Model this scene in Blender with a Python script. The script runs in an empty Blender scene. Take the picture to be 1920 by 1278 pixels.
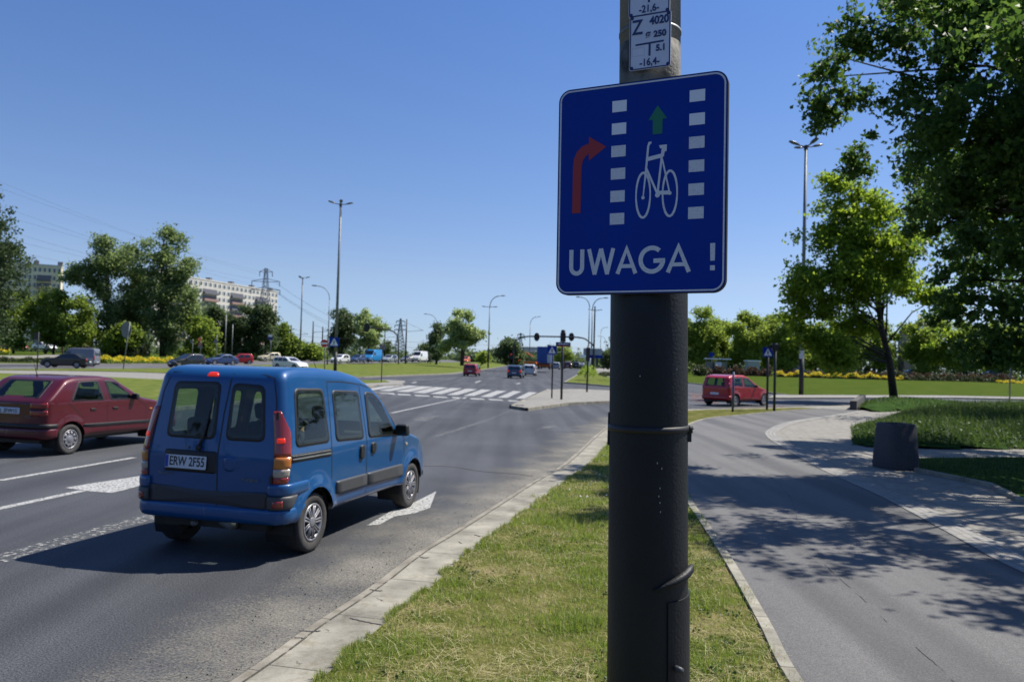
import bpy, bmesh, math, random
import numpy as np
from mathutils import Vector, Matrix
random.seed(7)
S = bpy.context.scene
# ------------------------------------------------------------------ camera, sky, sun
FPX, CH, CP, CR = 1493.0, 1.93, 37.5/1493.0, .029          # focal length in px of a 1920 px frame, height, pitch, roll
fwd = np.array([0, math.cos(CP), math.sin(CP)]); rgt = np.array([1., 0, 0]); upv = np.cross(rgt, fwd)
RR = rgt*math.cos(CR)+upv*math.sin(CR); UU = -rgt*math.sin(CR)+upv*math.cos(CR)
cam = bpy.data.cameras.new('camera'); co = bpy.data.objects.new('camera', cam); S.collection.objects.link(co)
co.matrix_world = Matrix(((RR[0], UU[0], -fwd[0], 0), (RR[1], UU[1], -fwd[1], 0), (RR[2], UU[2], -fwd[2], CH), (0, 0, 0, 1)))
cam.sensor_width = 36; cam.lens = 36*FPX/1920; cam.clip_end = 6000; cam.clip_start = .05
cam.dof.use_dof = True; cam.dof.focus_distance = 2.9; cam.dof.aperture_fstop = 5.0; cam.dof.aperture_blades = 0
S.camera = co
SUN_AZ, SUN_EL = math.radians(62.7), math.radians(55)
w = bpy.data.worlds.new('World'); S.world = w; w.use_nodes = True
wn = w.node_tree; bg = wn.nodes['Background']
sky = wn.nodes.new('ShaderNodeTexSky'); sky.sky_type = 'NISHITA'; sky.sun_disc = False
sky.sun_elevation = SUN_EL; sky.sun_rotation = SUN_AZ; sky.altitude = 200
sky.air_density = 1.0; sky.dust_density = .35; sky.ozone_density = 3.0
tcw = wn.nodes.new('ShaderNodeTexCoord'); spw = wn.nodes.new('ShaderNodeSeparateXYZ'); wn.links.new(tcw.outputs['Generated'], spw.inputs[0])
rw = wn.nodes.new('ShaderNodeValToRGB'); wn.links.new(spw.outputs[2], rw.inputs[0])     # clear-air colour of the sky by height above the horizon
for i_, (p_, c_) in enumerate([(0, (.80, 1.03, 1.62)), (.04, (.80, .93, 1.34)), (.1, (.94, .95, 1.17)), (.24, (.86, .97, 1.22)), (.42, (.74, .96, 1.34))]):
    e_ = rw.color_ramp.elements[i_] if i_ < 2 else rw.color_ramp.elements.new(p_)
    e_.position = p_; e_.color = (*[x/2 for x in c_], 1)
mw = wn.nodes.new('ShaderNodeVectorMath'); mw.operation = 'MULTIPLY'; wn.links.new(sky.outputs[0], mw.inputs[0]); wn.links.new(rw.outputs[0], mw.inputs[1])
m2w = wn.nodes.new('ShaderNodeVectorMath'); m2w.operation = 'SCALE'; m2w.inputs[3].default_value = 2; wn.links.new(mw.outputs[0], m2w.inputs[0])
wn.links.new(m2w.outputs[0], bg.inputs[0]); bg.inputs[1].default_value = .073
sl = bpy.data.lights.new('sun', 'SUN'); so = bpy.data.objects.new('sun', sl); S.collection.objects.link(so)
sl.energy = 5.0; sl.angle = math.radians(.53); sl.color = (1, .95, .86)
sd = Vector((math.sin(SUN_AZ)*math.cos(SUN_EL), math.cos(SUN_AZ)*math.cos(SUN_EL), math.sin(SUN_EL)))
so.rotation_euler = sd.to_track_quat('Z', 'Y').to_euler(); so.location = (20, 20, 60)
S.view_settings.view_transform = 'Standard'; S.view_settings.look = 'None'
S.view_settings.exposure = 0.5; S.view_settings.gamma = 1
S.cycles.max_bounces = 6; S.cycles.transparent_max_bounces = 12; S.cycles.use_denoising = True
S.cycles.caustics_reflective = False; S.cycles.caustics_refractive = False
# ------------------------------------------------------------------ pixel -> world helpers (photo is 1920 x 1278)
def ray(x, y): return fwd*FPX + RR*(x-960) - UU*(y-639)
def G(x, y, z=0.0):
    d = ray(x, y); t = (z-CH)/d[2]; return Vector((d[0]*t, d[1]*t, z))
def PD(x, y, D):
    d = ray(x, y); t = D/d[1]; return Vector((d[0]*t, D, CH+d[2]*t))
def hz(x): return 676.5+(x-960)*.029
# ------------------------------------------------------------------ materials
def nodes(name):
    m = bpy.data.materials.new(name); m.use_nodes = True
    return m, m.node_tree.nodes, m.node_tree.links, m.node_tree.nodes['Principled BSDF']
def mat(name, c, rough=.5, metal=0, spec=.5, var=0, vs=3, coat=0, bump=0, bs=40, c2=None, emit=0, double=None):
    m, n, l, b = nodes(name)
    b.inputs['Base Color'].default_value = (*c, 1); b.inputs['Roughness'].default_value = rough
    b.inputs['Metallic'].default_value = metal; b.inputs['Specular IOR Level'].default_value = spec
    b.inputs['Coat Weight'].default_value = coat; b.inputs['Coat Roughness'].default_value = .04
    if emit: b.inputs['Emission Color'].default_value = (*c, 1); b.inputs['Emission Strength'].default_value = emit
    tc = n.new('ShaderNodeTexCoord'); out = None
    if var or c2:
        nz = n.new('ShaderNodeTexNoise'); nz.inputs['Scale'].default_value = vs; nz.inputs['Detail'].default_value = 6
        l.new(tc.outputs['Object'], nz.inputs['Vector'])
        rp = n.new('ShaderNodeValToRGB'); l.new(nz.outputs['Fac'], rp.inputs[0])
        a = c2 if c2 else tuple(x*(1-var) for x in c); bb = c if c2 else tuple(min(1, x*(1+var)) for x in c)
        rp.color_ramp.elements[0].position = .35; rp.color_ramp.elements[1].position = .65
        rp.color_ramp.elements[0].color = (*a, 1); rp.color_ramp.elements[1].color = (*bb, 1)
        out = rp.outputs[0]; l.new(out, b.inputs['Base Color'])
    if double:
        g = n.new('ShaderNodeNewGeometry'); mx = n.new('ShaderNodeMix'); mx.data_type = 'RGBA'
        l.new(g.outputs['Backfacing'], mx.inputs[0]); mx.inputs[6].default_value = (*c, 1); mx.inputs[7].default_value = (*double, 1)
        if out: l.new(out, mx.inputs[6])
        l.new(mx.outputs[2], b.inputs['Base Color'])
    if bump:
        nb = n.new('ShaderNodeTexNoise'); nb.inputs['Scale'].default_value = bs; nb.inputs['Detail'].default_value = 4
        l.new(tc.outputs['Object'], nb.inputs['Vector'])
        bp = n.new('ShaderNodeBump'); bp.inputs['Strength'].default_value = bump; bp.inputs['Distance'].default_value = .01
        l.new(nb.outputs['Fac'], bp.inputs['Height']); l.new(bp.outputs[0], b.inputs['Normal'])
    return m
def paint(name, c, inside=(.02, .02, .022)): 
    m = mat(name, c, .40, .12, .35, coat=.65, double=inside)
    return m
def leafmat(name, c1, c2, trans=.45, c3=None):
    m, n, l, b = nodes(name)
    g = n.new('ShaderNodeNewGeometry'); rp = n.new('ShaderNodeValToRGB'); l.new(g.outputs['Random Per Island'], rp.inputs[0])
    rp.color_ramp.elements[0].color = (*c1, 1); rp.color_ramp.elements[1].color = (*c2, 1)
    if c3:
        e = rp.color_ramp.elements.new(.93); e.color = (*c2, 1); rp.color_ramp.elements[-1].color = (*c3, 1)
    l.new(rp.outputs[0], b.inputs['Base Color']); b.inputs['Roughness'].default_value = .55; b.inputs['Specular IOR Level'].default_value = .35
    t = n.new('ShaderNodeBsdfTranslucent'); mx = n.new('ShaderNodeMixShader'); mx.inputs[0].default_value = trans
    hs = n.new('ShaderNodeHueSaturation'); hs.inputs['Value'].default_value = 1.7; hs.inputs['Hue'].default_value = .485
    l.new(rp.outputs[0], hs.inputs['Color']); l.new(hs.outputs[0], t.inputs[0])
    l.new(b.outputs[0], mx.inputs[1]); l.new(t.outputs[0], mx.inputs[2])
    l.new(mx.outputs[0], n['Material Output'].inputs[0]); return m
def asphalt(name, base, speck=.5, patch=.2, warm=0, bigs=.25, sc=95, bump=.5):
    m, n, l, b = nodes(name); tc = n.new('ShaderNodeTexCoord')
    def nz(s, d=5, r=.6):
        t = n.new('ShaderNodeTexNoise'); t.inputs['Scale'].default_value = s; t.inputs['Detail'].default_value = d; t.inputs['Roughness'].default_value = r
        l.new(tc.outputs['Object'], t.inputs['Vector']); return t
    big = nz(bigs, 4); fine = nz(sc, 3, .7)
    r1 = n.new('ShaderNodeValToRGB'); l.new(big.outputs['Fac'], r1.inputs[0])
    r1.color_ramp.elements[0].position = .3; r1.color_ramp.elements[1].position = .7
    lo = tuple(x*(1-patch) for x in base); hi = (base[0]*(1+patch+warm), base[1]*(1+patch+warm*.6), base[2]*(1+patch))
    r1.color_ramp.elements[0].color = (*lo, 1); r1.color_ramp.elements[1].color = (*hi, 1)
    r2 = n.new('ShaderNodeValToRGB'); l.new(fine.outputs['Fac'], r2.inputs[0])
    r2.color_ramp.elements[0].position = .38; r2.color_ramp.elements[1].position = .66
    k = 1-speck; r2.color_ramp.elements[0].color = (k, k, k, 1); k = 1+speck*1.5; r2.color_ramp.elements[1].color = (k, k, k*.97, 1)
    mx = n.new('ShaderNodeMix'); mx.data_type = 'RGBA'; mx.blend_type = 'MULTIPLY'; mx.inputs[0].default_value = 1; mx.clamp_result = False
    l.new(r1.outputs[0], mx.inputs[6]); l.new(r2.outputs[0], mx.inputs[7]); 
    # long faint wear streaks
    mp = n.new('ShaderNodeMapping'); mp.inputs['Rotation'].default_value = (0, 0, math.radians(14)); mp.inputs['Scale'].default_value = (1.6, .05, 1)
    l.new(tc.outputs['Object'], mp.inputs[0]); st = n.new('ShaderNodeTexNoise'); st.inputs['Scale'].default_value = 1; st.inputs['Detail'].default_value = 3
    l.new(mp.outputs[0], st.inputs['Vector']); r3 = n.new('ShaderNodeValToRGB'); l.new(st.outputs['Fac'], r3.inputs[0])
    r3.color_ramp.elements[0].color = (.74, .74, .76, 1); r3.color_ramp.elements[1].color = (1.22, 1.21, 1.2, 1); r3.color_ramp.elements[0].position = .38; r3.color_ramp.elements[1].position = .62
    m2 = n.new('ShaderNodeMix'); m2.data_type = 'RGBA'; m2.blend_type = 'MULTIPLY'; m2.inputs[0].default_value = 1
    l.new(mx.outputs[2], m2.inputs[6]); l.new(r3.outputs[0], m2.inputs[7]); l.new(m2.outputs[2], b.inputs['Base Color'])
    b.inputs['Roughness'].default_value = .75; b.inputs['Specular IOR Level'].default_value = .35
    bp = n.new('ShaderNodeBump'); bp.inputs['Strength'].default_value = bump; bp.inputs['Distance'].default_value = .006
    l.new(fine.outputs['Fac'], bp.inputs['Height']); l.new(bp.outputs[0], b.inputs['Normal']); return m
def wornpaint(name, c, th=.5, sc=18, fade=False, soft=.06):
    """paint or grit lying on asphalt; where noise is low nothing lies there"""
    m, n, l, b = nodes(name); tc = n.new('ShaderNodeTexCoord')
    t = n.new('ShaderNodeTexNoise'); t.inputs['Scale'].default_value = sc; t.inputs['Detail'].default_value = 8; t.inputs['Roughness'].default_value = .7
    l.new(tc.outputs['Object'], t.inputs['Vector']); src = t.outputs['Fac']
    if fade:
        uv = n.new('ShaderNodeSeparateXYZ'); l.new(tc.outputs['UV'], uv.inputs[0])
        t2 = n.new('ShaderNodeTexNoise'); t2.inputs['Scale'].default_value = 1.1; t2.inputs['Detail'].default_value = 4
        l.new(tc.outputs['Object'], t2.inputs['Vector'])
        # profile: high in the middle of the ribbon, none at its two edges
        a = n.new('ShaderNodeMath'); a.operation = 'SINE'; pm = n.new('ShaderNodeMath'); pm.operation = 'MULTIPLY'; pm.inputs[1].default_value = .98
        l.new(uv.outputs[1], pm.inputs[0]); l.new(pm.outputs[0], a.inputs[0])
        b1 = n.new('ShaderNodeMath'); b1.operation = 'MULTIPLY_ADD'; b1.inputs[1].default_value = .42; l.new(a.outputs[0], b1.inputs[0]); 
        s = n.new('ShaderNodeMath'); s.operation = 'MULTIPLY_ADD'; s.inputs[1].default_value = .55; s.inputs[2].default_value = -.42
        l.new(t2.outputs['Fac'], s.inputs[0]); l.new(s.outputs[0], b1.inputs[2])
        ad = n.new('ShaderNodeMath'); ad.operation = 'ADD'; l.new(b1.outputs[0], ad.inputs[0]); l.new(src, ad.inputs[1]); src = ad.outputs[0]
    rp = n.new('ShaderNodeValToRGB'); rp.color_ramp.elements[0].position = th-soft; rp.color_ramp.elements[1].position = th+soft; l.new(src, rp.inputs[0])
    tr = n.new('ShaderNodeBsdfTransparent'); mx = n.new('ShaderNodeMixShader'); l.new(rp.outputs[0], mx.inputs[0])
    l.new(tr.outputs[0], mx.inputs[1]); l.new(b.outputs[0], mx.inputs[2]); l.new(mx.outputs[0], n['Material Output'].inputs[0])
    b.inputs['Base Color'].default_value = (*c, 1); b.inputs['Roughness'].default_value = .8; return m
def slabmat(name, c, length, dark=.35, var=.15, jw=.012, off=0, cross=0):
    """concrete cast in lengths: joints across the ribbon every `length` metres (UV x = metres along)"""
    m, n, l, b = nodes(name); tc = n.new('ShaderNodeTexCoord'); sp = n.new('ShaderNodeSeparateXYZ'); l.new(tc.outputs['UV'], sp.inputs[0])
    def joint(sock, ln, wd):
        a = n.new('ShaderNodeMath'); a.operation = 'DIVIDE'; a.inputs[1].default_value = ln; l.new(sock, a.inputs[0])
        f = n.new('ShaderNodeMath'); f.operation = 'FRACT'; l.new(a.outputs[0], f.inputs[0])
        c_ = n.new('ShaderNodeMath'); c_.operation = 'LESS_THAN'; c_.inputs[1].default_value = wd/ln; l.new(f.outputs[0], c_.inputs[0]); return c_.outputs[0]
    j = joint(sp.outputs[0], length, jw)
    if cross:
        j2 = joint(sp.outputs[1], cross, jw); mm = n.new('ShaderNodeMath'); mm.operation = 'MAXIMUM'; l.new(j, mm.inputs[0]); l.new(j2, mm.inputs[1]); j = mm.outputs[0]
    nz = n.new('ShaderNodeTexNoise'); nz.inputs['Scale'].default_value = 2.5; nz.inputs['Detail'].default_value = 8; l.new(tc.outputs['Object'], nz.inputs['Vector'])
    r = n.new('ShaderNodeValToRGB'); l.new(nz.outputs['Fac'], r.inputs[0]); r.color_ramp.elements[0].position = .3; r.color_ramp.elements[1].position = .7
    r.color_ramp.elements[0].color = (*[x*(1-var) for x in c], 1); r.color_ramp.elements[1].color = (*[x*(1+var) for x in c], 1)
    n2 = n.new('ShaderNodeTexNoise'); n2.inputs['Scale'].default_value = 90; n2.inputs['Detail'].default_value = 3; l.new(tc.outputs['Object'], n2.inputs['Vector'])
    r2 = n.new('ShaderNodeValToRGB'); l.new(n2.outputs['Fac'], r2.inputs[0]); r2.color_ramp.elements[0].color = (.75, .75, .75, 1); r2.color_ramp.elements[1].color = (1.2, 1.2, 1.2, 1)
    n3 = n.new('ShaderNodeTexNoise'); n3.inputs['Scale'].default_value = 9; n3.inputs['Detail'].default_value = 9; n3.inputs['Roughness'].default_value = .75; l.new(tc.outputs['Object'], n3.inputs['Vector'])
    r3 = n.new('ShaderNodeValToRGB'); l.new(n3.outputs['Fac'], r3.inputs[0]); r3.color_ramp.elements[0].position = .36; r3.color_ramp.elements[1].position = .52; r3.color_ramp.elements[0].color = (.62, .58, .5, 1); r3.color_ramp.elements[1].color = (1, 1, 1, 1)
    m3 = n.new('ShaderNodeMix'); m3.data_type = 'RGBA'; m3.blend_type = 'MULTIPLY'; m3.inputs[0].default_value = .8; l.new(r.outputs[0], m3.inputs[6]); l.new(r3.outputs[0], m3.inputs[7])
    mu = n.new('ShaderNodeMix'); mu.data_type = 'RGBA'; mu.blend_type = 'MULTIPLY'; mu.inputs[0].default_value = 1; l.new(m3.outputs[2], mu.inputs[6]); l.new(r2.outputs[0], mu.inputs[7])
    mx = n.new('ShaderNodeMix'); mx.data_type = 'RGBA'; l.new(j, mx.inputs[0]); l.new(mu.outputs[2], mx.inputs[6])
    mx.inputs[7].default_value = (*[x*dark for x in c], 1); l.new(mx.outputs[2], b.inputs['Base Color']); b.inputs['Roughness'].default_value = .85
    bp = n.new('ShaderNodeBump'); bp.inputs['Strength'].default_value = .3; bp.inputs['Distance'].default_value = .005; l.new(n2.outputs['Fac'], bp.inputs['Height']); l.new(bp.outputs[0], b.inputs['Normal'])
    return m
def glassmat(name, tint=(.45, .55, .5), refl=.12, mixf=None):
    m, n, l, b = nodes(name); n.remove(b)
    tr = n.new('ShaderNodeBsdfTransparent'); tr.inputs[0].default_value = (*tint, 1)
    gl = n.new('ShaderNodeBsdfGlossy'); gl.inputs['Roughness'].default_value = .03; gl.inputs[0].default_value = (.9, .95, 1, 1)
    fr = n.new('ShaderNodeLayerWeight'); pw = n.new('ShaderNodeMath'); pw.operation = 'POWER'; pw.inputs[1].default_value = 4; l.new(fr.outputs['Facing'], pw.inputs[0])
    ad = n.new('ShaderNodeMath'); ad.operation = 'MULTIPLY_ADD'; ad.inputs[1].default_value = .6; ad.inputs[2].default_value = refl; l.new(pw.outputs[0], ad.inputs[0])
    mx = n.new('ShaderNodeMixShader'); l.new(ad.outputs[0], mx.inputs[0]); l.new(tr.outputs[0], mx.inputs[1]); l.new(gl.outputs[0], mx.inputs[2])
    l.new(mx.outputs[0], n['Material Output'].inputs[0]); return m
M = {}
M['asphalt'] = asphalt('road_asphalt', (.050, .053, .060), .6, .24, .02, sc=75, bump=.7)
M['path'] = asphalt('path_asphalt', (.103, .102, .102), .36, .1, .03, .4, 120, .35)
M['paver'] = slabmat('footway_paving', (.235, .222, .195), .35, .55, .16, .012, cross=.35)
M['cobble'] = slabmat('cobble_strip', (.28, .27, .25), .1, .45, .2, .014, cross=.1)
M['kerb'] = slabmat('kerb_concrete', (.265, .248, .20), 1.0, .25, .36, .012)
M['gutter'] = slabmat('gutter_concrete', (.235, .215, .175), 1.0, .25, .35, .012)
M['island'] = slabmat('island_paving', (.25, .238, .21), .5, .6, .15, .02, cross=.5)
M['white'] = wornpaint('road_marking_white', (.40, .40, .385), .445, 26)
M['worn'] = wornpaint('road_marking_worn', (.36, .36, .34), .57, 16)
M['veryworn'] = wornpaint('road_marking_very_worn', (.36, .36, .34), .60, 12)
M['sand'] = wornpaint('sandy_grit', (.27, .25, .205), .745, 60, True, .2)
M['red_lane'] = wornpaint('red_lane_surface', (.2, .115, .105), .52, 6)
def grassm(name, a, b_, c_, s=1.2, bump=.8):
    m, n, l, b = nodes(name); tc = n.new('ShaderNodeTexCoord')
    t = n.new('ShaderNodeTexNoise'); t.inputs['Scale'].default_value = s; t.inputs['Detail'].default_value = 10; t.inputs['Roughness'].default_value = .72; l.new(tc.outputs['Object'], t.inputs['Vector'])
    r = n.new('ShaderNodeValToRGB'); l.new(t.outputs['Fac'], r.inputs[0]); e = r.color_ramp.elements
    e[0].position = .34; e[0].color = (*a, 1); e[1].position = .66; e[1].color = (*c_, 1); k = e.new(.5); k.color = (*b_, 1)
    l.new(r.outputs[0], b.inputs['Base Color']); b.inputs['Roughness'].default_value = 1; b.inputs['Specular IOR Level'].default_value = .02
    t2 = n.new('ShaderNodeTexNoise'); t2.inputs['Scale'].default_value = 22; t2.inputs['Detail'].default_value = 5; l.new(tc.outputs['Object'], t2.inputs['Vector'])
    bp = n.new('ShaderNodeBump'); bp.inputs['Strength'].default_value = bump; bp.inputs['Distance'].default_value = .05; l.new(t2.outputs['Fac'], bp.inputs['Height']); l.new(bp.outputs[0], b.inputs['Normal'])
    return m
M['lawn'] = grassm('lawn_grass', (.075, .108, .022), (.115, .145, .032), (.19, .195, .07))
M['lawn_far'] = grassm('far_lawn_grass', (.042, .070, .008), (.058, .088, .011), (.085, .105, .018), .5)
M['verge'] = grassm('verge_soil', (.05, .07, .012), (.11, .115, .03), (.22, .185, .09), 2.2)
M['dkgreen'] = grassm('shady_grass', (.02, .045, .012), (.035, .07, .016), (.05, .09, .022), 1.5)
M['blade'] = leafmat('grass_blade', (.08, .15, .016), (.24, .32, .045), .4)
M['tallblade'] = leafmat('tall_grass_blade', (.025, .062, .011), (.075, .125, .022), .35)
M['straw'] = leafmat('dry_straw', (.30, .25, .11), (.60, .54, .30), .25)
M['bark'] = mat('bark', (.055, .042, .032), .9, var=.4, vs=6, bump=.8, bs=25)
M['bark_dark'] = mat('dark_bark', (.03, .025, .02), .9, var=.4, vs=6, bump=.8, bs=25)
M['maple'] = leafmat('maple_leaf', (.09, .16, .012), (.22, .32, .03), .62)
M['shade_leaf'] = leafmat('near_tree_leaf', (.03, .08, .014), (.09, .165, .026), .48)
M['poplar'] = leafmat('poplar_leaf', (.09, .14, .045), (.20, .275, .095), .5, (.34, .38, .26))
M['lime'] = leafmat('lime_leaf', (.10, .16, .02), (.21, .29, .045), .5)
M['birchy'] = leafmat('pale_leaf', (.18, .25, .08), (.36, .44, .19), .5)
M['poplar_dk'] = leafmat('dark_poplar_leaf', (.03, .055, .02), (.07, .11, .04), .4)
M['dull'] = leafmat('dull_leaf', (.055, .095, .034), (.11, .155, .06), .45)
M['park'] = leafmat('park_leaf', (.12, .19, .025), (.26, .35, .06), .55)
M['hedge'] = leafmat('hedge_leaf', (.03, .05, .015), (.07, .085, .03), .2)
M['redhedge'] = leafmat('barberry_leaf', (.055, .04, .02), (.10, .06, .03), .2)
M['yellow'] = leafmat('yellow_flower', (.50, .44, .02), (.75, .66, .05), .3)
M['black'] = mat('black_plastic', (.014, .014, .015), .55)
M['dkgrey'] = mat('dark_grey_plastic', (.05, .052, .057), .5, bump=.15, bs=200)
M['rubber'] = mat('tyre_rubber', (.045, .042, .04), .85, var=.2, vs=20)
M['rim'] = mat('wheel_rim_silver', (.24, .24, .26), .42, .4)
M['chrome'] = mat('chrome', (.7, .7, .7), .15, 1)
M['interior'] = mat('car_interior', (.03, .03, .033), .8)
M['seat'] = mat('seat_fabric', (.04, .042, .05), .9, var=.3, vs=30)
M['glass'] = glassmat('car_glass', (.50, .60, .55), .035)
M['glass_dark'] = mat('dark_car_glass', (.012, .016, .018), .06, 0, .8)
M['redlens'] = mat('red_lens', (.26, .022, .018), .15, 0, .6, coat=.6)
M['redlit'] = mat('lit_brake_lens', (.7, .03, .01), .2, emit=.3)
M['orangelens'] = mat('orange_lens', (.50, .17, .03), .2, coat=.6)
M['clearlens'] = mat('clear_lens', (.38, .33, .27), .15, 0, .6, coat=.6)
M['headlamp'] = mat('headlamp', (.6, .62, .65), .12, .3, .8)
M['plate'] = mat('plate_white', (.62, .64, .68), .4)
M['platetext'] = mat('plate_black', (.02, .02, .02), .5)
M['eu'] = mat('plate_blue', (.01, .05, .35), .4)
M['sleeve'] = mat('black_pole_paint', (.009, .010, .011), .55, 0, .35, c2=(.014, .0155, .017), vs=3, bump=.22, bs=90)
M['concrete_pole'] = mat('concrete_pole', (.27, .27, .25), .85, c2=(.19, .19, .175), vs=9, bump=.7, bs=90)
M['grime'] = mat('grimy_pole', (.26, .25, .215), .9, c2=(.022, .019, .014), vs=11, bump=.5, bs=80)
M['signblue'] = mat('sign_blue', (.0006, .032, .29), .35, 0, .15, var=.04, vs=5)
M['signwhite'] = mat('sign_white_reflective', (.80, .82, .86), .4, bump=.1, bs=300)
def hexwhite():
    m, n, l, b = nodes('sign_white_honeycomb'); tc = n.new('ShaderNodeTexCoord'); v = n.new('ShaderNodeTexVoronoi'); v.feature = 'DISTANCE_TO_EDGE'
    v.inputs['Scale'].default_value = 260; v.inputs['Randomness'].default_value = .15; l.new(tc.outputs['Object'], v.inputs['Vector'])
    r = n.new('ShaderNodeValToRGB'); l.new(v.outputs[0], r.inputs[0]); r.color_ramp.elements[0].position = .06; r.color_ramp.elements[1].position = .14
    r.color_ramp.elements[0].color = (.45, .47, .52, 1); r.color_ramp.elements[1].color = (.78, .80, .84, 1); l.new(r.outputs[0], b.inputs['Base Color'])
    b.inputs['Roughness'].default_value = .4; return m
M['signhex'] = hexwhite()
M['signred'] = mat('sign_red', (.33, .010, .012), .35)
M['signgreen'] = mat('sign_green', (.0, .16, .08), .35)
M['alu'] = mat('aluminium', (.35, .35, .36), .4, .7)
M['tag'] = mat('plaque_white', (.62, .65, .74), .4, var=.04, vs=12)
M['tagblue'] = mat('plaque_blue', (.012, .03, .13), .4)
M['galv'] = mat('galvanised_steel', (.17, .18, .18), .55, .35, var=.12, vs=4)
M['lampgrey'] = mat('lamp_head_grey', (.09, .095, .10), .4, .3)
M['pole_dark'] = mat('dark_pole_paint', (.018, .020, .022), .6)
M['pylon'] = mat('hazy_pylon_steel', (.10, .13, .17), .6, .2)  # bluish because distance haze is put into the steel colour
M['bin'] = mat('dark_aggregate_concrete', (.075, .072, .08), .9, c2=(.045, .043, .05), vs=60, bump=.8, bs=150)
M['red'] = mat('signal_red', (.45, .02, .015), .4)
M['cream'] = mat('cream_render', (.74, .64, .45), .9, var=.06, vs=.3)
M['greyrender'] = mat('grey_render', (.58, .545, .49), .9, var=.06, vs=.3)
M['win'] = mat('window_glass', (.06, .075, .09), .15, 0, .7)
M['winwhite'] = mat('window_frame_white', (.55, .56, .55), .6)
M['rust'] = mat('terracotta_parapet', (.30, .19, .165), .8)
M['balc'] = mat('balcony_shade_grey', (.13, .13, .15), .8)
M['orange'] = mat('orange_paint', (.75, .17, .02), .4, coat=.5)
M['skin'] = mat('skin', (.42, .24, .17), .6)
M['cloth_dark'] = mat('dark_cloth', (.02, .02, .026), .9)
M['cloth_light'] = mat('light_cloth', (.25, .3, .3), .9)
M['hair'] = mat('dark_hair', (.015, .011, .009), .8)
PC = dict(van=(.005, .070, .215), maroon=(.085, .005, .012), red=(.36, .006, .018), redc=(.30, .015, .03), blue=(.035, .06, .11),
    silver=(.45, .46, .47), grey=(.16, .17, .20), black=(.018, .02, .026), white=(.7, .7, .7), cyan=(.02, .22, .5), beige=(.62, .56, .38), orange=(.65, .16, .04), dkred=(.09, .02, .03), ltgrey=(.33, .36, .40), navy=(.03, .06, .16))
for k, v in PC.items(): M['p_'+k] = paint('paint_'+k, v)
# ------------------------------------------------------------------ mesh helpers
class MB:
    def __init__(s): s.v = []; s.f = []; s.m = []; s.uv = {}
    def add(s, V, F, mi=0):
        o = len(s.v); s.v += [tuple(x) for x in V]; s.f += [tuple(i+o for i in f) for f in F]; s.m += [mi]*len(F)
    def box(s, c, d, mi=0, R=None, taper=1):
        V = []
        for z in (-1, 1):
            k = taper if z > 0 else 1
            for x, y in ((-1, -1), (1, -1), (1, 1), (-1, 1)):
                p = Vector((x*d[0]/2*k, y*d[1]/2*k, z*d[2]/2))
                if R is not None: p = R @ p
                V.append(p+Vector(c))
        s.add(V, [(3, 2, 1, 0), (4, 5, 6, 7), (0, 1, 5, 4), (1, 2, 6, 5), (2, 3, 7, 6), (3, 0, 4, 7)], mi)
    def tube(s, P, R, n=8, mi=0, cap=True):
        P = [Vector(p) for p in P]; R = R if hasattr(R, '__len__') else [R]*len(P); V = []; F = []; prev = None
        for i, p in enumerate(P):
            t = (P[min(i+1, len(P)-1)]-P[max(i-1, 0)]).normalized()
            if prev is None:
                a = Vector((1, 0, 0)) if abs(t.z) > .9 else Vector((0, 0, 1)); u = t.cross(a).normalized()
            else: u = (prev-t*prev.dot(t)).normalized()
            prev = u; v = t.cross(u)
            for k in range(n):
                an = 2*math.pi*k/n; V.append(p+u*math.cos(an)*R[i]+v*math.sin(an)*R[i])
        for i in range(len(P)-1):
            for k in range(n):
                a, b = i*n+k, i*n+(k+1) % n; F.append((a, b, b+n, a+n))
        if cap: F.append(tuple(range(n))[::-1]); F.append(tuple(range(len(V)-n, len(V))))
        s.add(V, F, mi)
    def lathe(s, prof, n=24, axis='z', c=(0, 0, 0), mi=0):
        V = []; F = []
        for r, h in prof:
            for k in range(n):
                a = 2*math.pi*k/n; x, y = r*math.cos(a), r*math.sin(a)
                p = (x, y, h) if axis == 'z' else (x, h, y)
                V.append((p[0]+c[0], p[1]+c[1], p[2]+c[2]))
        for i in range(len(prof)-1):
            for k in range(n):
                a, b = i*n+k, i*n+(k+1) % n; F.append((a, b, b+n, a+n))
        s.add(V, F, mi)
    def prism(s, pts, n0, n1, mi=0):
        """closed prism: pts list of 3-vectors, displaced by n0 and n1"""
        k = len(pts); n0 = Vector(n0); n1 = Vector(n1)
        V = [Vector(p)+n0 for p in pts]+[Vector(p)+n1 for p in pts]
        F = [tuple(range(k))[::-1], tuple(range(k, 2*k))]+[(i, (i+1) % k, (i+1) % k+k, i+k) for i in range(k)]
        s.add(V, F, mi)
    def build(s, name, mats, parent=None, smooth=False, loc=None):
        me = bpy.data.meshes.new(name); me.from_pydata(s.v, [], s.f)
        for m in (mats if isinstance(mats, (list, tuple)) else [mats]): me.materials.append(m)
        if any(s.m): me.polygons.foreach_set('material_index', s.m)
        if smooth: me.polygons.foreach_set('use_smooth', [True]*len(me.polygons))
        me.update(); o = bpy.data.objects.new(name, me); S.collection.objects.link(o)
        if parent is not None: o.parent = parent
        if loc is not None: o.location = loc
        return o
def fixn(o, ang=None):
    bm = bmesh.new(); bm.from_mesh(o.data); bmesh.ops.recalc_face_normals(bm, faces=bm.faces); bm.to_mesh(o.data); bm.free(); return o
def tag(o, label=None, cat=None, group=None, kind=None):
    if label: o['label'] = label
    if cat: o['category'] = cat
    if group: o['group'] = group
    if kind: o['kind'] = kind
    return o
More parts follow.
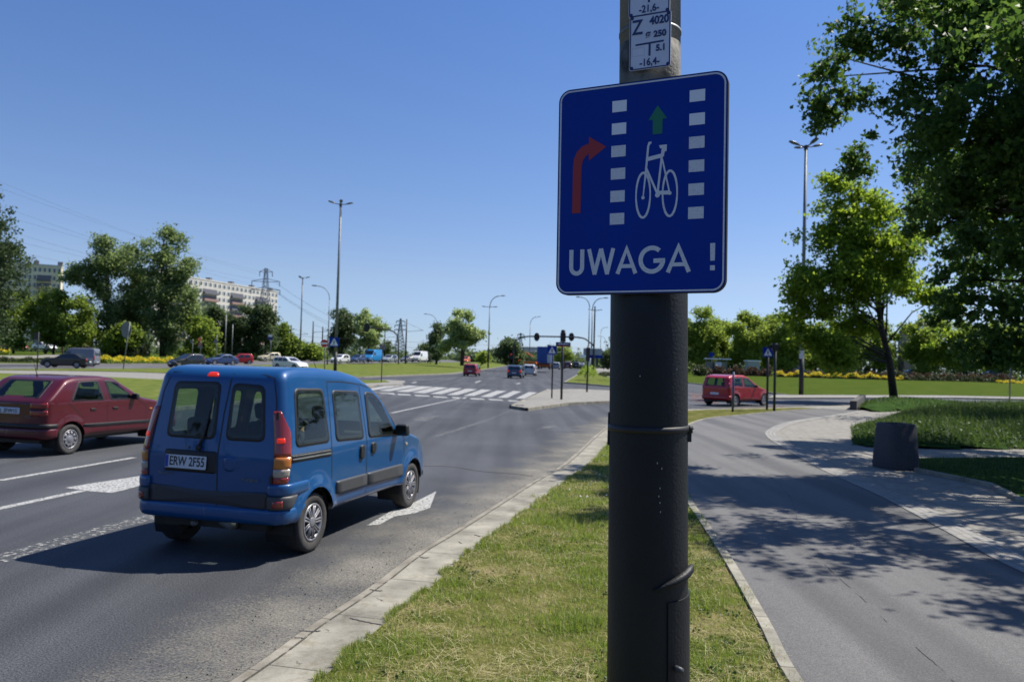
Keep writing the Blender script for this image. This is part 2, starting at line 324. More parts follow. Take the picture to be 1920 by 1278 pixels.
def empty(name, loc, rz, label, cat, group=None):
    o = bpy.data.objects.new(name, None); S.collection.objects.link(o); o.location = loc; o.rotation_euler = (0, 0, rz)
    return tag(o, label, cat, group)
def copy_tree(o, parent=None):
    c = o.copy(); S.collection.objects.link(c)
    if parent is not None: c.parent = parent
    for ch in [x for x in S.objects if x.parent == o]: copy_tree(ch, c)
    return c
def smoothline(P, n=8):
    P = [Vector(p) for p in P]; Q = [P[0]*2-P[1]]+P+[P[-1]*2-P[-2]]; out = []
    for i in range(1, len(Q)-2):
        for k in range(n):
            t = k/n; a, b, c, d = Q[i-1:i+3]
            out.append(.5*((2*b)+(c-a)*t+(2*a-5*b+4*c-d)*t*t+(3*b-a-3*c+d)*t**3))
    out.append(P[-1]); return out
def ribbon(name, P, w0, w1, z0, z1, m, seg=None):
    """strip following P, from w0 to w1 metres to the right of travel; top at z1, sides down to z0; UV = metres"""
    P = [Vector((p[0], p[1], 0)) for p in P]; L = 0; V = []; UV = []
    for i, p in enumerate(P):
        t = (P[min(i+1, len(P)-1)]-P[max(i-1, 0)]).normalized(); r = Vector((t.y, -t.x, 0))
        if i: L += (P[i]-P[i-1]).length
        a, b = p+r*w0, p+r*w1
        V += [(a.x, a.y, z0), (a.x, a.y, z1), (b.x, b.y, z1), (b.x, b.y, z0)]; UV.append(L)
    F = []; FU = []
    vv = [0, 0, abs(w1-w0), abs(w1-w0)]
    for i in range(len(P)-1):
        for k in range(3):
            a = 4*i+k; F.append((a, a+1, a+5, a+4)); FU += [(UV[i], vv[k]), (UV[i], vv[k+1]), (UV[i+1], vv[k+1]), (UV[i+1], vv[k])]
    F.append((0, 3, 2, 1)); FU += [(0, 0)]*4; e = 4*(len(P)-1); F.append((e, e+1, e+2, e+3)); FU += [(0.05, 0.05)]*4
    me = bpy.data.meshes.new(name); me.from_pydata(V, [], F); me.materials.append(m)
    ul = me.uv_layers.new(); ul.data.foreach_set('uv', [c for u in FU for c in u])
    o = bpy.data.objects.new(name, me); S.collection.objects.link(o); fixn(o); return tag(o, kind='structure')
def sheet(name, pts, z, m, thick=0, uvdir=None, kind='structure'):
    """flat polygon (convex or not) with vertical sides `thick` deep; UV = metres along uvdir"""
    k = len(pts); zz = [z(p) if callable(z) else z for p in pts]
    V = [(p[0], p[1], q) for p, q in zip(pts, zz)]; F = [tuple(range(k))]
    if thick:
        V += [(p[0], p[1], q-thick) for p, q in zip(pts, zz)]; F += [(i, i+k, (i+1) % k+k, (i+1) % k) for i in range(k)]
    me = bpy.data.meshes.new(name); me.from_pydata(V, [], F); me.materials.append(m)
    a = uvdir or 0; ca, sa = math.cos(a), math.sin(a)
    ul = me.uv_layers.new(); ul.data.foreach_set('uv', [c for l in me.loops for c in (V[l.vertex_index][0]*ca+V[l.vertex_index][1]*sa, -V[l.vertex_index][0]*sa+V[l.vertex_index][1]*ca)])
    o = bpy.data.objects.new(name, me); S.collection.objects.link(o); fixn(o)
    if me.polygons[0].normal.z < 0: me.flip_normals()
    return tag(o, kind=kind)
def strip(name, A, B, m, thick=.3):
    """surface between two polylines of 3D points, with a skirt on the near side"""
    k = len(A); V = [tuple(p) for p in A]+[tuple(p) for p in B]+[(p[0], p[1], p[2]-thick) for p in A]
    F = [(i, i+1, i+1+k, i+k) for i in range(k-1)]+[(i+2*k, i+1+2*k, i+1, i) for i in range(k-1)]
    me = bpy.data.meshes.new(name); me.from_pydata(V, [], F); me.materials.append(m)
    o = bpy.data.objects.new(name, me); S.collection.objects.link(o); return tag(o, kind='structure')
def text_mesh(txt, size, m, name='lettering', parent=None, fitw=None, align='CENTER', shear=0, ext=.0006, bold=0):
    c = bpy.data.curves.new(name, 'FONT'); c.body = txt; c.size = size; c.align_x = align; c.align_y = 'CENTER'; c.extrude = ext; c.shear = shear; c.offset = bold
    o = bpy.data.objects.new(name, c); S.collection.objects.link(o)
    bpy.context.view_layer.update(); me = bpy.data.meshes.new_from_object(o.evaluated_get(bpy.context.evaluated_depsgraph_get()))
    S.collection.objects.unlink(o); bpy.data.objects.remove(o)
    me.materials.clear(); me.materials.append(m)
    xs = [v.co.x for v in me.vertices]
    if fitw:
        k = fitw/(max(xs)-min(xs))
        for v in me.vertices: v.co.x *= k
    o = bpy.data.objects.new(name, me); S.collection.objects.link(o)
    if parent is not None: o.parent = parent
    return o
def leafmesh(name, C, size, m, parent=None, seed=0, flat=.0, aspect=.62):
    """C (N,3) leaf positions; each leaf is a bent four-cornered blade"""
    rng = np.random.default_rng(seed); N = len(C); d = rng.normal(size=(N, 3)); d[:, 2] *= (1-flat); d /= np.linalg.norm(d, axis=1)[:, None]
    e = rng.normal(size=(N, 3)); e -= d*(e*d).sum(1)[:, None]; e /= np.linalg.norm(e, axis=1)[:, None]
    s = size*(.6+.8*rng.random(N))[:, None]; nn = np.cross(d, e)
    V = np.empty((N, 4, 3)); V[:, 0] = C-d*s*.5; V[:, 1] = C+e*s*aspect*.5+nn*s*.1; V[:, 2] = C+d*s*.5-nn*s*.12; V[:, 3] = C-e*s*aspect*.5+nn*s*.1
    return quads(name, V.reshape(-1, 3), N, m, parent)
def quads(name, V, N, m, parent=None, mi=None):
    me = bpy.data.meshes.new(name); me.vertices.add(len(V)); me.vertices.foreach_set('co', V.ravel().astype(np.float32))
    me.loops.add(4*N); me.loops.foreach_set('vertex_index', np.arange(4*N, dtype=np.int32))
    me.polygons.add(N); me.polygons.foreach_set('loop_start', np.arange(0, 4*N, 4, dtype=np.int32)); me.polygons.foreach_set('loop_total', np.full(N, 4, dtype=np.int32))
    for q in (m if isinstance(m, (list, tuple)) else [m]): me.materials.append(q)
    if mi is not None: me.polygons.foreach_set('material_index', mi.astype(np.int32))
    me.update(calc_edges=True); me.validate(); o = bpy.data.objects.new(name, me); S.collection.objects.link(o)
    if parent is not None: o.parent = parent
    return o
def inpoly(x, y, P):
    r = np.zeros(len(x), bool); j = len(P)-1
    for i in range(len(P)):
        xi, yi, xj, yj = P[i][0], P[i][1], P[j][0], P[j][1]
        r ^= ((yi > y) != (yj > y)) & (x < (xj-xi)*(y-yi)/(yj-yi+1e-12)+xi); j = i
    return r
#PART2
# ------------------------------------------------------------------ the setting: ground, roads, paths
tag(sheet('ground', [(-3000, -400), (3000, -400), (3000, 5000), (-3000, 5000)], -.08, M['lawn_far']), kind='structure')
sheet('road', [(-75, -30), (75, -30), (75, 66), (40, 120), (60, 420), (-25, 420), (-60, 200), (-75, 90)], 0, M['asphalt'])
J = smoothline([(-2.6, 0), (-2.0, 2.6), (-1.444, 4.744), (-1.262, 5.609), (-1.01, 6.626), (-.779, 7.799), (-.45, 9.0), (.50, 12.7), (1.18, 15.2), (3.1, 24.4), (4.9, 30.2), (7.6, 34.4), (12.2, 38.0), (18.6, 43.4), (31, 51.5), (50, 61)], 6)
J = [Vector((p[0], p[1], 0)) for p in J]
def offs(P, d):
    out = []
    for i, p in enumerate(P):
        t = (P[min(i+1, len(P)-1)]-P[max(i-1, 0)]).normalized(); out.append(Vector((p[0]+t.y*d, p[1]-t.x*d, 0)))
    return out
ribbon('gutter', J, -.13, 0, -.02, .014, M['gutter'])
ribbon('kerb', J, .006, .40, -.02, .055, M['kerb'])
ribbon('kerb', J, -.006, .010, -.02, .0575, wornpaint('kerb_joint_dirt', (.06, .055, .042), .46, 7))
ribbon('kerb', J, -.145, -.13, -.02, .006, mat('joint_dirt', (.06, .052, .04), .95))
sand = ribbon('grit', J, -1.45, -.13, .001, .004, M['sand']); sand['kind'] = 'stuff'; sand.name = 'sandy_grit'
PZ = .07
PLp = [(1.35, 0, 0), (1.62, 2.6, 0), G(1505, 1278, PZ), G(1445, 1170, PZ), G(1380, 1060, PZ), G(1330, 985, PZ), G(1290, 925, PZ), (3.2, 15.2, 0), (3.75, 18.6, 0), (4.5, 22.2, 0), G(1290, 797, PZ), G(1330, 784, PZ), G(1400, 777, PZ), (12.3, 35.6, 0), (15.2, 38.6, 0)]
PL = smoothline([(p[0], p[1], 0) for p in PLp], 6)
PRp = [(4.6, 0, 0), (4.8, 4.5, 0), G(1920, 1075, PZ), G(1780, 1000, PZ), G(1650, 930, PZ), G(1540, 880, PZ), G(1470, 840, PZ), G(1437, 818, PZ), G(1440, 805, PZ), G(1480, 790, PZ), G(1560, 778, PZ), (16.8, 38.0, 0)]
PR = smoothline([(p[0], p[1], 0) for p in PRp], 6)
KO = offs(J, .40)
cut = next(i for i, p in enumerate(KO) if p[1] > 39.5)
VERGE = [(p[0], p[1]) for p in KO[:cut]]+[(p[0], p[1]) for p in PL[::-1]]
sheet('verge', VERGE, .06, M['verge'], .1)
ribbon('path_kerb', PL, -.085, 0, -.02, .085, M['kerb'])
sheet('cycle_path', [(p[0], p[1]) for p in PL]+[(p[0], p[1]) for p in PR[::-1]], .07, M['path'], .06)
KF = [p for p in KO if p[1] > 39.0]
sheet('footway', [(4.0, -2)]+[(p[0]-.02, p[1]) for p in PR]+[(15.2, 38.6)]+[(p[0], p[1]) for p in KF]+[(60, 58), (60, -2)], .062, M['paver'], .06, uvdir=math.radians(76))
ribbon('cobble_strip', PR, .0, .36, .0, .078, M['cobble'])
# lower right lawn with its kerb, the cross path is left open between it and the mound
LR = [G(1722, 879, .1), (8.13, 13.4), G(1920, 936, .1), (7.95, 9), (7.9, 2), (30, 2), (30, 21.5), (17, 20.3), G(1920, 856, .1), G(1722, 858, .1)]
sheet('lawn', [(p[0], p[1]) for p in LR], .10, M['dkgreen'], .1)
ribbon('lawn_kerb', [Vector((7.9, 2, 0)), Vector((7.95, 9, 0)), LR[2], Vector((8.13, 13.4, 0)), LR[0]], -.10, 0, 0, .125, M['kerb'])
MOUND = [(G(1600, 836, .08)), G(1597, 822, .08), (11.2, 26.2), G(1650, 788, .08), (18.5, 37.5), G(1760, 766, .08), (33, 50), (60, 56), (60, 27), (25, 24.0), G(1920, 842, .08), G(1720, 842, .08)]
MOUND = [(p[0], p[1]) for p in MOUND]
def pd_edge(x, y, P):
    d = np.full(len(x), 1e9)
    for i in range(len(P)):
        ax, ay = P[i]; bx, by = P[(i+1) % len(P)]; L2 = (bx-ax)**2+(by-ay)**2+1e-9
        t = np.clip(((x-ax)*(bx-ax)+(y-ay)*(by-ay))/L2, 0, 1); d = np.minimum(d, np.hypot(x-ax-t*(bx-ax), y-ay-t*(by-ay)))
    return d
def mound_h(x, y): return .08+.22*np.clip(pd_edge(x, y, MOUND)/2.5, 0, 1)**.7
def heightfield(name, P, hf, st, m):
    xs = [p[0] for p in P]; ys = [p[1] for p in P]; bm = bmesh.new()
    X = np.arange(min(xs), max(xs)+st, st); Y = np.arange(min(ys), max(ys)+st, st); gx, gy = np.meshgrid(X, Y); x, y = gx.ravel(), gy.ravel()
    ins = inpoly(x, y, P); d = pd_edge(x, y, P); h = np.where(ins, hf(x, y), .0)
    vs = [bm.verts.new((a, b, c)) for a, b, c in zip(x, y, h)]; W_ = len(X)
    for j in range(len(Y)-1):
        for i in range(W_-1):
            q = [j*W_+i, j*W_+i+1, (j+1)*W_+i+1, (j+1)*W_+i]
            if sum(ins[k] for k in q) >= 3: f = bm.faces.new([vs[k] for k in q]); f.smooth = True
    for v in [v for v in bm.verts if not v.link_faces]: bm.verts.remove(v)
    me = bpy.data.meshes.new(name); bm.to_mesh(me); bm.free(); me.materials.append(m); o = bpy.data.objects.new(name, me); S.collection.objects.link(o); return tag(o, kind='structure')
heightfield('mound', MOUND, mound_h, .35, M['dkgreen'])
# planter with a low concrete end wall
PLT = [G(1602, 768, .08), G(1640, 772, .08), G(1700, 770, .08), G(1762, 763, .08), (31, 51.5), (26, 51), (21.5, 48.5)]; PLT = [(p[0], p[1]) for p in PLT]
def plt_h(x, y):
    d = np.clip(pd_edge(x, y, PLT)/1.6, 0, 1)**.8; s = np.clip((x-PLT[0][0])/(13), 0, 1); return .08+d*.55*(1-.75*s)
heightfield('tree_mound', PLT, plt_h, .35, M['dkgreen'])
a, b = Vector((*PLT[0], 0)), Vector((*PLT[-1], 0)); mb = MB(); t = (b-a).normalized(); r_ = Vector((t.y, -t.x, 0))
mb.prism([a-r_*.2, a+r_*.1, b+r_*.1, b-r_*.2], (0, 0, 0), (0, 0, .50)); wall = fixn(mb.build('planter_wall', mat('dark_concrete_wall', (.08, .075, .07), .9, var=.3, vs=4)))
tag(wall, 'low dark concrete end wall of the grassy tree mound by the side street', 'wall')
# traffic island and the lawns behind
IS = [G(964, 761, .1), G(972, 756, .1), G(1004, 742, .1), G(1030, 730, .1), G(1090, 729, .1), G(1160, 732, .1), G(1215, 738, .1), G(1215, 744, .1), G(1150, 751, .1), G(1060, 755, .1), G(985, 765, .1)]
sheet('traffic_island', IS, .10, M['island'], .12, uvdir=.3)
loop = [Vector((p[0], p[1], 0)) for p in IS]
ribbon('island_kerb', loop+[loop[0]], -.14, 0, -.02, .12, M['kerb'])
GI = [G(1060, 716, .1), G(1098, 694, .1), G(1112, 690, .1), G(1126, 704, .1), G(1150, 708, .1), G(1200, 713, .1), G(1215, 728, .1), G(1145, 723, .1), G(1100, 719, .1)]
sheet('lawn', GI, .1, M['lawn'], .12); lp = [Vector((p[0], p[1], 0)) for p in GI]; ribbon('lawn_kerb', lp+[lp[0]], -.16, 0, -.02, .12, M['kerb'])
sheet('footway', [G(1126, 704, .05), G(1116, 690, .05), G(1290, 694, .05), G(1290, 712, .05), G(1200, 712, .05), G(1150, 707, .05)], .05, M['island'], .06, uvdir=.2)
# right lawn, rising gently to the flower beds
RN = [G(1290, 717, .1), G(1360, 724, .1), G(1430, 734, .1), G(1480, 740, .1), G(1600, 740.5, .1), G(1760, 741, .1), G(1920, 744, .1), G(2150, 751, .1)]
RF = [PD(1200, 700.5, 135), PD(1320, 703, 128), PD(1400, 704.5, 125), PD(1500, 707.5, 120), PD(1600, 710.5, 118), PD(1760, 714, 120), PD(1920, 717, 125), PD(2200, 723, 130)]
strip('lawn', RN, RF, M['lawn_far'])
RB = [PD(1150, 690, 400), PD(1300, 692, 400), PD(1400, 694, 400), PD(1500, 698, 400), PD(1620, 701, 400), PD(1780, 705, 400), PD(1950, 710, 400), PD(2400, 722, 400)]
strip('park_ground', [p-Vector((0, 0, .02)) for p in RF], RB, M['lawn_far'], .1)
ribbon('lawn_kerb', [Vector((p[0], p[1], 0)) for p in RN], -.15, .02, -.02, .12, M['kerb'])
sheet('footway', [G(1452, 741.5), G(1600, 741.5), G(1920, 745), G(2150, 752), G(2150, 757), G(1920, 750), G(1790, 747.2), G(1600, 747.5), G(1440, 748)], .10, M['island'], .1, uvdir=.45)
sheet('red_crossing', [G(1292, 737), G(1330, 737), G(1350, 758), G(1297, 752)], .004, M['red_lane'])
sheet('red_crossing', [G(1380, 764.5), G(1470, 760), G(1478, 763), G(1400, 768.3)], .004, M['red_lane'])
# left: near lawn, pale path, grass, far carriageway, rising bank
LE = smoothline([(-17.4, -2), (-13.9, 14), (-11.1, 25.6), (-9.6, 36), (-8.9, 46), (-8.9, 52)], 5)
NL = [(p[0], p[1]) for p in LE]+[G(640, 726, .1), G(500, 722, .1), G(306, 711, .1), G(130, 703, .1), G(0, 699, .1), G(-300, 690, .1), (-75, -2)]
sheet('lawn', [(p[0], p[1]) for p in NL], .10, M['lawn'], .12); ribbon('lawn_kerb', LE, 0, .15, -.02, .12, M['kerb'])
sheet('footpath', [G(-300, 690, .06), G(0, 699, .06), G(130, 703, .06), G(306, 711, .06), G(500, 722, .06), G(640, 727, .06), G(640, 713, .06), G(480, 706, .06), G(306, 699, .06), G(260, 697.5, .06), G(130, 695, .06), G(0, 693.8, .06), G(-300, 684, .06)], .06, M['island'], .07, uvdir=1.2)
sheet('median_tip', [(-8.9, 52), G(640, 727, .1), G(640, 717, .1), G(720, 711.5, .1), G(760, 713.5, .1), G(752, 720, .1)], .10, M['island'], .12, uvdir=.3)
sheet('lawn', [G(600, 717, .12), G(690, 717.5, .12), G(730, 715.5, .12), G(722, 712.4, .12), G(640, 713, .12), G(600, 711, .12)], .125, M['lawn'], .1)
CN = [PD(-350, 683, 52), PD(0, 692, 66), PD(170, 691.5, 75), PD(340, 690.5, 86), PD(480, 684.5, 105), PD(600, 681.5, 130), PD(800, 679.5, 190), PD(910, 678.5, 300)]
CF = [PD(-350, 674, 66), PD(0, 683.5, 84), PD(170, 683.5, 97), PD(340, 682.5, 110), PD(480, 677.5, 130), PD(600, 675, 165), PD(800, 675, 240), PD(910, 676, 420)]
M['asph_far'] = asphalt('far_asphalt', (.115, .113, .115), .2, .1)
strip('far_carriageway', CN, CF, M['asph_far'])
NA = [G(-350, 682, .1), G(0, 693, .1), G(130, 694.3, .1), G(260, 696.8, .1), G(306, 698.5, .1), G(400, 703, .1), G(480, 706, .1)]
NB = [CN[0], CN[1], PD(120, 691.6, 72), PD(230, 691.2, 79), CN[3], PD(410, 687.5, 95), CN[4]]
strip('lawn', [p+Vector((0, 0, 0)) for p in NA], [p+Vector((0, 0, .03)) for p in NB], M['lawn'])
MA = [G(480, 706, .1), G(560, 707, .1), G(686, 706, .1), G(846, 700, .1), G(902, 693, .1), G(935, 687.5, .1), G(952, 684.5, .1)]
MBk = [CN[4], PD(540, 682.8, 118), PD(680, 680.8, 155), PD(800, 679.3, 190), PD(870, 678.8, 250), PD(925, 678.8, 310), PD(955, 680, 330)]
strip('lawn', MA, [p+Vector((0, 0, .03)) for p in MBk], M['lawn'])
ribbon('lawn_kerb', [Vector((p[0], p[1], 0)) for p in MA], -.35, .02, -.02, .12, M['kerb'])
strip('footpath', [p+Vector((0, 0, .05)) for p in CF], [p+Vector((-.8, 2.6, .12)) for p in CF], M['island'])
BK = [PD(-350, 652, 180), PD(0, 660, 165), PD(170, 662, 165), PD(340, 664, 170), PD(480, 668, 190), PD(600, 670, 230), PD(800, 673, 330), PD(910, 675, 600)]
strip('bank', [p+Vector((-.8, 2.6, .14)) for p in CF], BK, M['lawn_far'])
strip('park_ground', [p-Vector((0, 0, .02)) for p in BK], [PD(x, hz(x)+1.5, 900) for x in (-500, -100, 150, 350, 520, 640, 820, 960)], M['lawn_far'])
sheet('footpath', [PD(-60, 668, 108), PD(60, 668, 108), PD(120, 665, 118), PD(120, 671, 100), PD(60, 673, 95), PD(-60, 673, 95)], lambda p: p[2]+.12, M['island'])
# ------------------------------------------------------------------ road markings
def mark(px, m='white', z=.0045): 
    o = sheet('road_marking', [G(x, y) for x, y in px], z, M[m]); return o
def line(x0, y0, x1, y1, w, m='white', dash=None):
    a, b = G(x0, y0), G(x1, y1); t = (b-a).normalized(); r = Vector((t.y, -t.x, 0))*w/2; L = (b-a).length; s = 0
    d, g = dash or (L, 0)
    while s < L-.01:
        p, q = a+t*s, a+t*min(L, s+d); sheet('road_marking', [p-r, q-r, q+r, p+r], .0045, M[m]); s += d+g
c7 = lambda L: [(680+x/4, 680+y/4) for x, y in L]
for q in [[(1145, 268), (1215, 268), (1308, 222), (1245, 219)], [(1012, 261), (1085, 262), (1190, 214), (1130, 210)], [(880, 255), (960, 256), (1078, 211), (1010, 207)], [(755, 247), (835, 248), (965, 203), (892, 199)],
    [(630, 240), (710, 242), (860, 198), (775, 194)], [(505, 232), (590, 235), (748, 192), (662, 188)], [(370, 223), (465, 228), (642, 186), (548, 181)], [(245, 215), (340, 220), (532, 180), (442, 175)],
    [(120, 208), (205, 213), (427, 174), (342, 169)], [(0, 200), (80, 205), (322, 168), (240, 163)], [(-130, 192), (-50, 198), (215, 162), (140, 157)]]: mark(c7(q))
for q in [(120, 222, 235, 234), (255, 232, 355, 243), (385, 240, 495, 252), (525, 250, 630, 262), (665, 256, 765, 268), (800, 264, 905, 275), (940, 270, 1045, 282), (1085, 280, 1170, 290)]:
    x0, y0, x1, y1 = q; mark(c7([(x0, y0-1), (x0+14, y0+9), (x1+14, y1+2), (x1-4, y1-7)]), 'white')
for q in [(690, 733, 742, 740)]: line(*q, .15)
line(734, 774, 877, 743.5, .13, 'white'); line(640, 797, 734, 774, .13, 'worn')
line(816, 818, 912, 788, .16, 'worn'); line(912, 788, 962, 767.5, .16, 'veryworn')
mark(c7([(380, 418), (440, 405), (470, 409), (560, 395), (572, 400), (545, 408), (500, 432), (470, 438), (385, 432)]), 'worn')
mark(c7([(1295, 508), (1372, 472), (1455, 470), (1452, 478), (1420, 486), (1395, 496), (1360, 491)]), 'worn')
line(0, 900.5, 252, 857.5, .12); line(-500, 975, -60, 907, .12)
line(-150, 985, 154, 920, .13)
mark([(122, 914.5), (165, 907), (285, 889), (330, 880), (300, 897), (268, 909), (235, 918), (209, 924), (165, 920.5)])
line(-350, 1145, 303, 962.5, .28, 'worn')
mark([(688, 985), (735, 957), (772, 944), (818, 921), (806, 952), (778, 962), (740, 968), (712, 983)], 'white')
mark(c7([(310, 122), (500, 124), (680, 114), (670, 118), (520, 131), (330, 128)]), 'worn'); mark(c7([(835, 148), (875, 134), (892, 136), (855, 150)])); mark(c7([(1145, 158), (1175, 150), (1190, 152), (1165, 160)])); mark(c7([(360, 150), (395, 142), (410, 146), (380, 152)]))
for k in range(7):
    x = 1080-k*14
# cracks in the surfaces
crk = mat('crack_dark', (.055, .052, .05), .95)
crk2 = wornpaint('crack_faint', (.05, .048, .046), .55, 5)
def crack(pts, wd=.012, z=0.004, nm='crack', m_=None):
    P = smoothline([(p[0], p[1], 0) for p in pts], 10); rr = random.Random(len(pts)*7+int(abs(pts[0][0])*10))
    P = [Vector((p.x+rr.gauss(0, .004), p.y+rr.gauss(0, .004), 0)) for p in P]
    ribbon(nm, P, -wd/2, wd/2, z-.003, z, m_ or crk)
crack([G(795, 873), G(850, 875), G(900, 883), G(960, 888), G(1000, 893)], .03)
crack([G(1545, 1057, PZ), G(1620, 1125, PZ), G(1690, 1190, PZ), G(1760, 1250, PZ), G(1800, 1290, PZ)], .006, .0735, m_=crk2)
crack([G(1500, 985, PZ), G(1480, 930, PZ), G(1440, 890, PZ), G(1400, 870, PZ)], .006, .0735, m_=crk2)
for a_, b_ in [((562, 1183), (600, 1184)), ((693, 1106), (716, 1108)), ((788, 1045), (803, 1046)), ((655, 1160), (745, 1177))]:
    crack([G(*a_, .05)+Vector((0, 0, 0)), G((a_[0]+b_[0])/2, (a_[1]+b_[1])/2+1, .05), G(*b_, .05)], .014, .0585)
rk = random.Random(12)
for k in range(16):
    i_ = rk.randrange(12, len(J)-30); p_ = J[i_]; r_2 = (J[i_+1]-J[i_]).normalized(); n_2 = Vector((r_2.y, -r_2.x, 0)); a_ = rk.uniform(.02, .2); b_ = a_+rk.uniform(.08, .22); q0 = p_+n_2*a_; q1 = p_+n_2*(a_+b_)/2+r_2*rk.uniform(-.06, .06); q2 = p_+n_2*min(b_, .39)+r_2*rk.uniform(-.1, .1); crack([q0, q1, q2], rk.uniform(.004, .009), .0585, m_=crk2)
# storm drain at the island nose
mb = MB(); p = G(969, 763, .02); 
mb.box((p.x, p.y, .05), (.62, .3, .12)); 
for k in range(5): mb.box((p.x-.24+k*.12, p.y-.16, .07), (.05, .04, .1))
tag(mb.build('drain_grate', M['black']), 'black storm drain opening at the nose of the paved traffic island', 'drain')
# ------------------------------------------------------------------ the near pole and its signs
SC = Vector((.431, 2.799, 2.557)); e1 = Vector((.910, -.414, .009)).normalized(); e2 = Vector((-.011, -.002, 1)); nn = e1.cross(e2).normalized(); e2 = nn.cross(e1).normalized()
SM = Matrix(((e1[0], -nn[0], e2[0], SC[0]), (e1[1], -nn[1], e2[1], SC[1]), (e1[2], -nn[2], e2[2], SC[2]), (0, 0, 0, 1)))
def onplane(x, y, off):
    d = Vector(ray(x, y)); P0 = SC-nn*off; o = Vector((0, 0, CH)); return o+d*((P0-o).dot(nn)/d.dot(nn))
A0 = onplane(1213.5, 1278, .165); A1 = onplane(1219, 0, .145); ax = (A1-A0).normalized()
def axp(z): return A0+ax*((z-A0.z)/ax.z)
def rad(z):   # sleeve radius
    return .146-.004*(z-.9)
pole = empty('lamp_post', axp(.06), 0, 'thick round concrete post, black on its lower half, carrying the big blue sign', 'post')
def rel(p): return Vector(p)-Vector(pole.location)
mb = MB(); zt = 2.62
mb.tube([rel(axp(z)) for z in (.02, .5, 1.0, 1.5, 2.0, zt-.02, zt)], [rad(.02), rad(.5), rad(1), rad(1.5), rad(2.), rad(zt), rad(zt)-.012], 96); mb.build('painted_sleeve', M['sleeve'], pole, True)
zb_ = onplane(1219, 150, .145).z-.02; zc_ = onplane(1219, 88, .145).z
mb = MB(); mb.tube([rel(axp(z)) for z in (zt-.05, zb_, zc_)], [.1135, .1125, .112], 96); mb.build('grimy_band', M['grime'], pole, True)
mb = MB(); mb.tube([rel(axp(z)) for z in (zc_, zc_+.6, 5, 8.5)], [.112, .1105, .10, .07], 96); mb.build('concrete_shaft', M['concrete_pole'], pole, True)
for z, rr_ in ((zc_+.045, .1145), (zc_+.26, .1135)):
    mb = MB(); mb.tube([rel(axp(z-.006)), rel(axp(z+.006))], [rr_, rr_], 64); mb.build('steel_strap', M['galv'], pole, True)
# polar helper: angle 0 faces the camera, + to the right
def pol(a, z, r): 
    c = axp(z); d = -Vector((c.x, c.y, 0)).normalized(); rt = Vector((-d.y, d.x, 0)); 
    return rel(c+(d*math.cos(a)+rt*math.sin(a))*r)
def pz(y): return onplane(1215, y, .03).z
zs = pz(806); mb = MB(); mb.tube([rel(axp(zs-.011)), rel(axp(zs+.011))], [rad(zs)+.005]*2, 64)
c = pol(1.5, zs, rad(zs)+.006); mb.box(c, (.018, .022, .026)); mb.tube([c, c+Vector((.014, 0, .004))], .004, 8); mb.build('clamp_band', M['black'], pole, True)
mb = MB(); c = pol(1.5, zs-.028, rad(zs)+.004); mb.box(c, (.014, .02, .035)); mb.build('clamp_end', M['black'], pole); mb = MB(); c = pol(-1.5, zs-.06, rad(zs)+.006); mb.box(c+Vector((.004, 0, .05)), (.008, .02, .12)); mb.build('clamp_end', M['black'], pole)
# inspection door
def cyl_patch(a0, a1, z0, z1, off, name, m, th=.01):
    mb = MB(); n_ = 14; V = []; 
    for i in range(n_+1):
        a_ = a0+(a1-a0)*i/n_
        V += [pol(a_, z0, rad(z0)+off), pol(a_, z1+.012*(i/n_), rad(z1)+off), pol(a_, z1+.012*(i/n_), rad(z1)-th), pol(a_, z0, rad(z0)-th)]
    F = []
    for i in range(n_):
        for k in range(3): q = 4*i+k; F.append((q, q+1, q+5, q+4))
    F += [(0, 3, 2, 1), (4*n_, 4*n_+1, 4*n_+2, 4*n_+3)]; mb.add(V, F); o = mb.build(name, m, pole, False); fixn(o); return o
dz = pz(1128); door = cyl_patch(.50, 1.9, .1, dz, .006, 'inspection_door', M['sleeve'])
mb = MB(); zb2 = pz(1252); mb.tube([pol(.72, zb2, rad(zb2)), pol(.72, zb2, rad(zb2)+.035)], .011, 14); mb.tube([pol(.72, zb2, rad(zb2)+.03), pol(.72, zb2, rad(zb2)+.034)], .007, 12, 0); mb.build('bolt', M['dkgrey'], door, True)
z1_, z2_ = pz(1105), pz(1076); mb = MB(); mb.tube([pol(.15+k*.13, z1_+(z2_-z1_)*(k/8)**.9, rad(1)+.004+.006*k/8) for k in range(11)], [.003, .006, .009, .012, .014, .015, .016, .016, .016, .015, .008], 10); mb.build('welded_lug', M['sleeve'], pole, True)
for x, y in [(1231, 866), (1239, 876), (1236, 913), (1234, 928), (1236, 940), (1237, 957), (1200, 705), (1265, 690)]:
    mb = MB(); c = pol(math.asin(max(-.98, min(.98, (x-1215)/74))), pz(y), rad(1.2)+.001); mb.tube([c+Vector((0, -.0008, -.0035)), c+Vector((0, -.0008, .003))], .0016, 6); mb.build('paint_chip', M['alu'], pole)
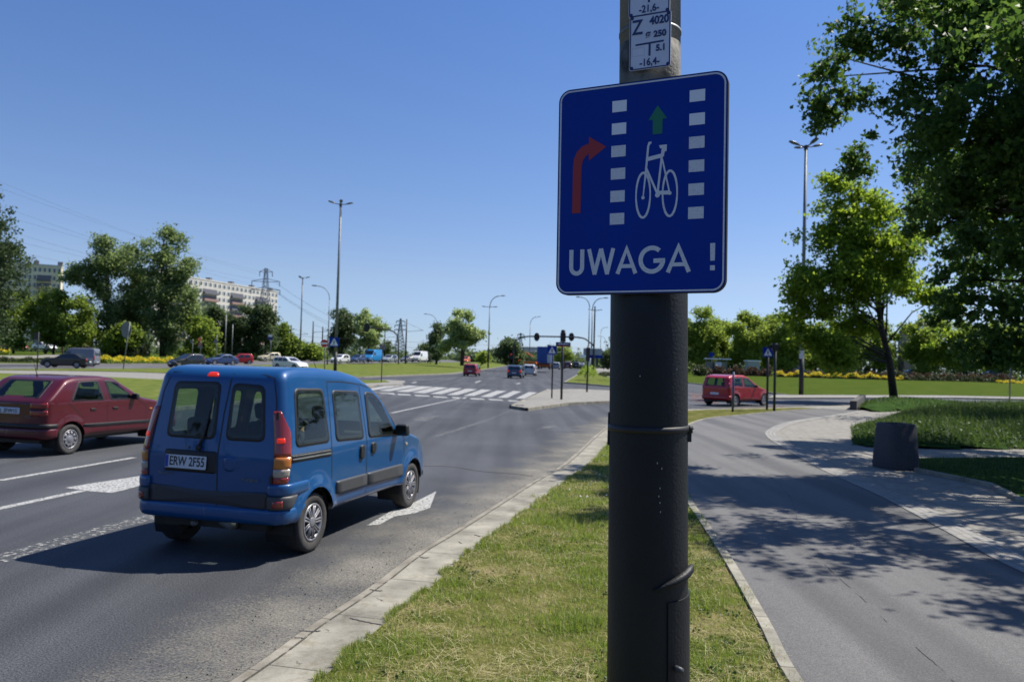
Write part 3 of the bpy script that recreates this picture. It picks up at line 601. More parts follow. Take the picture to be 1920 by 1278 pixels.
# sign
def signobj(name, label, cat, M_=SM):
    e = bpy.data.objects.new(name, None); S.collection.objects.link(e); e.matrix_world = M_; return tag(e, label, cat)
sign = signobj('traffic_sign', 'big blue cycle lane warning sign reading UWAGA, strapped to the black post', 'road sign')
def rrect(w_, h_, r, n_=10):
    P = []
    for cx_, cz_, a0 in ((w_/2-r, h_/2-r, 0), (-w_/2+r, h_/2-r, 90), (-w_/2+r, -h_/2+r, 180), (w_/2-r, -h_/2+r, 270)):
        for k in range(n_+1): a_ = math.radians(a0+90*k/n_); P.append((cx_+r*math.cos(a_), 0, cz_+r*math.sin(a_)))
    return P
mb = MB(); P = rrect(.612, .756, .045); mb.prism(P, (0, 0, 0), (0, .0015, 0)); k = len(P)
Pi = rrect(.600, .744, .040); o_ = len(mb.v)
mb.add([(p[0], 0, p[2]) for p in P]+[(p[0], .026, p[2]) for p in P]+[(p[0], .026, p[2]) for p in Pi]+[(p[0], .001, p[2]) for p in Pi], [(i, (i+1) % k, (i+1) % k+k, i+k) for i in range(k)]+[(i+k, (i+1) % k+k, (i+1) % k+2*k, i+2*k) for i in range(k)]+[(i+2*k, (i+1) % k+2*k, (i+1) % k+3*k, i+3*k) for i in range(k)])
fixn(mb.build('panel', mat('panel_dark_edge', (.03, .032, .04), .5, .3), sign))
def face(name, pts, m, y0=-.0014, y1=-.0004, parent=None):
    mb = MB(); mb.prism([(a_, 0, b_) for a_, b_ in pts], (0, y1, 0), (0, y0, 0)); return fixn(mb.build(name, m, parent or sign))
def ringface(name, Po, Pi_, m, y0, y1, parent=None):
    mb = MB(); k = len(Po); V = [(p[0], y1, p[2]) for p in Po]+[(p[0], y0, p[2]) for p in Po]+[(p[0], y0, p[2]) for p in Pi_]+[(p[0], y1, p[2]) for p in Pi_]
    mb.add(V, [(i+a_*k, (i+1) % k+a_*k, (i+1) % k+(a_+1)*k, i+(a_+1)*k) for a_ in range(3) for i in range(k)]); return fixn(mb.build(name, m, parent or sign))
face('blue_field', [(p[0], p[2]) for p in rrect(.606, .750, .042)], M['signblue'], -.0012, -.0002)
ringface('white_border', rrect(.600, .744, .039), rrect(.589, .733, .034), M['signhex'], -.0022, -.0010)
for i in range(6):
    h_ = .0405
    for (xc, z0) in ((-.0735-.0006*i, .295), (.2033, .300)):
        zc = z0-.0808*i; a_ = .0265
        q_ = MB(); q_.prism([(xc-a_, 0, zc-h_/2), (xc+a_, 0, zc-h_/2), (xc+a_, 0, zc+h_/2), (xc-a_, 0, zc+h_/2)], (0, -.001, 0), (0, -.0022, 0)); fixn(q_.build('lane_dash', M['signwhite' if i < 2 else 'signhex'], sign))
face('red_arrow', [(-.247, -.080), (-.215, -.080), (-.2135, .085), (-.210, .108), (-.200, .124), (-.186, .1345), (-.186, .1085), (-.121, .154), (-.186, .196), (-.186, .172), (-.212, .163), (-.232, .145), (-.243, .120), (-.246, .095)], M['signred'], -.0022, -.001)
face('green_arrow', [(.049, .181), (.083, .181), (.0835, .233), (.099, .233), (.0655, .282), (.033, .233), (.0485, .233)], M['signgreen'], -.0022, -.001)
def stroke(mb, pts, w_, y0=-.0022, y1=-.001, closed=False):
    P = [Vector((a_, 0, b_)) for a_, b_ in pts]; L = []; R_ = []; n_ = len(P)
    for i in range(n_):
        t0 = (P[i]-P[i-1]).normalized() if (i or closed) else (P[1]-P[0]).normalized()
        t1 = (P[(i+1) % n_]-P[i]).normalized() if (i < n_-1 or closed) else t0
        t = (t0+t1).normalized(); m_ = Vector((t.z, 0, -t.x)); k_ = 1/max(.5, (t.dot(t0))); ww = w_[i] if hasattr(w_, '__len__') else w_
        L.append(P[i]+m_*ww/2*k_); R_.append(P[i]-m_*ww/2*k_)
    V = [v+Vector((0, y1, 0)) for v in L]+[v+Vector((0, y0, 0)) for v in L]+[v+Vector((0, y0, 0)) for v in R_]+[v+Vector((0, y1, 0)) for v in R_]
    F = []
    for i in range(n_ if closed else n_-1):
        j = (i+1) % n_
        for a_ in range(3): F.append((i+a_*n_, j+a_*n_, j+(a_+1)*n_, i+(a_+1)*n_))
    if not closed: F += [(0, n_, 2*n_, 3*n_), (n_-1, 2*n_-1, 3*n_-1, 4*n_-1)]
    mb.add(V, F)
bk = MB()
for cx_, cz_ in ((.0175, -.031), (.1125, -.031)):
    stroke(bk, [(cx_+.0255*math.cos(t_), cz_+.079*math.sin(t_)) for t_ in np.linspace(0, 2*math.pi, 40)[:-1]], [.0052+.003*abs(math.sin(t_)) for t_ in np.linspace(0, 2*math.pi, 40)[:-1]], closed=True)
Y2 = dict(y0=-.0023, y1=-.001)
stroke(bk, [(.0175, -.040), (.0265, .056), (.0335, .140), (.0375, .152), (.045, .153)], [.004, .007, .0075, .008, .007], **Y2)
stroke(bk, [(.030, .095), (.084, .104)], .014, -.0024, -.001)
stroke(bk, [(.028, .062), (.069, -.030)], .0075, -.0025, -.001)
stroke(bk, [(.085, .125), (.069, -.030)], .0072, -.0026, -.001)
stroke(bk, [(.084, .092), (.112, -.030)], .0055, -.0027, -.001)
stroke(bk, [(.069, -.026), (.112, -.028)], .0135, -.0028, -.001)
stroke(bk, [(.086, .100), (.0905, .126)], .007, -.0029, -.001)
bk.prism([(.0725, 0, .140), (.100, 0, .141), (.099, 0, .117), (.088, 0, .118), (.083, 0, .127), (.076, 0, .130)], (0, -.001, 0), (0, -.003, 0))
bk.lathe([(.0, -.0031), (.0085, -.0031), (.0085, -.001)], 20, 'y', (.069, 0, -.034)); bk.lathe([(.0, -.0031), (.0065, -.0031), (.0065, -.001)], 16, 'y', (.112, 0, -.030)); bk.lathe([(.0, -.0031), (.006, -.0031), (.006, -.001)], 16, 'y', (.0175, 0, -.040))
fixn(bk.build('bicycle_symbol', M['signhex'], sign))
sw = .0155; zt_, zb2 = -.2135, -.306; tx = MB()
def endl():
    global tx
    fixn(tx.build('letter', M['signhex'], sign)); tx = MB()
stroke(tx, [(-.247, zt_)]+[(-.247, -.275)]+[(-.226-.021*math.cos(t_), -.277-.0235*math.sin(t_)) for t_ in np.linspace(.15, math.pi-.15, 12)]+[(-.205, -.275), (-.205, zt_)], sw); endl()
for i_, q_ in enumerate([((-.1795, zt_), (-.157, zb2)), ((-.158, zb2), (-.134, zt_)), ((-.134, zt_), (-.110, zb2)), ((-.111, zb2), (-.0885, zt_))]): stroke(tx, q_, sw*.92, -.0022-.0001*i_, -.001)
endl()
def letA(x0, x1, yy):
    xm = (x0+x1)/2; stroke(tx, [(x0+.006, zb2), (xm, zt_-.004), (x1-.006, zb2)], sw*.95, -.0022-yy, -.001); stroke(tx, [(x0+.018, -.279), (x1-.018, -.279)], sw*.85, -.0023-yy, -.001)
letA(-.078, -.000, 0); endl()
gc = (.052, -.2595); stroke(tx, [(gc[0]+.040*math.cos(t_), gc[1]+.0415*math.sin(t_)) for t_ in np.linspace(math.radians(48), math.radians(352), 30)]+[(gc[0]+.0395, gc[1]-.004), (gc[0]+.006, gc[1]-.004)], sw); endl()
letA(.103, .188, 0); endl()
tx.prism([(.253, 0, zt_+.003), (.270, 0, zt_+.003), (.269, 0, -.270), (.254, 0, -.270)], (0, -.001, 0), (0, -.0022, 0)); tx.prism([(.2535, 0, -.286), (.2695, 0, -.286), (.2695, 0, -.303), (.2535, 0, -.303)], (0, -.001, 0), (0, -.0022, 0))
endl()
for z in (-.2, .2): br = MB(); br.box((.04, .035, z), (.30, .016, .03)); br.build('bracket', M['galv'], sign)
# small hydrant plaques above
def plaque(label, cpx, w_, h_, top=False):
    c = onplane(cpx[0], cpx[1], .020); m_ = SM.copy(); m_.translation = c
    e = signobj('marker_plaque', label, 'plaque', m_); tag(e, group='plaques on the concrete shaft')
    mb = MB(); mb.prism(rrect(w_, h_, .008, 4), (0, 0, 0), (0, .003, 0)); fixn(mb.build('plate', M['tag'], e))
    ringface('border', rrect(w_-.004, h_-.004, .007, 4), rrect(w_-.011, h_-.011, .005, 4), M['tagblue'], -.0012, .0, e)
    for sx in (-1, 1):
        for sz in (-1, 1):
            q = MB(); q.lathe([(0, -.0035), (.004, -.0035), (.0062, 0)], 14, 'y', (sx*(w_/2-.0095), 0, sz*(h_/2-.0095))); q.build('screw', M['tagblue'], e, True)
    return e
def ptext(e, s, size, x, z, fw=None, bold=.0):
    t_ = text_mesh(s, size, M['tagblue'], 'lettering', e, fw, bold=bold); t_.rotation_euler = (math.pi/2, 0, 0); t_.location = (x, -.0012, z); return t_
W_, H_ = .150, .199
e = plaque('white enamel plaque with the figures Z 4020 and 250, directly above the blue sign', (1218.5, 77), W_, H_)
ptext(e, 'Z', .075, -.046, .052, .040, .0008); ptext(e, '4020', .040, .033, .070, .070, .0012); ptext(e, 'ø', .040, -.006, .026, .019, .0004); ptext(e, '250', .030, .036, .021, .046, .0012); ptext(e, '5.1', .030, .040, -.030, .031, .0012); ptext(e, '-16,4-', .036, 0, -.076, .072, .0006)
q = MB(); q.prism([(-.052, 0, -.0055), (.050, 0, -.0035), (.050, 0, -.0095), (-.052, 0, -.0115)], (0, 0, 0), (0, -.0012, 0)); q.prism([(-.004, 0, -.009), (.003, 0, -.009), (.003, 0, -.053), (-.004, 0, -.053)], (0, 0, 0), (0, -.0014, 0)); fixn(q.build('t_bar', M['tagblue'], e))
th = M['plate']
for (x0, x1, z0, z1) in ((-.064, -.020, -.048, -.020),): 
    q = MB()
    for a_ in ((x0, x1, z1, z1+.0006), (x0, x1, z0-.0006, z0), (x0-.0006, x0, z0, z1), (x1, x1+.0006, z0, z1)): q.prism([(a_[0], 0, a_[2]), (a_[1], 0, a_[2]), (a_[1], 0, a_[3]), (a_[0], 0, a_[3])], (0, 0, 0), (0, -.0006, 0))
q.build('embossed_frame', mat('plaque_emboss', (.4, .43, .52), .5), e)
e = plaque('white enamel plaque reading 21,6, the upper one cut by the picture edge', (1217.5, -23), W_, H_)
ptext(e, '-21,6-', .036, 0, -.076, .072, .0006); ptext(e, 'Z', .075, -.046, .052, .040, .0008); ptext(e, '4020', .040, .033, .070, .070, .0012)
q = MB(); q.prism([(-.052, 0, -.0055), (.050, 0, -.0035), (.050, 0, -.0095), (-.052, 0, -.0115)], (0, 0, 0), (0, -.0012, 0)); q.prism([(-.004, 0, -.009), (.003, 0, -.009), (.003, 0, -.053), (-.004, 0, -.053)], (0, 0, 0), (0, -.0014, 0)); fixn(q.build('t_bar', M['tagblue'], e))
# ------------------------------------------------------------------ vehicles
def sst(a, b, x): t = np.clip((x-a)/(b-a), 0, 1); return t*t*(3-2*t)
class Car:
    """vehicle surface: a rounded box bent to a side profile. x forward from the rear axle, y left, z up"""
    def __init__(s, xr, xf, W, zb, prof, belt=.95, tum=.19, r=.11, lr=0, lrz=.9, lf=0, lfz=.6, plan=.06, planr=.02, zr=None):
        s.xr, s.xf, s.W, s.zb, s.belt, s.tum, s.r, s.lr, s.lrz, s.lf, s.lfz, s.plan, s.planr = xr, xf, W, zb, belt, tum, r, lr, lrz, lf, lfz, plan, planr
        px = [p[0] for p in prof]; pz_ = [p[1] for p in prof]
        X = np.linspace(xr-.3, xf+.3, 400); Z = np.interp(X, px, pz_); k = np.ones(9)/9; s.X = X; s.Z = np.convolve(np.pad(Z, 4, 'edge'), k, 'valid')
        s.lo = np.array([xr, -W/2, 0.]); s.hi = np.array([xf, W/2, 1.5])
    def top(s, x): return np.interp(x, s.X, s.Z)
    def S(s, p, off=0.):
        p = np.atleast_2d(np.asarray(p, float)); core = np.clip(p, s.lo+s.r, s.hi-s.r); d = p-core; L = np.linalg.norm(d, axis=1)[:, None]
        q = core+d/np.maximum(L, 1e-6)*(s.r+off); x, y, z = q[:, 0].copy(), q[:, 1].copy(), q[:, 2]
        zz = s.zb+z/1.5*(s.top(x)-s.zb)
        tumb = 1-s.tum*np.clip((zz-s.belt)/.8, 0, 1.2)**1.15-.035*np.clip((.5-zz)/.3, 0, 1)**2
        mid = (s.xr+s.xf)/2; hl = (s.xf-s.xr)/2
        u = (x-mid)/hl; pl = 1-s.plan*np.clip(u, 0, 1.2)**4-s.planr*np.clip(-u, 0, 1.2)**4
        y = y*tumb*pl
        yc = np.clip(np.abs(q[:, 1])/(s.W/2), 0, 1)
        x = x+s.lr*np.clip((zz-s.lrz)/.8, 0, 1.3)*(1-sst(s.xr, s.xr+.7, x))-s.lf*np.clip((zz-s.lfz)/.6, 0, 1.3)*sst(s.xf-.7, s.xf, x)
        x = x+.05*yc**2*(1-sst(s.xr, s.xr+.5, x))-.16*yc**2*sst(s.xf-.6, s.xf, x)
        return np.stack([x, y, zz], 1)
    def inv(s, face, a, b, off=0.):
        """pre-bend points whose surface point has the wanted two coordinates"""
        a = np.asarray(a, float); b = np.asarray(b, float); n = len(a)
        if face in 'LR':
            y = s.W/2*(1 if face == 'L' else -1); p = np.stack([a, np.full(n, y), np.clip((b-s.zb)/(s.top(a)-s.zb), 0, 1)*1.5], 1); i, j = 0, 2
        elif face in 'BF':
            x = s.xr if face == 'B' else s.xf; p = np.stack([np.full(n, x), a, (b-s.zb)/(s.top(x)-s.zb)*1.5], 1); i, j = 1, 2
        else: p = np.stack([a, b, np.full(n, 1.5)], 1); i, j = 0, 1
        for _ in range(12):
            q = s.S(p, off); sc = 1.5/(s.top(p[:, 0])-s.zb) if j == 2 else 1
            p[:, i] += (a-q[:, i])*.8; p[:, j] += (b-q[:, j])*sc*.8
            p = np.clip(p, s.lo, s.hi)
        return p
def rpoly(P, r, n=5):
    """round the corners of a 2D polygon"""
    out = []; k = len(P)
    for i in range(k):
        a, b, c = Vector(P[i-1]), Vector(P[i]), Vector(P[(i+1) % k]); u = (a-b); v = (c-b); d = min(r, u.length*.45, v.length*.45); p, q = b+u.normalized()*d, b+v.normalized()*d
        for t in range(n+1): t /= n; out.append(((1-t)**2*p+2*t*(1-t)*b+t*t*q)[:])
    return out
def patch(c, face, poly, off, name, m, parent, off0=None, rings=5, rad_=.06, rot=None, inner=None):
    """a panel lying on the vehicle surface; inner: leave a hole scaled by that factor (a frame)"""
    P = np.array(rpoly(poly, rad_)) if rad_ else np.array(poly, float); cen = (P.min(0)+P.max(0))/2; k = len(P); V = []
    sc = [1-(1-(inner or 0))*i/rings for i in range(rings+1)] if inner else [1-i/rings for i in range(rings)]
    if off0 is not None: q = c.S(c.inv(face, P[:, 0], P[:, 1], 0), off0); V.append(q)
    for t in sc:
        Q = cen+(P-cen)*t if not inner else cen+(P-cen)*np.array([1-(1-t), 1-(1-t)]); V.append(c.S(c.inv(face, Q[:, 0], Q[:, 1], 0), off))
    V = np.concatenate(V); nr = len(V)//k; F = [(a*k+i, a*k+(i+1) % k, (a+1)*k+(i+1) % k, (a+1)*k+i) for a in range(nr-1) for i in range(k)]
    if not inner: V = np.concatenate([V, c.S(c.inv(face, [cen[0]], [cen[1]], 0), off)]); F += [((nr-1)*k+i, (nr-1)*k+(i+1) % k, nr*k) for i in range(k)]
    mb = MB(); mb.add(V, F); o = mb.build(name, m, parent, True); fixn(o); return o
def band(c, s0, s1, z0, z1, off, name, m, parent, side='R', off0=-.01, rear=True, ns=30, nz=6, round_=0.0):
    """strip round a corner: s<0 lies on the end face, s>0 along the side; z in metres; s0,s1 may be functions of z"""
    V = []; sg = -1 if side == 'R' else 1
    for j in range(nz+1):
        z = z0+(z1-z0)*j/nz; a0 = s0(z) if callable(s0) else s0; a1 = s1(z) if callable(s1) else s1
        for i in range(ns+1):
            s_ = a0+(a1-a0)*i/ns
            x = (c.xr+max(s_, 0)) if rear else (c.xf-max(s_, 0)); y = sg*(c.W/2-max(-s_, 0))
            V.append((x, y, (z-c.zb)/(c.top(x)-c.zb)*1.5))
    V = np.array(V); e = np.ones(len(V))*off
    if round_:
        for j in range(nz+1):
            t = abs(2*j/nz-1); e[j*(ns+1):(j+1)*(ns+1)] = off-round_*t**4
    A = np.concatenate([c.S(V[i:i+1], e[i]) for i in range(len(V))]); B = c.S(V, off0); n_ = len(V); w_ = ns+1; mb = MB()
    F = [(j*w_+i, j*w_+i+1, (j+1)*w_+i+1, (j+1)*w_+i) for j in range(nz) for i in range(ns)]
    bd = [i for i in range(w_)]+[(j+1)*w_-1 for j in range(1, nz+1)]+[nz*w_+i for i in range(ns-1, -1, -1)]+[j*w_ for j in range(nz-1, 0, -1)]
    F += [(bd[i], bd[(i+1) % len(bd)], bd[(i+1) % len(bd)]+n_, bd[i]+n_) for i in range(len(bd))]
    mb.add(np.concatenate([A, B]), F); o = mb.build(name, m, parent, True); fixn(o); return o
def seam(c, face, pts, parent, wd=.008, off=.0015, mb=None):
    P = np.array(pts, float); Q = [P[0]]
    for i in range(len(P)-1):
        L = np.linalg.norm(P[i+1]-P[i]); n = max(2, int(L/.05)); Q += [P[i]+(P[i+1]-P[i])*t/n for t in range(1, n+1)]
    Q = np.array(Q); T = np.gradient(Q, axis=0); T /= np.linalg.norm(T, axis=1)[:, None]+1e-9; N = np.stack([T[:, 1], -T[:, 0]], 1)*wd/2
    A = c.S(c.inv(face, *(Q+N).T), off); B = c.S(c.inv(face, *(Q-N).T), off); k = len(Q)
    mb.add(np.concatenate([A, B]), [(i, i+1, i+1+k, i+k) for i in range(k-1)])
def shell(c, name, m, parent, cell=.05, holes=(), arches=(), flare=0):
    """holes: (face, polygon); arches: (x, z, r)"""
    bm = bmesh.new(); hol = {}
    for f, P in holes: hol.setdefault(f, []).append(np.array(rpoly(P, .05)))
    def grid(face, a0, a1, b0, b1, na, nb, fn):
        a, b = np.meshgrid(np.linspace(a0, a1, na+1), np.linspace(b0, b1, nb+1)); a, b = a.ravel(), b.ravel(); p = fn(a, b); q = c.S(p, 0)
        if face in 'LR':
            if flare:
                for cx_, cz_, R_ in arches:
                    d = np.hypot(q[:, 0]-cx_, q[:, 2]-cz_); e = flare*np.exp(-((d-R_)/.09)**2)*(q[:, 2] > cz_-.1); q[:, 1] += e*(1 if face == 'L' else -1)
            for cx_, cz_, R_ in arches:
                d = np.hypot(q[:, 0]-cx_, q[:, 2]-cz_); mk = np.abs(d-R_) < cell*.62; k_ = R_/np.maximum(d, 1e-6)
                q[mk, 0] = cx_+(q[mk, 0]-cx_)*k_[mk]; q[mk, 2] = cz_+(q[mk, 2]-cz_)*k_[mk]
        co = {'L': (0, 2), 'R': (0, 2), 'B': (1, 2), 'F': (1, 2), 'T': (0, 1)}[face]; vs = [bm.verts.new(x) for x in q]; w_ = na+1
        for j in range(nb):
            for i in range(na):
                id_ = [j*w_+i, j*w_+i+1, (j+1)*w_+i+1, (j+1)*w_+i]; cc = q[id_].mean(0); u, v = cc[co[0]], cc[co[1]]
                if any(inpoly(np.array([u]), np.array([v]), P)[0] for P in hol.get(face, [])): continue
                if face in 'LR' and any(math.hypot(cc[0]-a_[0], cc[2]-a_[1]) < a_[2] for a_ in arches): continue
                try: f = bm.faces.new([vs[k] for k in id_]); f.smooth = True
                except ValueError: pass
    nx = int((c.xf-c.xr)/cell); nz = int(1.5/cell); ny = int(c.W/cell)
    for face, sg in (('R', -1), ('L', 1)): grid(face, c.xr, c.xf, 0, 1.5, nx, nz, lambda a, b: np.stack([a, np.full(len(a), sg*c.W/2), b], 1))
    for face, x in (('B', c.xr), ('F', c.xf)): grid(face, -c.W/2, c.W/2, 0, 1.5, ny, nz, lambda a, b: np.stack([np.full(len(a), x), a, b], 1))
    grid('T', c.xr, c.xf, -c.W/2, c.W/2, nx, ny, lambda a, b: np.stack([a, b, np.full(len(a), 1.5)], 1))
    bmesh.ops.remove_doubles(bm, verts=bm.verts, dist=.0008)
    for v in [v for v in bm.verts if not v.link_faces]: bm.verts.remove(v)
    bmesh.ops.recalc_face_normals(bm, faces=bm.faces)
    # make sure normals point outward
    t = max(bm.faces, key=lambda f: f.calc_center_median().z)
    if t.normal.z < 0: bmesh.ops.reverse_faces(bm, faces=bm.faces)
    me = bpy.data.meshes.new(name); bm.to_mesh(me); bm.free(); me.materials.append(m); o = bpy.data.objects.new(name, me); S.collection.objects.link(o); o.parent = parent; return o
def wheel(parent, x, y, R, wd, side, style='spoke', proto={}):
    """tyre mesh with rim, side -1 = right"""
    key = (R, wd, style); sg = side
    if key in proto:
        t0, kids = proto[key]; t = t0.copy(); S.collection.objects.link(t); t.parent = parent
        for k in kids: k2 = k.copy(); S.collection.objects.link(k2); k2.parent = t
    else:
        mb = MB(); h = wd/2; ri = R*.62
        mb.lathe([(ri, -h*.6), (ri+.01, -h*.93), (R*.84, -h*1.03), (R*.955, -h*.96), (R*.99, -h*.75), (R, -h*.3), (R, h*.3), (R*.99, h*.75), (R*.955, h*.96), (R*.84, h*1.03), (ri+.01, h*.93), (ri, h*.6)], 48, 'y')
        t = mb.build('wheel', M['rubber'], parent, True); kids = []
        mb = MB(); mb.lathe([(ri+.003, -h*.4), (ri+.006, -h*.97), (ri-.012, -h*.99), (ri-.022, -h*.72), (ri-.03, -h*.3)], 48, 'y')
        if style == 'spoke':
            for k in range(9):
                for d in (-.095, .095):
                    a = 2*math.pi*k/9; p0 = Vector((math.cos(a+d*2.2)*.055, -h*.82, math.sin(a+d*2.2)*.055)); p1 = Vector((math.cos(a+d)*(ri-.014), -h*.86, math.sin(a+d)*(ri-.014)))
                    u = (p1-p0).normalized(); wv = Vector((-u.z, 0, u.x)); 
                    V = []
                    for p, ww in ((p0, .009), (p1, .0125)): V += [p-wv*ww, p+wv*ww, p+wv*ww*.6+Vector((0, -.009, 0)), p-wv*ww*.6+Vector((0, -.009, 0))]
                    mb.add(V, [(0, 1, 5, 4), (1, 2, 6, 5), (2, 3, 7, 6), (3, 0, 4, 7), (4, 5, 6, 7)])
            mb.lathe([(0, -h*.98), (.035, -h*.97), (.058, -h*.88), (.06, -h*.6)], 24, 'y')
        elif style == 'steel':
            n_ = 12; R1, R2 = .075, ri-.022
            mb.lathe([(0, -h*1.0), (.045, -h*.98), (.06, -h*.9), (R1, -h*.8), (.105, -h*.86)], 24, 'y')
            for k in range(10):
                a = 2*math.pi*k/10; u = Vector((math.cos(a), 0, math.sin(a))); wv = Vector((-u.z, 0, u.x)); V = []
                for rr_, ww, yy in ((.10, .020, -h*.86), (R2, .034, -h*.84)): p = u*rr_+Vector((0, yy, 0)); V += [p-wv*ww, p+wv*ww, p+wv*ww*.8+Vector((0, -.006, 0)), p-wv*ww*.8+Vector((0, -.006, 0))]
                mb.add(V, [(0, 1, 5, 4), (1, 2, 6, 5), (2, 3, 7, 6), (3, 0, 4, 7), (4, 5, 6, 7)])
        else:
            mb.lathe([(0, -h*.95), (.05, -h*.93), (.09, -h*.75), (ri-.05, -h*.8), (ri-.02, -h*.9)], 24, 'y')
        rim = mb.build('rim', M['rim'], t, True); fixn(rim); kids.append(rim)
        mb = MB(); mb.lathe([(0, -h*.45), (ri-.02, -h*.42), (ri-.02, h*.5), (0, h*.5)], 24, 'y'); kids.append(mb.build('brake_disc', M['black'], t))
        proto[key] = (t, kids)
    t.location = (x, y, R); t.rotation_euler = (0, 0, 0 if sg < 0 else math.pi); return t
def tray(c, parent, arches, low=.5):
    """underbody, wheel wells and cabin floor as one dark part"""
    mb = MB(); W = c.W; x0, x1 = c.xr+.14, c.xf-.22
    mb.box(((x0+x1)/2, 0, c.zb+.02), (x1-x0, W-.50, .16))
    segs = []; last = x0
    for ax_, az_, R_ in arches: segs.append((last, ax_-R_-.02)); last = ax_+R_+.02
    segs.append((last, x1))
    for a, b in segs:
        if b-a > .05: mb.box(((a+b)/2, 0, c.zb+.05), (b-a, W-.13, .06))
    mb.box(((c.xr+.25+c.xf-1.1)/2, 0, low), (c.xf-1.1-c.xr-.25, W-.12, .03))
    mb.box((c.xf-1.05, 0, (low+.95)/2-.05), (.04, W-.14, .95-low))
    n_ = 16
    for ax_, az_, R_ in arches:
        for sg in (-1, 1):
            V = []
            for y in (sg*(W/2-.035), sg*(W/2-.33)):
                for k in range(n_+1): a = math.radians(-25+230*k/n_); V.append((ax_+(R_+.004)*math.cos(a), y, az_+(R_+.004)*math.sin(a)))
            V.append((ax_, sg*(W/2-.33), az_)); F = [(k, k+1, k+2+n_, k+1+n_) for k in range(n_)]+[(n_+1+k, n_+2+k, 2*n_+2) for k in range(n_)]; mb.add(V, F)
    return mb.build('underbody', M['black'], parent)
def seats(c, parent, rows, yw=.36, zs=.52):
    for x in rows:
        for y in (-yw, yw):
            mb = MB(); R1 = Matrix.Rotation(math.radians(-14), 3, 'Y')
            mb.box((x+.2, y, zs), (.5, .48, .16)); mb.box((x-.08, y, zs+.34), (.12, .46, .60), R=R1); mb.box((x-.17, y, zs+.76), (.09, .26, .18), R=R1)
            o = mb.build('seat', M['seat'], parent); bv = o.modifiers.new('b', 'BEVEL'); bv.width = .04; bv.segments = 3
def person_skin(name, label, cat, joints, edges, radii, mats, loc=(0, 0, 0), rz=0, parent=None):
    me = bpy.data.meshes.new(name); me.from_pydata(joints, edges, []); o = bpy.data.objects.new(name, me); S.collection.objects.link(o)
    sk = o.modifiers.new('s', 'SKIN'); sk.use_smooth_shade = True
    for i, r in enumerate(radii): me.skin_vertices[0].data[i].radius = (r, r)
    me.skin_vertices[0].data[0].use_root = True
    o.modifiers.new('u', 'SUBSURF').levels = 1; o.modifiers['u'].render_levels = 2; me.materials.append(mats); o.location = loc; o.rotation_euler = (0, 0, rz)
    bpy.context.view_layer.update(); ev = bpy.data.meshes.new_from_object(o.evaluated_get(bpy.context.evaluated_depsgraph_get())); o.modifiers.clear(); o.data = ev
    return o
def driver(carobj, x, y, zs, label, cloth, side=1):
    """a seated person with hands on the wheel, in car space"""
    J = [(x+.02, y, zs+.12), (x-.03, y, zs+.30), (x-.06, y, zs+.48), (x-.05, y, zs+.60), (x-.02, y, zs+.70), (x, y, zs+.80), (x+.02, y, zs+.88),
         (x-.05, y+.17, zs+.52), (x+.12, y+.22, zs+.33), (x+.36, y+.14, zs+.42), (x+.42, y+.13, zs+.44),
         (x-.05, y-.17, zs+.52), (x+.12, y-.22, zs+.33), (x+.36, y-.14, zs+.42), (x+.42, y-.13, zs+.44),
         (x+.42, y+.10, zs+.14), (x+.62, y+.10, zs-.14), (x+.42, y-.10, zs+.14), (x+.62, y-.10, zs-.14)]
    E_ = [(0, 1), (1, 2), (2, 3), (3, 4), (4, 5), (5, 6), (2, 7), (7, 8), (8, 9), (9, 10), (2, 11), (11, 12), (12, 13), (13, 14), (0, 15), (15, 16), (0, 17), (17, 18)]
    R_ = [.15, .14, .15, .06, .075, .10, .075, .065, .05, .04, .04, .065, .05, .04, .04, .08, .055, .08, .055]
    o = person_skin('person', None, None, J, E_, R_, M['skin']); o.matrix_world = carobj.matrix_world.copy() if False else Matrix.Translation(carobj.location) @ Matrix.Rotation(carobj.rotation_euler.z, 4, 'Z')
    tag(o, label, 'person'); mb = MB(); mb.lathe([(.0, .95), (.07, .93), (.105, .86), (.112, .78), (.09, .70)], 16, 'z', (x-.02, y, zs)); mb.build('hair', M['hair'], o, True)
    mb = MB(); mb.lathe([(.16, .05), (.185, .2), (.20, .36), (.19, .50), (.10, .60), (.07, .63)], 18, 'z', (x-.05, y, zs)); 
    for sg in (-1, 1): mb.tube([(x-.05, y+sg*.17, zs+.52), (x+.12, y+sg*.22, zs+.33), (x+.26, y+sg*.17, zs+.385)], [.08, .062, .052], 12)
    mb.build('jacket', cloth, o, True); return o
def steering(parent, x, y, z):
    mb = MB(); P = [(x-.06*math.cos(a)*.4, y+.18*math.sin(a), z+.18*math.cos(a)) for a in np.linspace(0, 2*math.pi, 25)]; mb.tube(P, .012, 8); mb.tube([(x+.2, y, z-.08), (x, y, z)], .03, 8); mb.box((x, y, z), (.03, .34, .03)); mb.build('steering_wheel', M['black'], parent, True)
def mirror(parent, x, y, z, m, sg, sc=1):
    mb = MB(); mb.box((x, y+sg*.11*sc, z), (.10*sc, .18*sc, .14*sc), taper=.85); o = mb.build('wing_mirror', m, parent); b = o.modifiers.new('b', 'BEVEL'); b.width = .03*sc; b.segments = 3
    g = MB(); g.box((x-.052*sc, y+sg*.11*sc, z), (.004, .14*sc, .105*sc)); g.build('mirror_glass', M['glass_dark'], o); return o
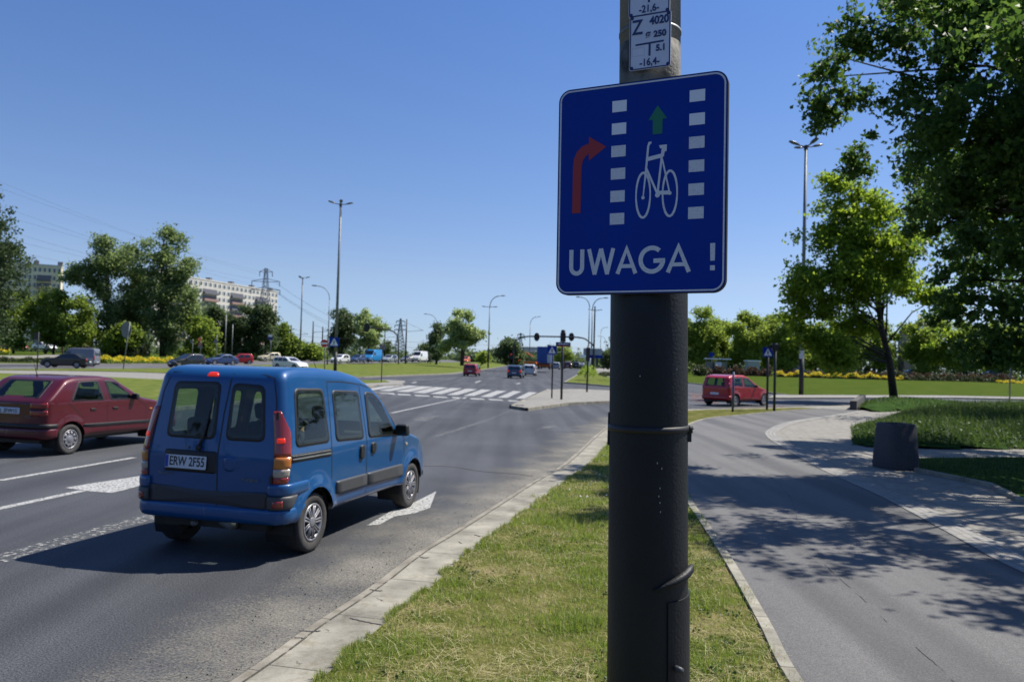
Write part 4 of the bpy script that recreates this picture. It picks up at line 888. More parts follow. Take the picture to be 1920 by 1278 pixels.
# ---- the blue van
van = empty('van', (-2.66, 8.074, 0), 1.316, 'blue compact van with roof bulge and split rear doors, driving away in the near lane', 'van')
VP = [(-.60, 1.76), (-.45, 1.79), (-.2, 1.805), (.3, 1.80), (.8, 1.765), (1.15, 1.71), (1.4, 1.62), (1.62, 1.50), (2.02, 1.13), (2.2, 1.03), (2.45, .985), (2.8, .90), (3.05, .78), (3.25, .62), (3.36, .5)]
vc = Car(-.62, 3.34, 1.60, .33, VP, belt=.95, tum=.165, r=.10, lr=.13, lrz=.95, plan=.10, planr=.01)
W1 = [(-.385, 1.06), (-.30, 1.61), (.255, 1.595), (.275, 1.05)]; W2 = [(.415, 1.045), (.445, 1.575), (1.06, 1.545), (1.075, 1.015)]; W3 = [(1.20, 1.015), (1.215, 1.535), (1.43, 1.515), (1.60, 1.42), (1.93, 1.05), (1.97, .985)]
RL = [(.49, 1.115), (.475, 1.645), (-.045, 1.655), (-.055, 1.115)]; RRt = [(-.165, 1.115), (-.170, 1.65), (-.50, 1.635), (-.565, 1.115)]
WS = [(1.50, -.56), (2.06, -.66), (2.06, .66), (1.50, .56)]
AR = [(0, .29, .35), (2.56, .29, .35)]
holes = [(f, P) for f in 'LR' for P in (W1, W2, W3)]+[('B', RL), ('B', RRt), ('T', WS)]
def shrink(P, d): 
    c_ = Vector(np.array(P).mean(0)); return [tuple(c_+(Vector(p)-c_)*(1-d/max(.05, (Vector(p)-c_).length))) for p in P]
shell(vc, 'body', M['p_van'], van, .034, [(f, shrink(P, .045)) for f, P in holes], AR, flare=.03)
for f, P in holes:
    fr = patch(vc, f, P, .006, 'window_frame', M['black'], van, -.004, 3, .07, inner=.80 if f != 'T' else .92)
    patch(vc, f, shrink(P, .035), .0065, 'window_pane', M['glass'], fr, None, 3, .06)
tray(vc, van, AR); seats(vc, van, (1.1,)); 
mb = MB(); mb.box((.15, 0, .62), (.5, 1.25, .16)); mb.box((-.12, 0, .88), (.14, 1.25, .5), R=Matrix.Rotation(math.radians(-12), 3, 'Y')); 
for y in (-.4, .4): mb.box((-.2, y, 1.2), (.09, .26, .16))
o = mb.build('rear_bench', M['seat'], van); b_ = o.modifiers.new('b', 'BEVEL'); b_.width = .04; b_.segments = 3
mb = MB(); mb.box((1.98, 0, .93), (.40, 1.36, .16)); mb.box((1.85, .36, 1.0), (.2, .4, .08)); o = mb.build('dashboard', M['interior'], van); b_ = o.modifiers.new('b', 'BEVEL'); b_.width = .04; b_.segments = 2
steering(van, 1.66, .36, .98)
driver(van, 1.18, .36, .60, 'driver in dark clothing sitting at the wheel of the blue van', M['cloth_dark'])
def both(fn):
    for s_ in ('R', 'L'): fn(s_)
# tall rear lamps
def lamps(side):
    tl = lambda z: .045+.035*math.sin((z-.74)/.66*math.pi)-.09*max(0, (z-1.22)/.18); t0 = lambda z: -.118+.01*math.sin((z-.74)/.66*math.pi)
    a = band(vc, t0, tl, .985, 1.40, .017, 'tail_light', M['redlens'], van, side, ns=10, nz=12, round_=.004)
    band(vc, t0, tl, .875, .983, .0175, 'indicator_lens', M['orangelens'], a, side, ns=10, nz=4)
    band(vc, t0, tl, .80, .873, .0175, 'reversing_lens', M['clearlens'], a, side, ns=10, nz=3)
    band(vc, t0, tl, .740, .798, .017, 'fog_lens', M['redlens'], a, side, ns=10, nz=3)
    band(vc, lambda z: -.085, lambda z: -.0, 1.11, 1.155, .0205, 'brake_lamp', M['redlit'], a, side, ns=5, nz=3)
both(lamps)
# bumper, dark door bottoms, trim
for side in 'RL': band(vc, -.81, lambda z: .42-.30*max(0, (.50-z)/.14)-.0*z, .335, .505, .020, 'bumper', M['p_van'], van, side, ns=44, nz=6, round_=.012)
for side in 'RL':
    band(vc, -.155, lambda z: .21-1.0*max(0, .63-z), .505, .625, .034, 'bumper_corner', M['dkgrey'], van, side, ns=20, nz=6, round_=.008)
    band(vc, -.155, lambda z: .44, .628, .735, .030, 'bumper_top', M['p_van'], van, side, ns=20, nz=6, round_=.010)
    band(vc, -.10, -.02, .525, .585, .038, 'reflector', M['redlens'], van, side, ns=5, nz=3)
patch(vc, 'B', [(.64, .507), (.64, .665), (-.64, .655), (-.62, .507)], .018, 'lower_door_trim', mat('lower_trim_grey', (.028, .032, .042), .5), van, -.004, 8, .03)
mb = MB(); SP = [(-.155, 1.79), (-.115, 1.35), (-.105, 1.0), (-.118, .50)]; seam(vc, 'B', SP, van, .012, .0025, mb); seam(vc, 'B', [(.655, .50), (.665, .9), (.60, 1.55), (.53, 1.73), (.1, 1.785), (-.155, 1.79), (-.35, 1.775), (-.58, 1.70), (-.63, 1.5), (-.675, 1.0), (-.66, .50)], van, .010, .0025, mb)
mb.build('rear_door_seam', M['black'], van)
for face in 'RL':
    mb = MB()
    seam(vc, face, [(.36, 1.66), (.70, 1.655), (1.10, 1.62), (1.15, 1.0), (1.16, .36)], van, .010, .0022, mb); seam(vc, face, [(1.16, .36), (.42, .375), (.33, .60), (.31, .95), (.36, 1.66)], van, .010, .0022, mb)
    seam(vc, face, [(1.12, 1.62), (1.42, 1.57), (1.62, 1.47), (2.02, 1.06), (2.24, .93), (2.27, .70), (2.16, .36), (1.16, .36)], van, .010, .0022, mb); mb.build('side_door_seam', M['black'], van)
for face, sd_ in (('R', 'R'), ('L', 'L')):
    patch(vc, face, [(.42, .50), (.42, .635), (1.145, .625), (1.145, .49)], .020, 'rubbing_strip', M['dkgrey'], van, -.004, 3, .03); patch(vc, face, [(1.17, .49), (1.17, .625), (2.19, .61), (2.21, .46)], .020, 'rubbing_strip', M['dkgrey'], van, -.004, 3, .03)
    rl = patch(vc, face, [(-.50, .925), (-.50, 1.0), (.29, .985), (.29, .91)], .004, 'slide_rail', M['black'], van, -.004, 3, .02); patch(vc, face, [(-.46, .945), (-.46, .958), (.285, .944), (.285, .931)], .010, 'rail_lip', M['galv'], rl, 0, 2, .004); patch(vc, face, [(-.46, .98), (-.46, .987), (.285, .973), (.285, .966)], .010, 'rail_lip', M['galv'], rl, 0, 2, .002)
    patch(vc, face, [(.965, .80), (.965, .955), (1.06, .955), (1.06, .80)], .022, 'door_handle', M['black'], van, -.004, 4, .05); patch(vc, face, [(1.26, .835), (1.26, .96), (1.375, .955), (1.375, .83)], .018, 'door_handle', M['black'], van, -.004, 4, .05)
    patch(vc, face, [(2.30, .83), (2.30, .865), (2.36, .862), (2.36, .828)], .008, 'side_indicator', M['clearlens'], van, -.002, 3, .014)
mirror(van, 1.98, -.77, 1.05, M['black'], -1); mirror(van, 1.98, .77, 1.05, M['black'], 1)
pl = patch(vc, 'B', [(.475, .80), (.475, 1.005), (-.095, 1.005), (-.095, .80)], .006, 'plate_recess', M['black'], van, -.004, 4, .025)
pc_ = vc.S(vc.inv('B', [.2275], [.895]), .017)[0]; PR_ = Matrix.Translation(pc_) @ Matrix.Rotation(math.radians(-92), 4, 'Z') @ Matrix.Rotation(math.radians(90-4), 4, 'X')
mb = MB(); mb.prism([(p[0], p[2], 0) for p in rrect(.458, .122, .01, 3)], (0, 0, -.004), (0, 0, .001)); o = fixn(mb.build('number_plate', M['plate'], van)); o.matrix_local = PR_
mb = MB(); mb.box((-.208, 0, .0016), (.038, .112, .001)); mb.build('blue_band', M['eu'], o); t_ = text_mesh('ERW 2F55', .118, M['platetext'], 'plate_number', o, .385, bold=.0022); t_.location = (.018, 0, .0022)
def vtext(c, s_, size, y, z, m, fw, parent, name, off=.017, shear=0, bold=0):
    p = c.S(c.inv('B', [y], [z]), off)[0]; t_ = text_mesh(s_, size, m, name, parent, fw, ext=.0006, shear=shear, bold=bold)
    t_.matrix_local = Matrix.Translation(p) @ Matrix.Rotation(math.radians(-90), 4, 'Z') @ Matrix.Rotation(math.radians(90), 4, 'X'); return t_
vtext(vc, 'RENAULT', .04, .45, .778, M['galv'], .155, van, 'badge', .010); vtext(vc, 'Kangoo', .055, -.45, .768, M['galv'], .17, van, 'badge', .010, .25)
bl = patch(vc, 'B', [(.125, 1.70), (.11, 1.735), (.015, 1.735), (0, 1.70)], .014, 'high_brake_light', M['redlit'], van, -.002, 3, .02)
mb = MB(); w0, w1, w2_ = [vc.S(vc.inv('B', [a_], [b_2]), .02)[0] for a_, b_2 in ((.10, 1.035), (.06, 1.14), (.005, 1.50))]; mb.tube([w0, w1, w2_], [.014, .012, .005], 8); mb.lathe([(0, -.03), (.024, -.028), (.026, .01)], 14, 'y', w0); mb.build('rear_wiper', M['black'], van, True)
mb = MB(); w0 = vc.S(vc.inv('B', [.22], [1.03]), .006)[0]; mb.lathe([(0, -.012), (.012, -.01), (.012, .01)], 12, 'y', w0); mb.build('door_lock', M['galv'], van, True)
patch(vc, 'B', [(-.17, .83), (-.17, .97), (-.30, .97), (-.30, .83)], .002, 'latch_recess', M['p_van'], van, -.002, 3, .06)
for z in (.78, 1.36):
    mb = MB(); p = vc.S(vc.inv('B', [-.665], [z+.0]), .012)[0]; mb.box(p, (.03, .025, .07)); mb.build('hinge', M['black'], van)
for y_, s_ in ((-.40, -1), (.42, 1)): patch(vc, 'F', [(y_-.22, .62), (y_-.18, .80), (y_+.18, .80), (y_+.22, .62)], .012, 'headlight', M['headlamp'], van, -.004, 3, .05)
mb = MB(); mb.tube([(1.35, -.1, 1.64), (1.28, -.1, 1.70), (1.1, -.1, 1.92)], [.008, .005, .002], 6); mb.build('aerial', M['black'], van)
mb = MB(); mb.tube([(-.52, .2, .30), (-.3, .2, .30)], .028, 12); mb.tube([(-.55, -.25, .33), (-.2, .3, .33)], .05, 12); mb.build('exhaust', M['galv'], van, True)
for x in (0, 2.56):
    for s_ in (-1, 1): wheel(van, x, s_*.70, .29, .165, s_)
# ---- generic cars
def gencar(name, label, cat, loc, yaw, kind='hatch', col='grey', near=False, group=None, brake=False, sz=1.0, wheelstyle='disc'):
    o = empty(name, loc, yaw, label, cat, group)
    K = {
     'hatch': dict(xr=-.66, xf=3.22, W=1.66, zb=.28, belt=.92, tum=.24, lr=.22, lrz=.9, prof=[(-.7, 1.36), (-.45, 1.43), (.2, 1.48), (.9, 1.47), (1.25, 1.40), (1.95, .98), (2.3, .93), (2.8, .84), (3.1, .70), (3.3, .55)], win=[[(-.22, .95), (.02, 1.36), (.62, 1.38), (.66, .93)], [(.74, .93), (.70, 1.38), (1.18, 1.34), (1.72, .97), (1.74, .92)]], rear=[(.56, .96), (.47, 1.34), (-.47, 1.34), (-.56, .96)], ws=[(1.30, .54), (1.92, .64), (1.92, -.64), (1.30, -.54)], wb=2.5, R=.30),
     'old': dict(xr=-.60, xf=3.20, W=1.62, zb=.28, belt=.94, tum=.23, lr=.0, lrz=.9, prof=[(-.62, .98), (-.52, 1.02), (-.08, 1.36), (.12, 1.405), (.8, 1.415), (1.15, 1.37), (1.85, .98), (2.2, .92), (2.8, .80), (3.1, .66), (3.25, .52)], win=[[(-.02, .965), (.20, 1.32), (.68, 1.335), (.80, .955)], [(.94, .955), (.84, 1.335), (1.14, 1.325), (1.63, .945)]], rear=None, rtop=[(-.50, .55), (-.11, .48), (-.11, -.48), (-.50, -.55)], ws=[(1.22, .52), (1.82, .63), (1.82, -.63), (1.22, -.52)], wb=2.45, R=.275),
     'mpv': dict(xr=-.62, xf=3.22, W=1.68, zb=.28, belt=.95, tum=.22, lr=.16, lrz=.9, prof=[(-.65, 1.42), (-.4, 1.50), (.2, 1.56), (.9, 1.55), (1.25, 1.46), (2.0, 1.02), (2.4, .93), (2.8, .84), (3.1, .70), (3.25, .55)], win=[[(-.25, 1.02), (-.05, 1.40), (.58, 1.45), (.60, .98)], [(.72, .97), (.68, 1.45), (1.15, 1.41), (1.80, 1.0), (1.82, .94)]], rear=[(.56, .98), (.50, 1.42), (-.50, 1.42), (-.56, .98)], ws=[(1.30, .56), (1.98, .66), (1.98, -.66), (1.30, -.56)], wb=2.59, R=.30),
     'sedan': dict(xr=-.92, xf=3.42, W=1.72, zb=.26, belt=.90, tum=.25, lr=.0, lrz=.9, prof=[(-.95, .88), (-.85, .94), (-.45, 1.0), (.10, 1.34), (.35, 1.41), (.9, 1.42), (1.3, 1.36), (2.0, .97), (2.4, .90), (3.0, .80), (3.3, .66), (3.45, .5)], win=[[(-.05, .93), (.22, 1.29), (.72, 1.33), (.74, .92)], [(.82, .92), (.80, 1.33), (1.25, 1.29), (1.80, .93)]], rear=None, rtop=[(-.40, .58), (.08, .48), (.08, -.48), (-.40, -.58)], ws=[(1.36, .52), (1.96, .64), (1.96, -.64), (1.36, -.52)], wb=2.6, R=.31),
     'estate': dict(xr=-.95, xf=3.42, W=1.72, zb=.26, belt=.92, tum=.22, lr=.25, lrz=.9, prof=[(-.95, 1.34), (-.7, 1.42), (.2, 1.46), (.9, 1.45), (1.3, 1.38), (2.0, .98), (2.4, .91), (3.0, .81), (3.3, .66), (3.45, .5)], win=[[(-.60, .96), (-.50, 1.33), (.0, 1.36), (.02, .95)], [(.08, .95), (.08, 1.36), (.72, 1.37), (.74, .93)], [(.82, .93), (.80, 1.37), (1.25, 1.32), (1.80, .95)]], rear=[(.58, .96), (.50, 1.30), (-.50, 1.30), (-.58, .96)], ws=[(1.36, .54), (1.96, .66), (1.96, -.66), (1.36, -.54)], wb=2.62, R=.31),
     'van': dict(xr=-1.0, xf=4.0, W=1.95, zb=.32, belt=1.2, tum=.10, lr=.04, lrz=1.2, prof=[(-1, 2.34), (-.6, 2.42), (1.9, 2.42), (2.3, 2.30), (3.0, 1.45), (3.3, 1.25), (3.7, 1.10), (3.95, .85), (4.05, .6)], win=[[(2.0, 1.32), (2.0, 1.95), (2.42, 1.92), (2.95, 1.42), (2.97, 1.30)]], rear=[(.72, 1.35), (.72, 1.95), (-.72, 1.95), (-.72, 1.35)], ws=[(2.36, .74), (3.0, .82), (3.0, -.82), (2.36, -.74)], wb=3.1, R=.33)}[kind]
    c = Car(K['xr'], K['xf'], K['W'], K['zb'], K['prof'], belt=K['belt'], tum=K['tum'], r=.12, lr=K['lr'], lrz=K['lrz'], plan=.10, planr=.05)
    R_ = K['R']; A_ = [(0, R_, R_+.055), (K['wb'], R_, R_+.055)]; W_ = K['W']
    hs = [(f, P) for f in 'LR' for P in K['win']]+([('B', K['rear'])] if K['rear'] else [])+([('T', K['rtop'])] if K.get('rtop') else [])+[('T', K['ws'])]
    shell(c, 'body', M['p_'+col], o, .045 if near else .10, [(f, shrink(P, .05)) for f, P in hs] if near else [], A_, flare=.012 if near else 0)
    for f, P in hs:
        if near:
            fr = patch(c, f, P, .003, 'window_frame', M['black'], o, -.004, 3, .05, inner=.86); patch(c, f, shrink(P, .04), .0035, 'window_pane', M['glass'], fr, None, 3, .04)
        else: patch(c, f, P, .008, 'window', M['glass_dark'], o, None, 3, .05)
    tray(c, o, A_)
    if near:
        seats(c, o, (1.0,)); mb = MB(); mb.box((.15, 0, .55), (.45, 1.2, .14)); mb.box((-.10, 0, .76), (.12, 1.2, .42), R=Matrix.Rotation(math.radians(-14), 3, 'Y')); q = mb.build('rear_bench', M['seat'], o); b_ = q.modifiers.new('b', 'BEVEL'); b_.width = .04; b_.segments = 2
        mb = MB(); mb.box((K['wb']-.62, 0, .86), (.34, W_-.28, .14)); mb.build('dashboard', M['interior'], o)
        wa, wb_ = K['win'][0], K['win'][-1]; bx0 = (wa[-1][0]+wb_[0][0])/2; bt = (wa[2][0]+wb_[1][0])/2
        for f in 'LR':
            mb = MB(); seam(c, f, [(bt, wb_[1][1]+.03), (bx0, .93), (bx0+.02, .36)], o, .010, .002, mb); seam(c, f, [(bx0+.02, .36), (.42, .36), (.33, .62), (wa[0][0]-.05, .93), (wa[1][0]-.05, wa[1][1]+.03), (bt, wb_[1][1]+.03)], o, .010, .002, mb)
            seam(c, f, [(bx0+.02, .36), (K['wb']-.52, .36), (K['wb']-.48, .8), (wb_[-1][0]+.08, .93)], o, .010, .002, mb); mb.build('door_seam', M['black'], o)
    for f in 'LR':
        sg = -1 if f == 'R' else 1
        if kind != 'van':
            for hx_ in (K['win'][0][-1][0]-.36, K['win'][-1][-1][0]-.62): patch(c, f, [(hx_, .78), (hx_, .815), (hx_+.13, .812), (hx_+.13, .777)], .015, 'door_handle', M['black'] if col in ('maroon', 'white') else M['p_'+col], o, 0, 2, .012)
        mirror(o, K['win'][-1][-1][0]-.05, sg*(W_/2-.05), K['belt']+.06, M['black'] if kind == 'old' else M['p_'+col], sg, .85)
    Hb = .60
    for sd_ in 'RL':
        if kind == 'old':
            band(c, -.82, lambda z: .26, .30, .50, .025, 'bumper', M['p_'+col], o, sd_, ns=24, nz=4, round_=.01); band(c, -.82, lambda z: .26, .503, .575, .035, 'bumper_trim', M['black'], o, sd_, ns=24, nz=4, round_=.01)
            a = band(c, -.32, .045, .72, .815, .010, 'tail_light', M['redlens'], o, sd_, ns=12, nz=3); band(c, -.32, .045, .85, .945, .010, 'upper_lens', M['redlens'], a, sd_, ns=12, nz=3); band(c, -.32, .045, .817, .848, .009, 'smoked_strip', M['black'], a, sd_, ns=12, nz=2)
        else:
            if kind == 'van': z0, z1 = .9, 1.45
            elif kind == 'mpv': z0, z1 = .86, 1.16
            else: z0, z1 = .72, .92
            band(c, -.84*W_/1.68, .30, .30, .52, .03, 'bumper', M['black'] if kind == 'van' else M['p_'+col], o, sd_, ns=24 if near else 8, nz=4, round_=.012)
            band(c, -.10 if kind in ('mpv', 'van') else -.20, .09, z0, z1, .012, 'tail_light', M['redlit'] if brake else M['redlens'], o, sd_, ns=8, nz=4)
        band(c, -.84*W_/1.68, .36, .28, .50, .03, 'front_bumper', M['black'] if kind == 'van' else M['p_'+col], o, sd_, rear=False, ns=10, nz=3, round_=.01)
        band(c, -.42, .10, .60, .76, .010, 'headlight', M['headlamp'], o, sd_, rear=False, ns=8, nz=3)
    patch(c, 'F', [(.38, .34), (.38, .50), (-.38, .50), (-.38, .34)], .036, 'grille', M['black'], o, 0, 2, .03)
    patch(c, 'F', [(.26, .42), (.26, .53), (-.26, .53), (-.26, .42)], .042, 'number_plate', M['plate'], o, .03, 2, .01)
    zp = .80 if kind == 'old' else .62
    q = patch(c, 'B', [(.25, zp-.055), (.25, zp+.055), (-.25, zp+.055), (-.25, zp-.055)], .014, 'number_plate', M['plate'], o, 0, 3, .01)
    if kind == 'old':
        patch(c, 'R', [(.26, .48), (.26, .535), (2.06, .51), (2.06, .455)], .014, 'side_trim', M['black'], o, -.002, 2, .01); patch(c, 'L', [(.26, .48), (.26, .535), (2.06, .51), (2.06, .455)], .014, 'side_trim', M['black'], o, -.002, 2, .01)
        for f in 'LR': patch(c, f, [(2.05, .72), (2.05, .75), (2.13, .75), (2.13, .72)], .010, 'side_indicator', M['orangelens'], o, -.002, 2, .012)
        mb = MB(); mb.tube([(.1, .1, 1.40), (.09, .1, 1.44), (.02, .1, 1.62)], [.02, .008, .003], 8); mb.build('aerial', M['black'], o)
        vtext(c, 'SKODA', .05, -.43, .70, M['galv'], .13, o, 'badge', .006); vtext(c, 'EL 3FW15', .10, .0, zp, M['platetext'], .42, q, 'plate_number', .018)
    for x in (0, K['wb']):
        for s_ in (-1, 1): wheel(o, x, s_*(W_/2-.10), R_, .17, s_, 'steel' if kind == 'old' else wheelstyle)
    return o
fel = gencar('hatchback', 'dark red older hatchback with black bumper strip, passing left of the blue van', 'car', (-8.75, 14.73, 0), math.radians(75.85), 'old', 'maroon', True)
driver(fel, 1.02, .34, .36, 'driver sitting inside the dark red older hatchback', M['cloth_dark'])
rc = gencar('hatchback', 'bright red tall hatchback turning right into the side street', 'car', (10.58, 39.96, 0), math.radians(41.2), 'mpv', 'red', True, wheelstyle='disc')
def onroad(x, y, D=None):
    return G(x, y) if D is None else PD(x, y, D)
GT = 'traffic on the main road ahead'; GL = 'oncoming traffic on the left carriageway'
def far(label, x, y, D, yawdeg, kind, col, group, brake=False, name='car', cat='car'):
    p = onroad(x, y, D); return gencar(name, label, cat, p, math.radians(yawdeg), kind, col, False, group, brake)
far('small red hatchback with its tail to the camera, leftmost on the main road ahead', 882, 705, None, 84, 'hatch', 'redc', GT)
far('dark blue hatchback with a lit brake light, behind the silver one', 965, 709, None, 83, 'hatch', 'blue', GT, True)
far('silver white hatchback directly right of the dark blue hatchback', 992, 704.5, None, 84, 'mpv', 'silver', GT)
far('blue grey car right of the blue truck, seen past the crossing sign post', 1042, 692.5, 160, 84, 'hatch', 'ltgrey', GT)
far('dark red people carrier behind the thicker sign post', 1064, 691.5, 170, 84, 'mpv', 'dkred', GT)
far('dark car ahead of the dark red people carrier', 1080, 689, 215, 84, 'mpv', 'black', GT)
far('small silver green car farthest along the right hand lane', 1090.5, 688, 250, 84, 'sedan', 'ltgrey', GT)
far('black saloon driving past the grey van in front of the flower bed', 150, 690, 76, 187, 'sedan', 'black', GL)
gv = far('grey panel van hidden behind the black saloon', 168, 687, 82, 186, 'van', 'grey', GL, name='van', cat='van'); gv.scale = (.78, .85, .78)
far('black estate car just above the blue van roof', 368, 689.5, 88, 236, 'mpv', 'black', GL)
far('blue grey saloon left of the bright red car', 430, 684.5, 104, 232, 'sedan', 'navy', GL)
far('bright red coupe between the blue grey saloon and the cream car', 464, 682.8, 112, 215, 'hatch', 'red', GL)
far('cream coloured car behind the white estate', 516, 677, 135, 230, 'hatch', 'beige', GL)
far('white estate car seen end on above the blue van roof', 530, 692, 92, 330, 'estate', 'white', GL)
far('white coupe coming towards the camera beside the no entry sign', 645, 680.8, 133, 250, 'hatch', 'white', GL)
far('dark blue car between the white coupe and the bright blue van', 677, 679.8, 145, 252, 'hatch', 'navy', GL)
far('bright blue delivery van coming towards the camera', 706, 679.5, 150, 250, 'van', 'cyan', GL, name='van', cat='van')
far('pale blue car right of the bright blue delivery van', 736, 679.5, 150, 250, 'hatch', 'ltgrey', GL)
far('grey car right of the pale blue car', 768, 678.8, 175, 250, 'hatch', 'grey', GL)
wv = far('small white box van at the right end of the queue', 792, 678.6, 178, 250, 'van', 'white', GL, name='van', cat='van')
far('orange and white car half hidden behind the red hatchback', 875, 680.5, 190, 262, 'mpv', 'orange', GL)
GP = 'cars parked on the bank at far left'
far('red car parked at the left picture edge', 18, 655, 140, 345, 'sedan', 'redc', GP); far('white and blue car parked left of the sign back', 74, 656, 138, 340, 'sedan', 'white', GP); far('silver car parked behind the yellow flower bed', 203, 662.5, 135, 350, 'estate', 'silver', GP)
far('pale estate car at the end of the median, by the street lamp', 948, 682, 330, 200, 'estate', 'ltgrey', 'cars far along the left carriageway'); far('white car far away right of the street lamp', 930, 681, 340, 200, 'sedan', 'white', 'cars far along the left carriageway')
GR = 'cars parked behind the yellow flower bed'
far('silver van parked behind the yellow flowers by the street lamp', 1478, 699, 150, 350, 'mpv', 'silver', GR); far('dark car parked left of the silver van', 1460, 699, 150, 350, 'sedan', 'navy', GR)
far('dark car parked in the shade right of the maple trunk', 1705, 705, 150, 352, 'sedan', 'grey', GR); far('black car parked under the trees at far right', 1855, 708, 150, 352, 'sedan', 'black', GR); far('dark green grey car parked right of the street lamp', 1560, 701.5, 150, 352, 'hatch', 'blue', GR)
# trucks
p = PD(1020, 692, 146); tr = empty('curtain_truck', p, math.radians(84), 'big blue curtain sided truck seen from behind', 'truck', GT)
def boxpart(name, c_, d_, m, parent, bev=.04):
    mb = MB(); mb.box(c_, d_); o = mb.build(name, m, parent)
    if bev: b = o.modifiers.new('b', 'BEVEL'); b.width = bev; b.segments = 2
    return o
tb = mat('truck_blue_curtain', (.01, .06, .26), .5, var=.1, vs=1.5)
boxpart('cargo_box', (3.2, 0, 2.65), (9.0, 2.5, 2.95), tb, tr); boxpart('chassis', (2.6, 0, 1.0), (10, 2.3, .3), M['black'], tr)
boxpart('tail_frame', (-1.33, 0, .75), (.12, 2.45, .35), M['orange'], tr); boxpart('cab', (9.0, 0, 2.0), (2.0, 2.4, 2.6), M['p_navy'], tr, .2); boxpart('rear_door', (-1.32, -.9, 2.45), (.06, .6, 2.6), mat('truck_door_cream', (.5, .5, .45), .5, var=.05), tr)
for s_ in (-1, 1): boxpart('tail_light', (-1.42, s_*1.0, .78), (.05, .3, .14), M['redlens'], tr, .01)
for x in (0, 1.3, 7.6):
    for s_ in (-1, 1): wheel(tr, x, s_*1.02, .5, .3, s_)
p = PD(990, 690.5, 172); tr = empty('crane_truck', p, math.radians(150), 'orange works truck with a small crane, left of the blue truck', 'truck', GT)
boxpart('load_bed', (-.2, 0, 1.25), (4.6, 2.3, .5), M['orange'], tr); boxpart('cab', (3.2, 0, 1.75), (1.7, 2.3, 2.2), M['orange'], tr, .2); boxpart('windscreen', (4.06, 0, 2.2), (.04, 1.9, .8), M['glass_dark'], tr, 0); boxpart('chassis', (.9, 0, .85), (6.6, 1.6, .25), M['black'], tr)
mb = MB(); mb.tube([(2.1, 0, 1.4), (2.1, 0, 3.0), (.6, 0, 3.5), (-1.2, 0, 2.6)], [.16, .14, .11, .09], 8); mb.build('crane_arm', M['orange'], tr)
for x in (-.8, 3.1):
    for s_ in (-1, 1): wheel(tr, x, s_*.98, .5, .3, s_)
# ------------------------------------------------------------------ trees
def crown_pts(lobes, ncl, per, spread, rng, shell_=.45):
    vol = np.array([l[3]*l[4]*l[5] if len(l) > 4 else l[3]**3 for l in lobes])**.8; vol /= vol.sum(); C = []
    for l, k in zip(lobes, rng.multinomial(ncl, vol)):
        r = np.array(l[3:6]) if len(l) > 4 else np.array([l[3]]*3); d = rng.normal(size=(k, 3)); d /= np.linalg.norm(d, axis=1)[:, None]; u = shell_+(1.08-shell_)*rng.random(k)**.7; C.append(np.array(l[:3])+d*u[:, None]*r)
    C = np.concatenate(C); P = np.repeat(C, per, 0); s = spread*(.5+rng.random(len(C)))
    return C, P+rng.normal(size=P.shape)*np.repeat(s, per)[:, None]*np.array([1, 1, .6])
def ragged(lobes, rs, frac, seed=0, k0=3):
    """break broad lobes into many small uneven clumps"""
    r_ = np.random.default_rng(seed); out = []
    for l in lobes:
        R3 = np.array(l[3:6] if len(l) > 4 else [l[3]]*3, float); n_ = max(k0, int(frac*R3.prod()/rs**3)); n_ = min(n_, 60)
        for _ in range(n_):
            d = r_.normal(size=3); d /= np.linalg.norm(d); u = r_.random()**.45; c = np.array(l[:3])+d*u*R3*.95; s_ = rs*(.5+.9*r_.random())
            out.append((c[0], c[1], c[2], s_*1.1, s_*1.1, s_*.98))
    return out
def tree(name, label, loc, h, lobes, leaf, ncl, per, spread, m, tr=.25, lean=(0, 0), group=None, cat='tree', seed=0, bark='bark', limbs=14, fork=.35, shell_=.45, stems=1):
    """lobes relative to loc; trunk and limbs one mesh, crown another"""
    rng = np.random.default_rng(seed); o = empty(name, loc, 0, label, cat, group)
    C, P = crown_pts(lobes, ncl, per, spread, rng, shell_); leafmesh('crown', P, leaf, m, o, seed)
    mb = MB(); top = Vector((lean[0], lean[1], h*.82)); rr = random.Random(seed)
    for s_ in range(stems):
        sx, sy = (rr.uniform(-1, 1)*h*.05, rr.uniform(-1, 1)*h*.05) if s_ else (0, 0); T = [Vector((0, 0, -.1)), Vector((lean[0]*.15+sx*.3, lean[1]*.15+sy*.3, h*.16)), Vector((lean[0]*.4+sx*.6, lean[1]*.4+sy*.6, h*fork)), Vector((lean[0]*.75+sx, lean[1]*.75+sy, h*.62)), top+Vector((sx, sy, 0))]
        mb.tube(T, [tr*1.25, tr, tr*.8, tr*.42, tr*.1], 12)
    idx = rng.choice(len(C), min(limbs, len(C)), replace=False)
    for k, i in enumerate(idx):
        c = Vector(C[i]); f = rr.uniform(fork*.75, .7); zz = min(h*f, max(h*.15, c.z*.75)); f = zz/h; base = Vector((lean[0]*f*1.1, lean[1]*f*1.1, zz)); mid = base.lerp(c, .5)+Vector((0, 0, (c-base).length*.10)); r0 = tr*(1-f)*.45
        mb.tube([base, mid, c], [r0, r0*.55, r0*.15], 7)
    mb.build('trunk', M[bark], o, True); return o
def lob(px, py, D, r, base, ry=None, rz=None):
    p = PD(px, py, D)-Vector(base); k = D/FPX; return (p.x, p.y, p.z, r*k, (ry or r)*k, (rz or r)*k)
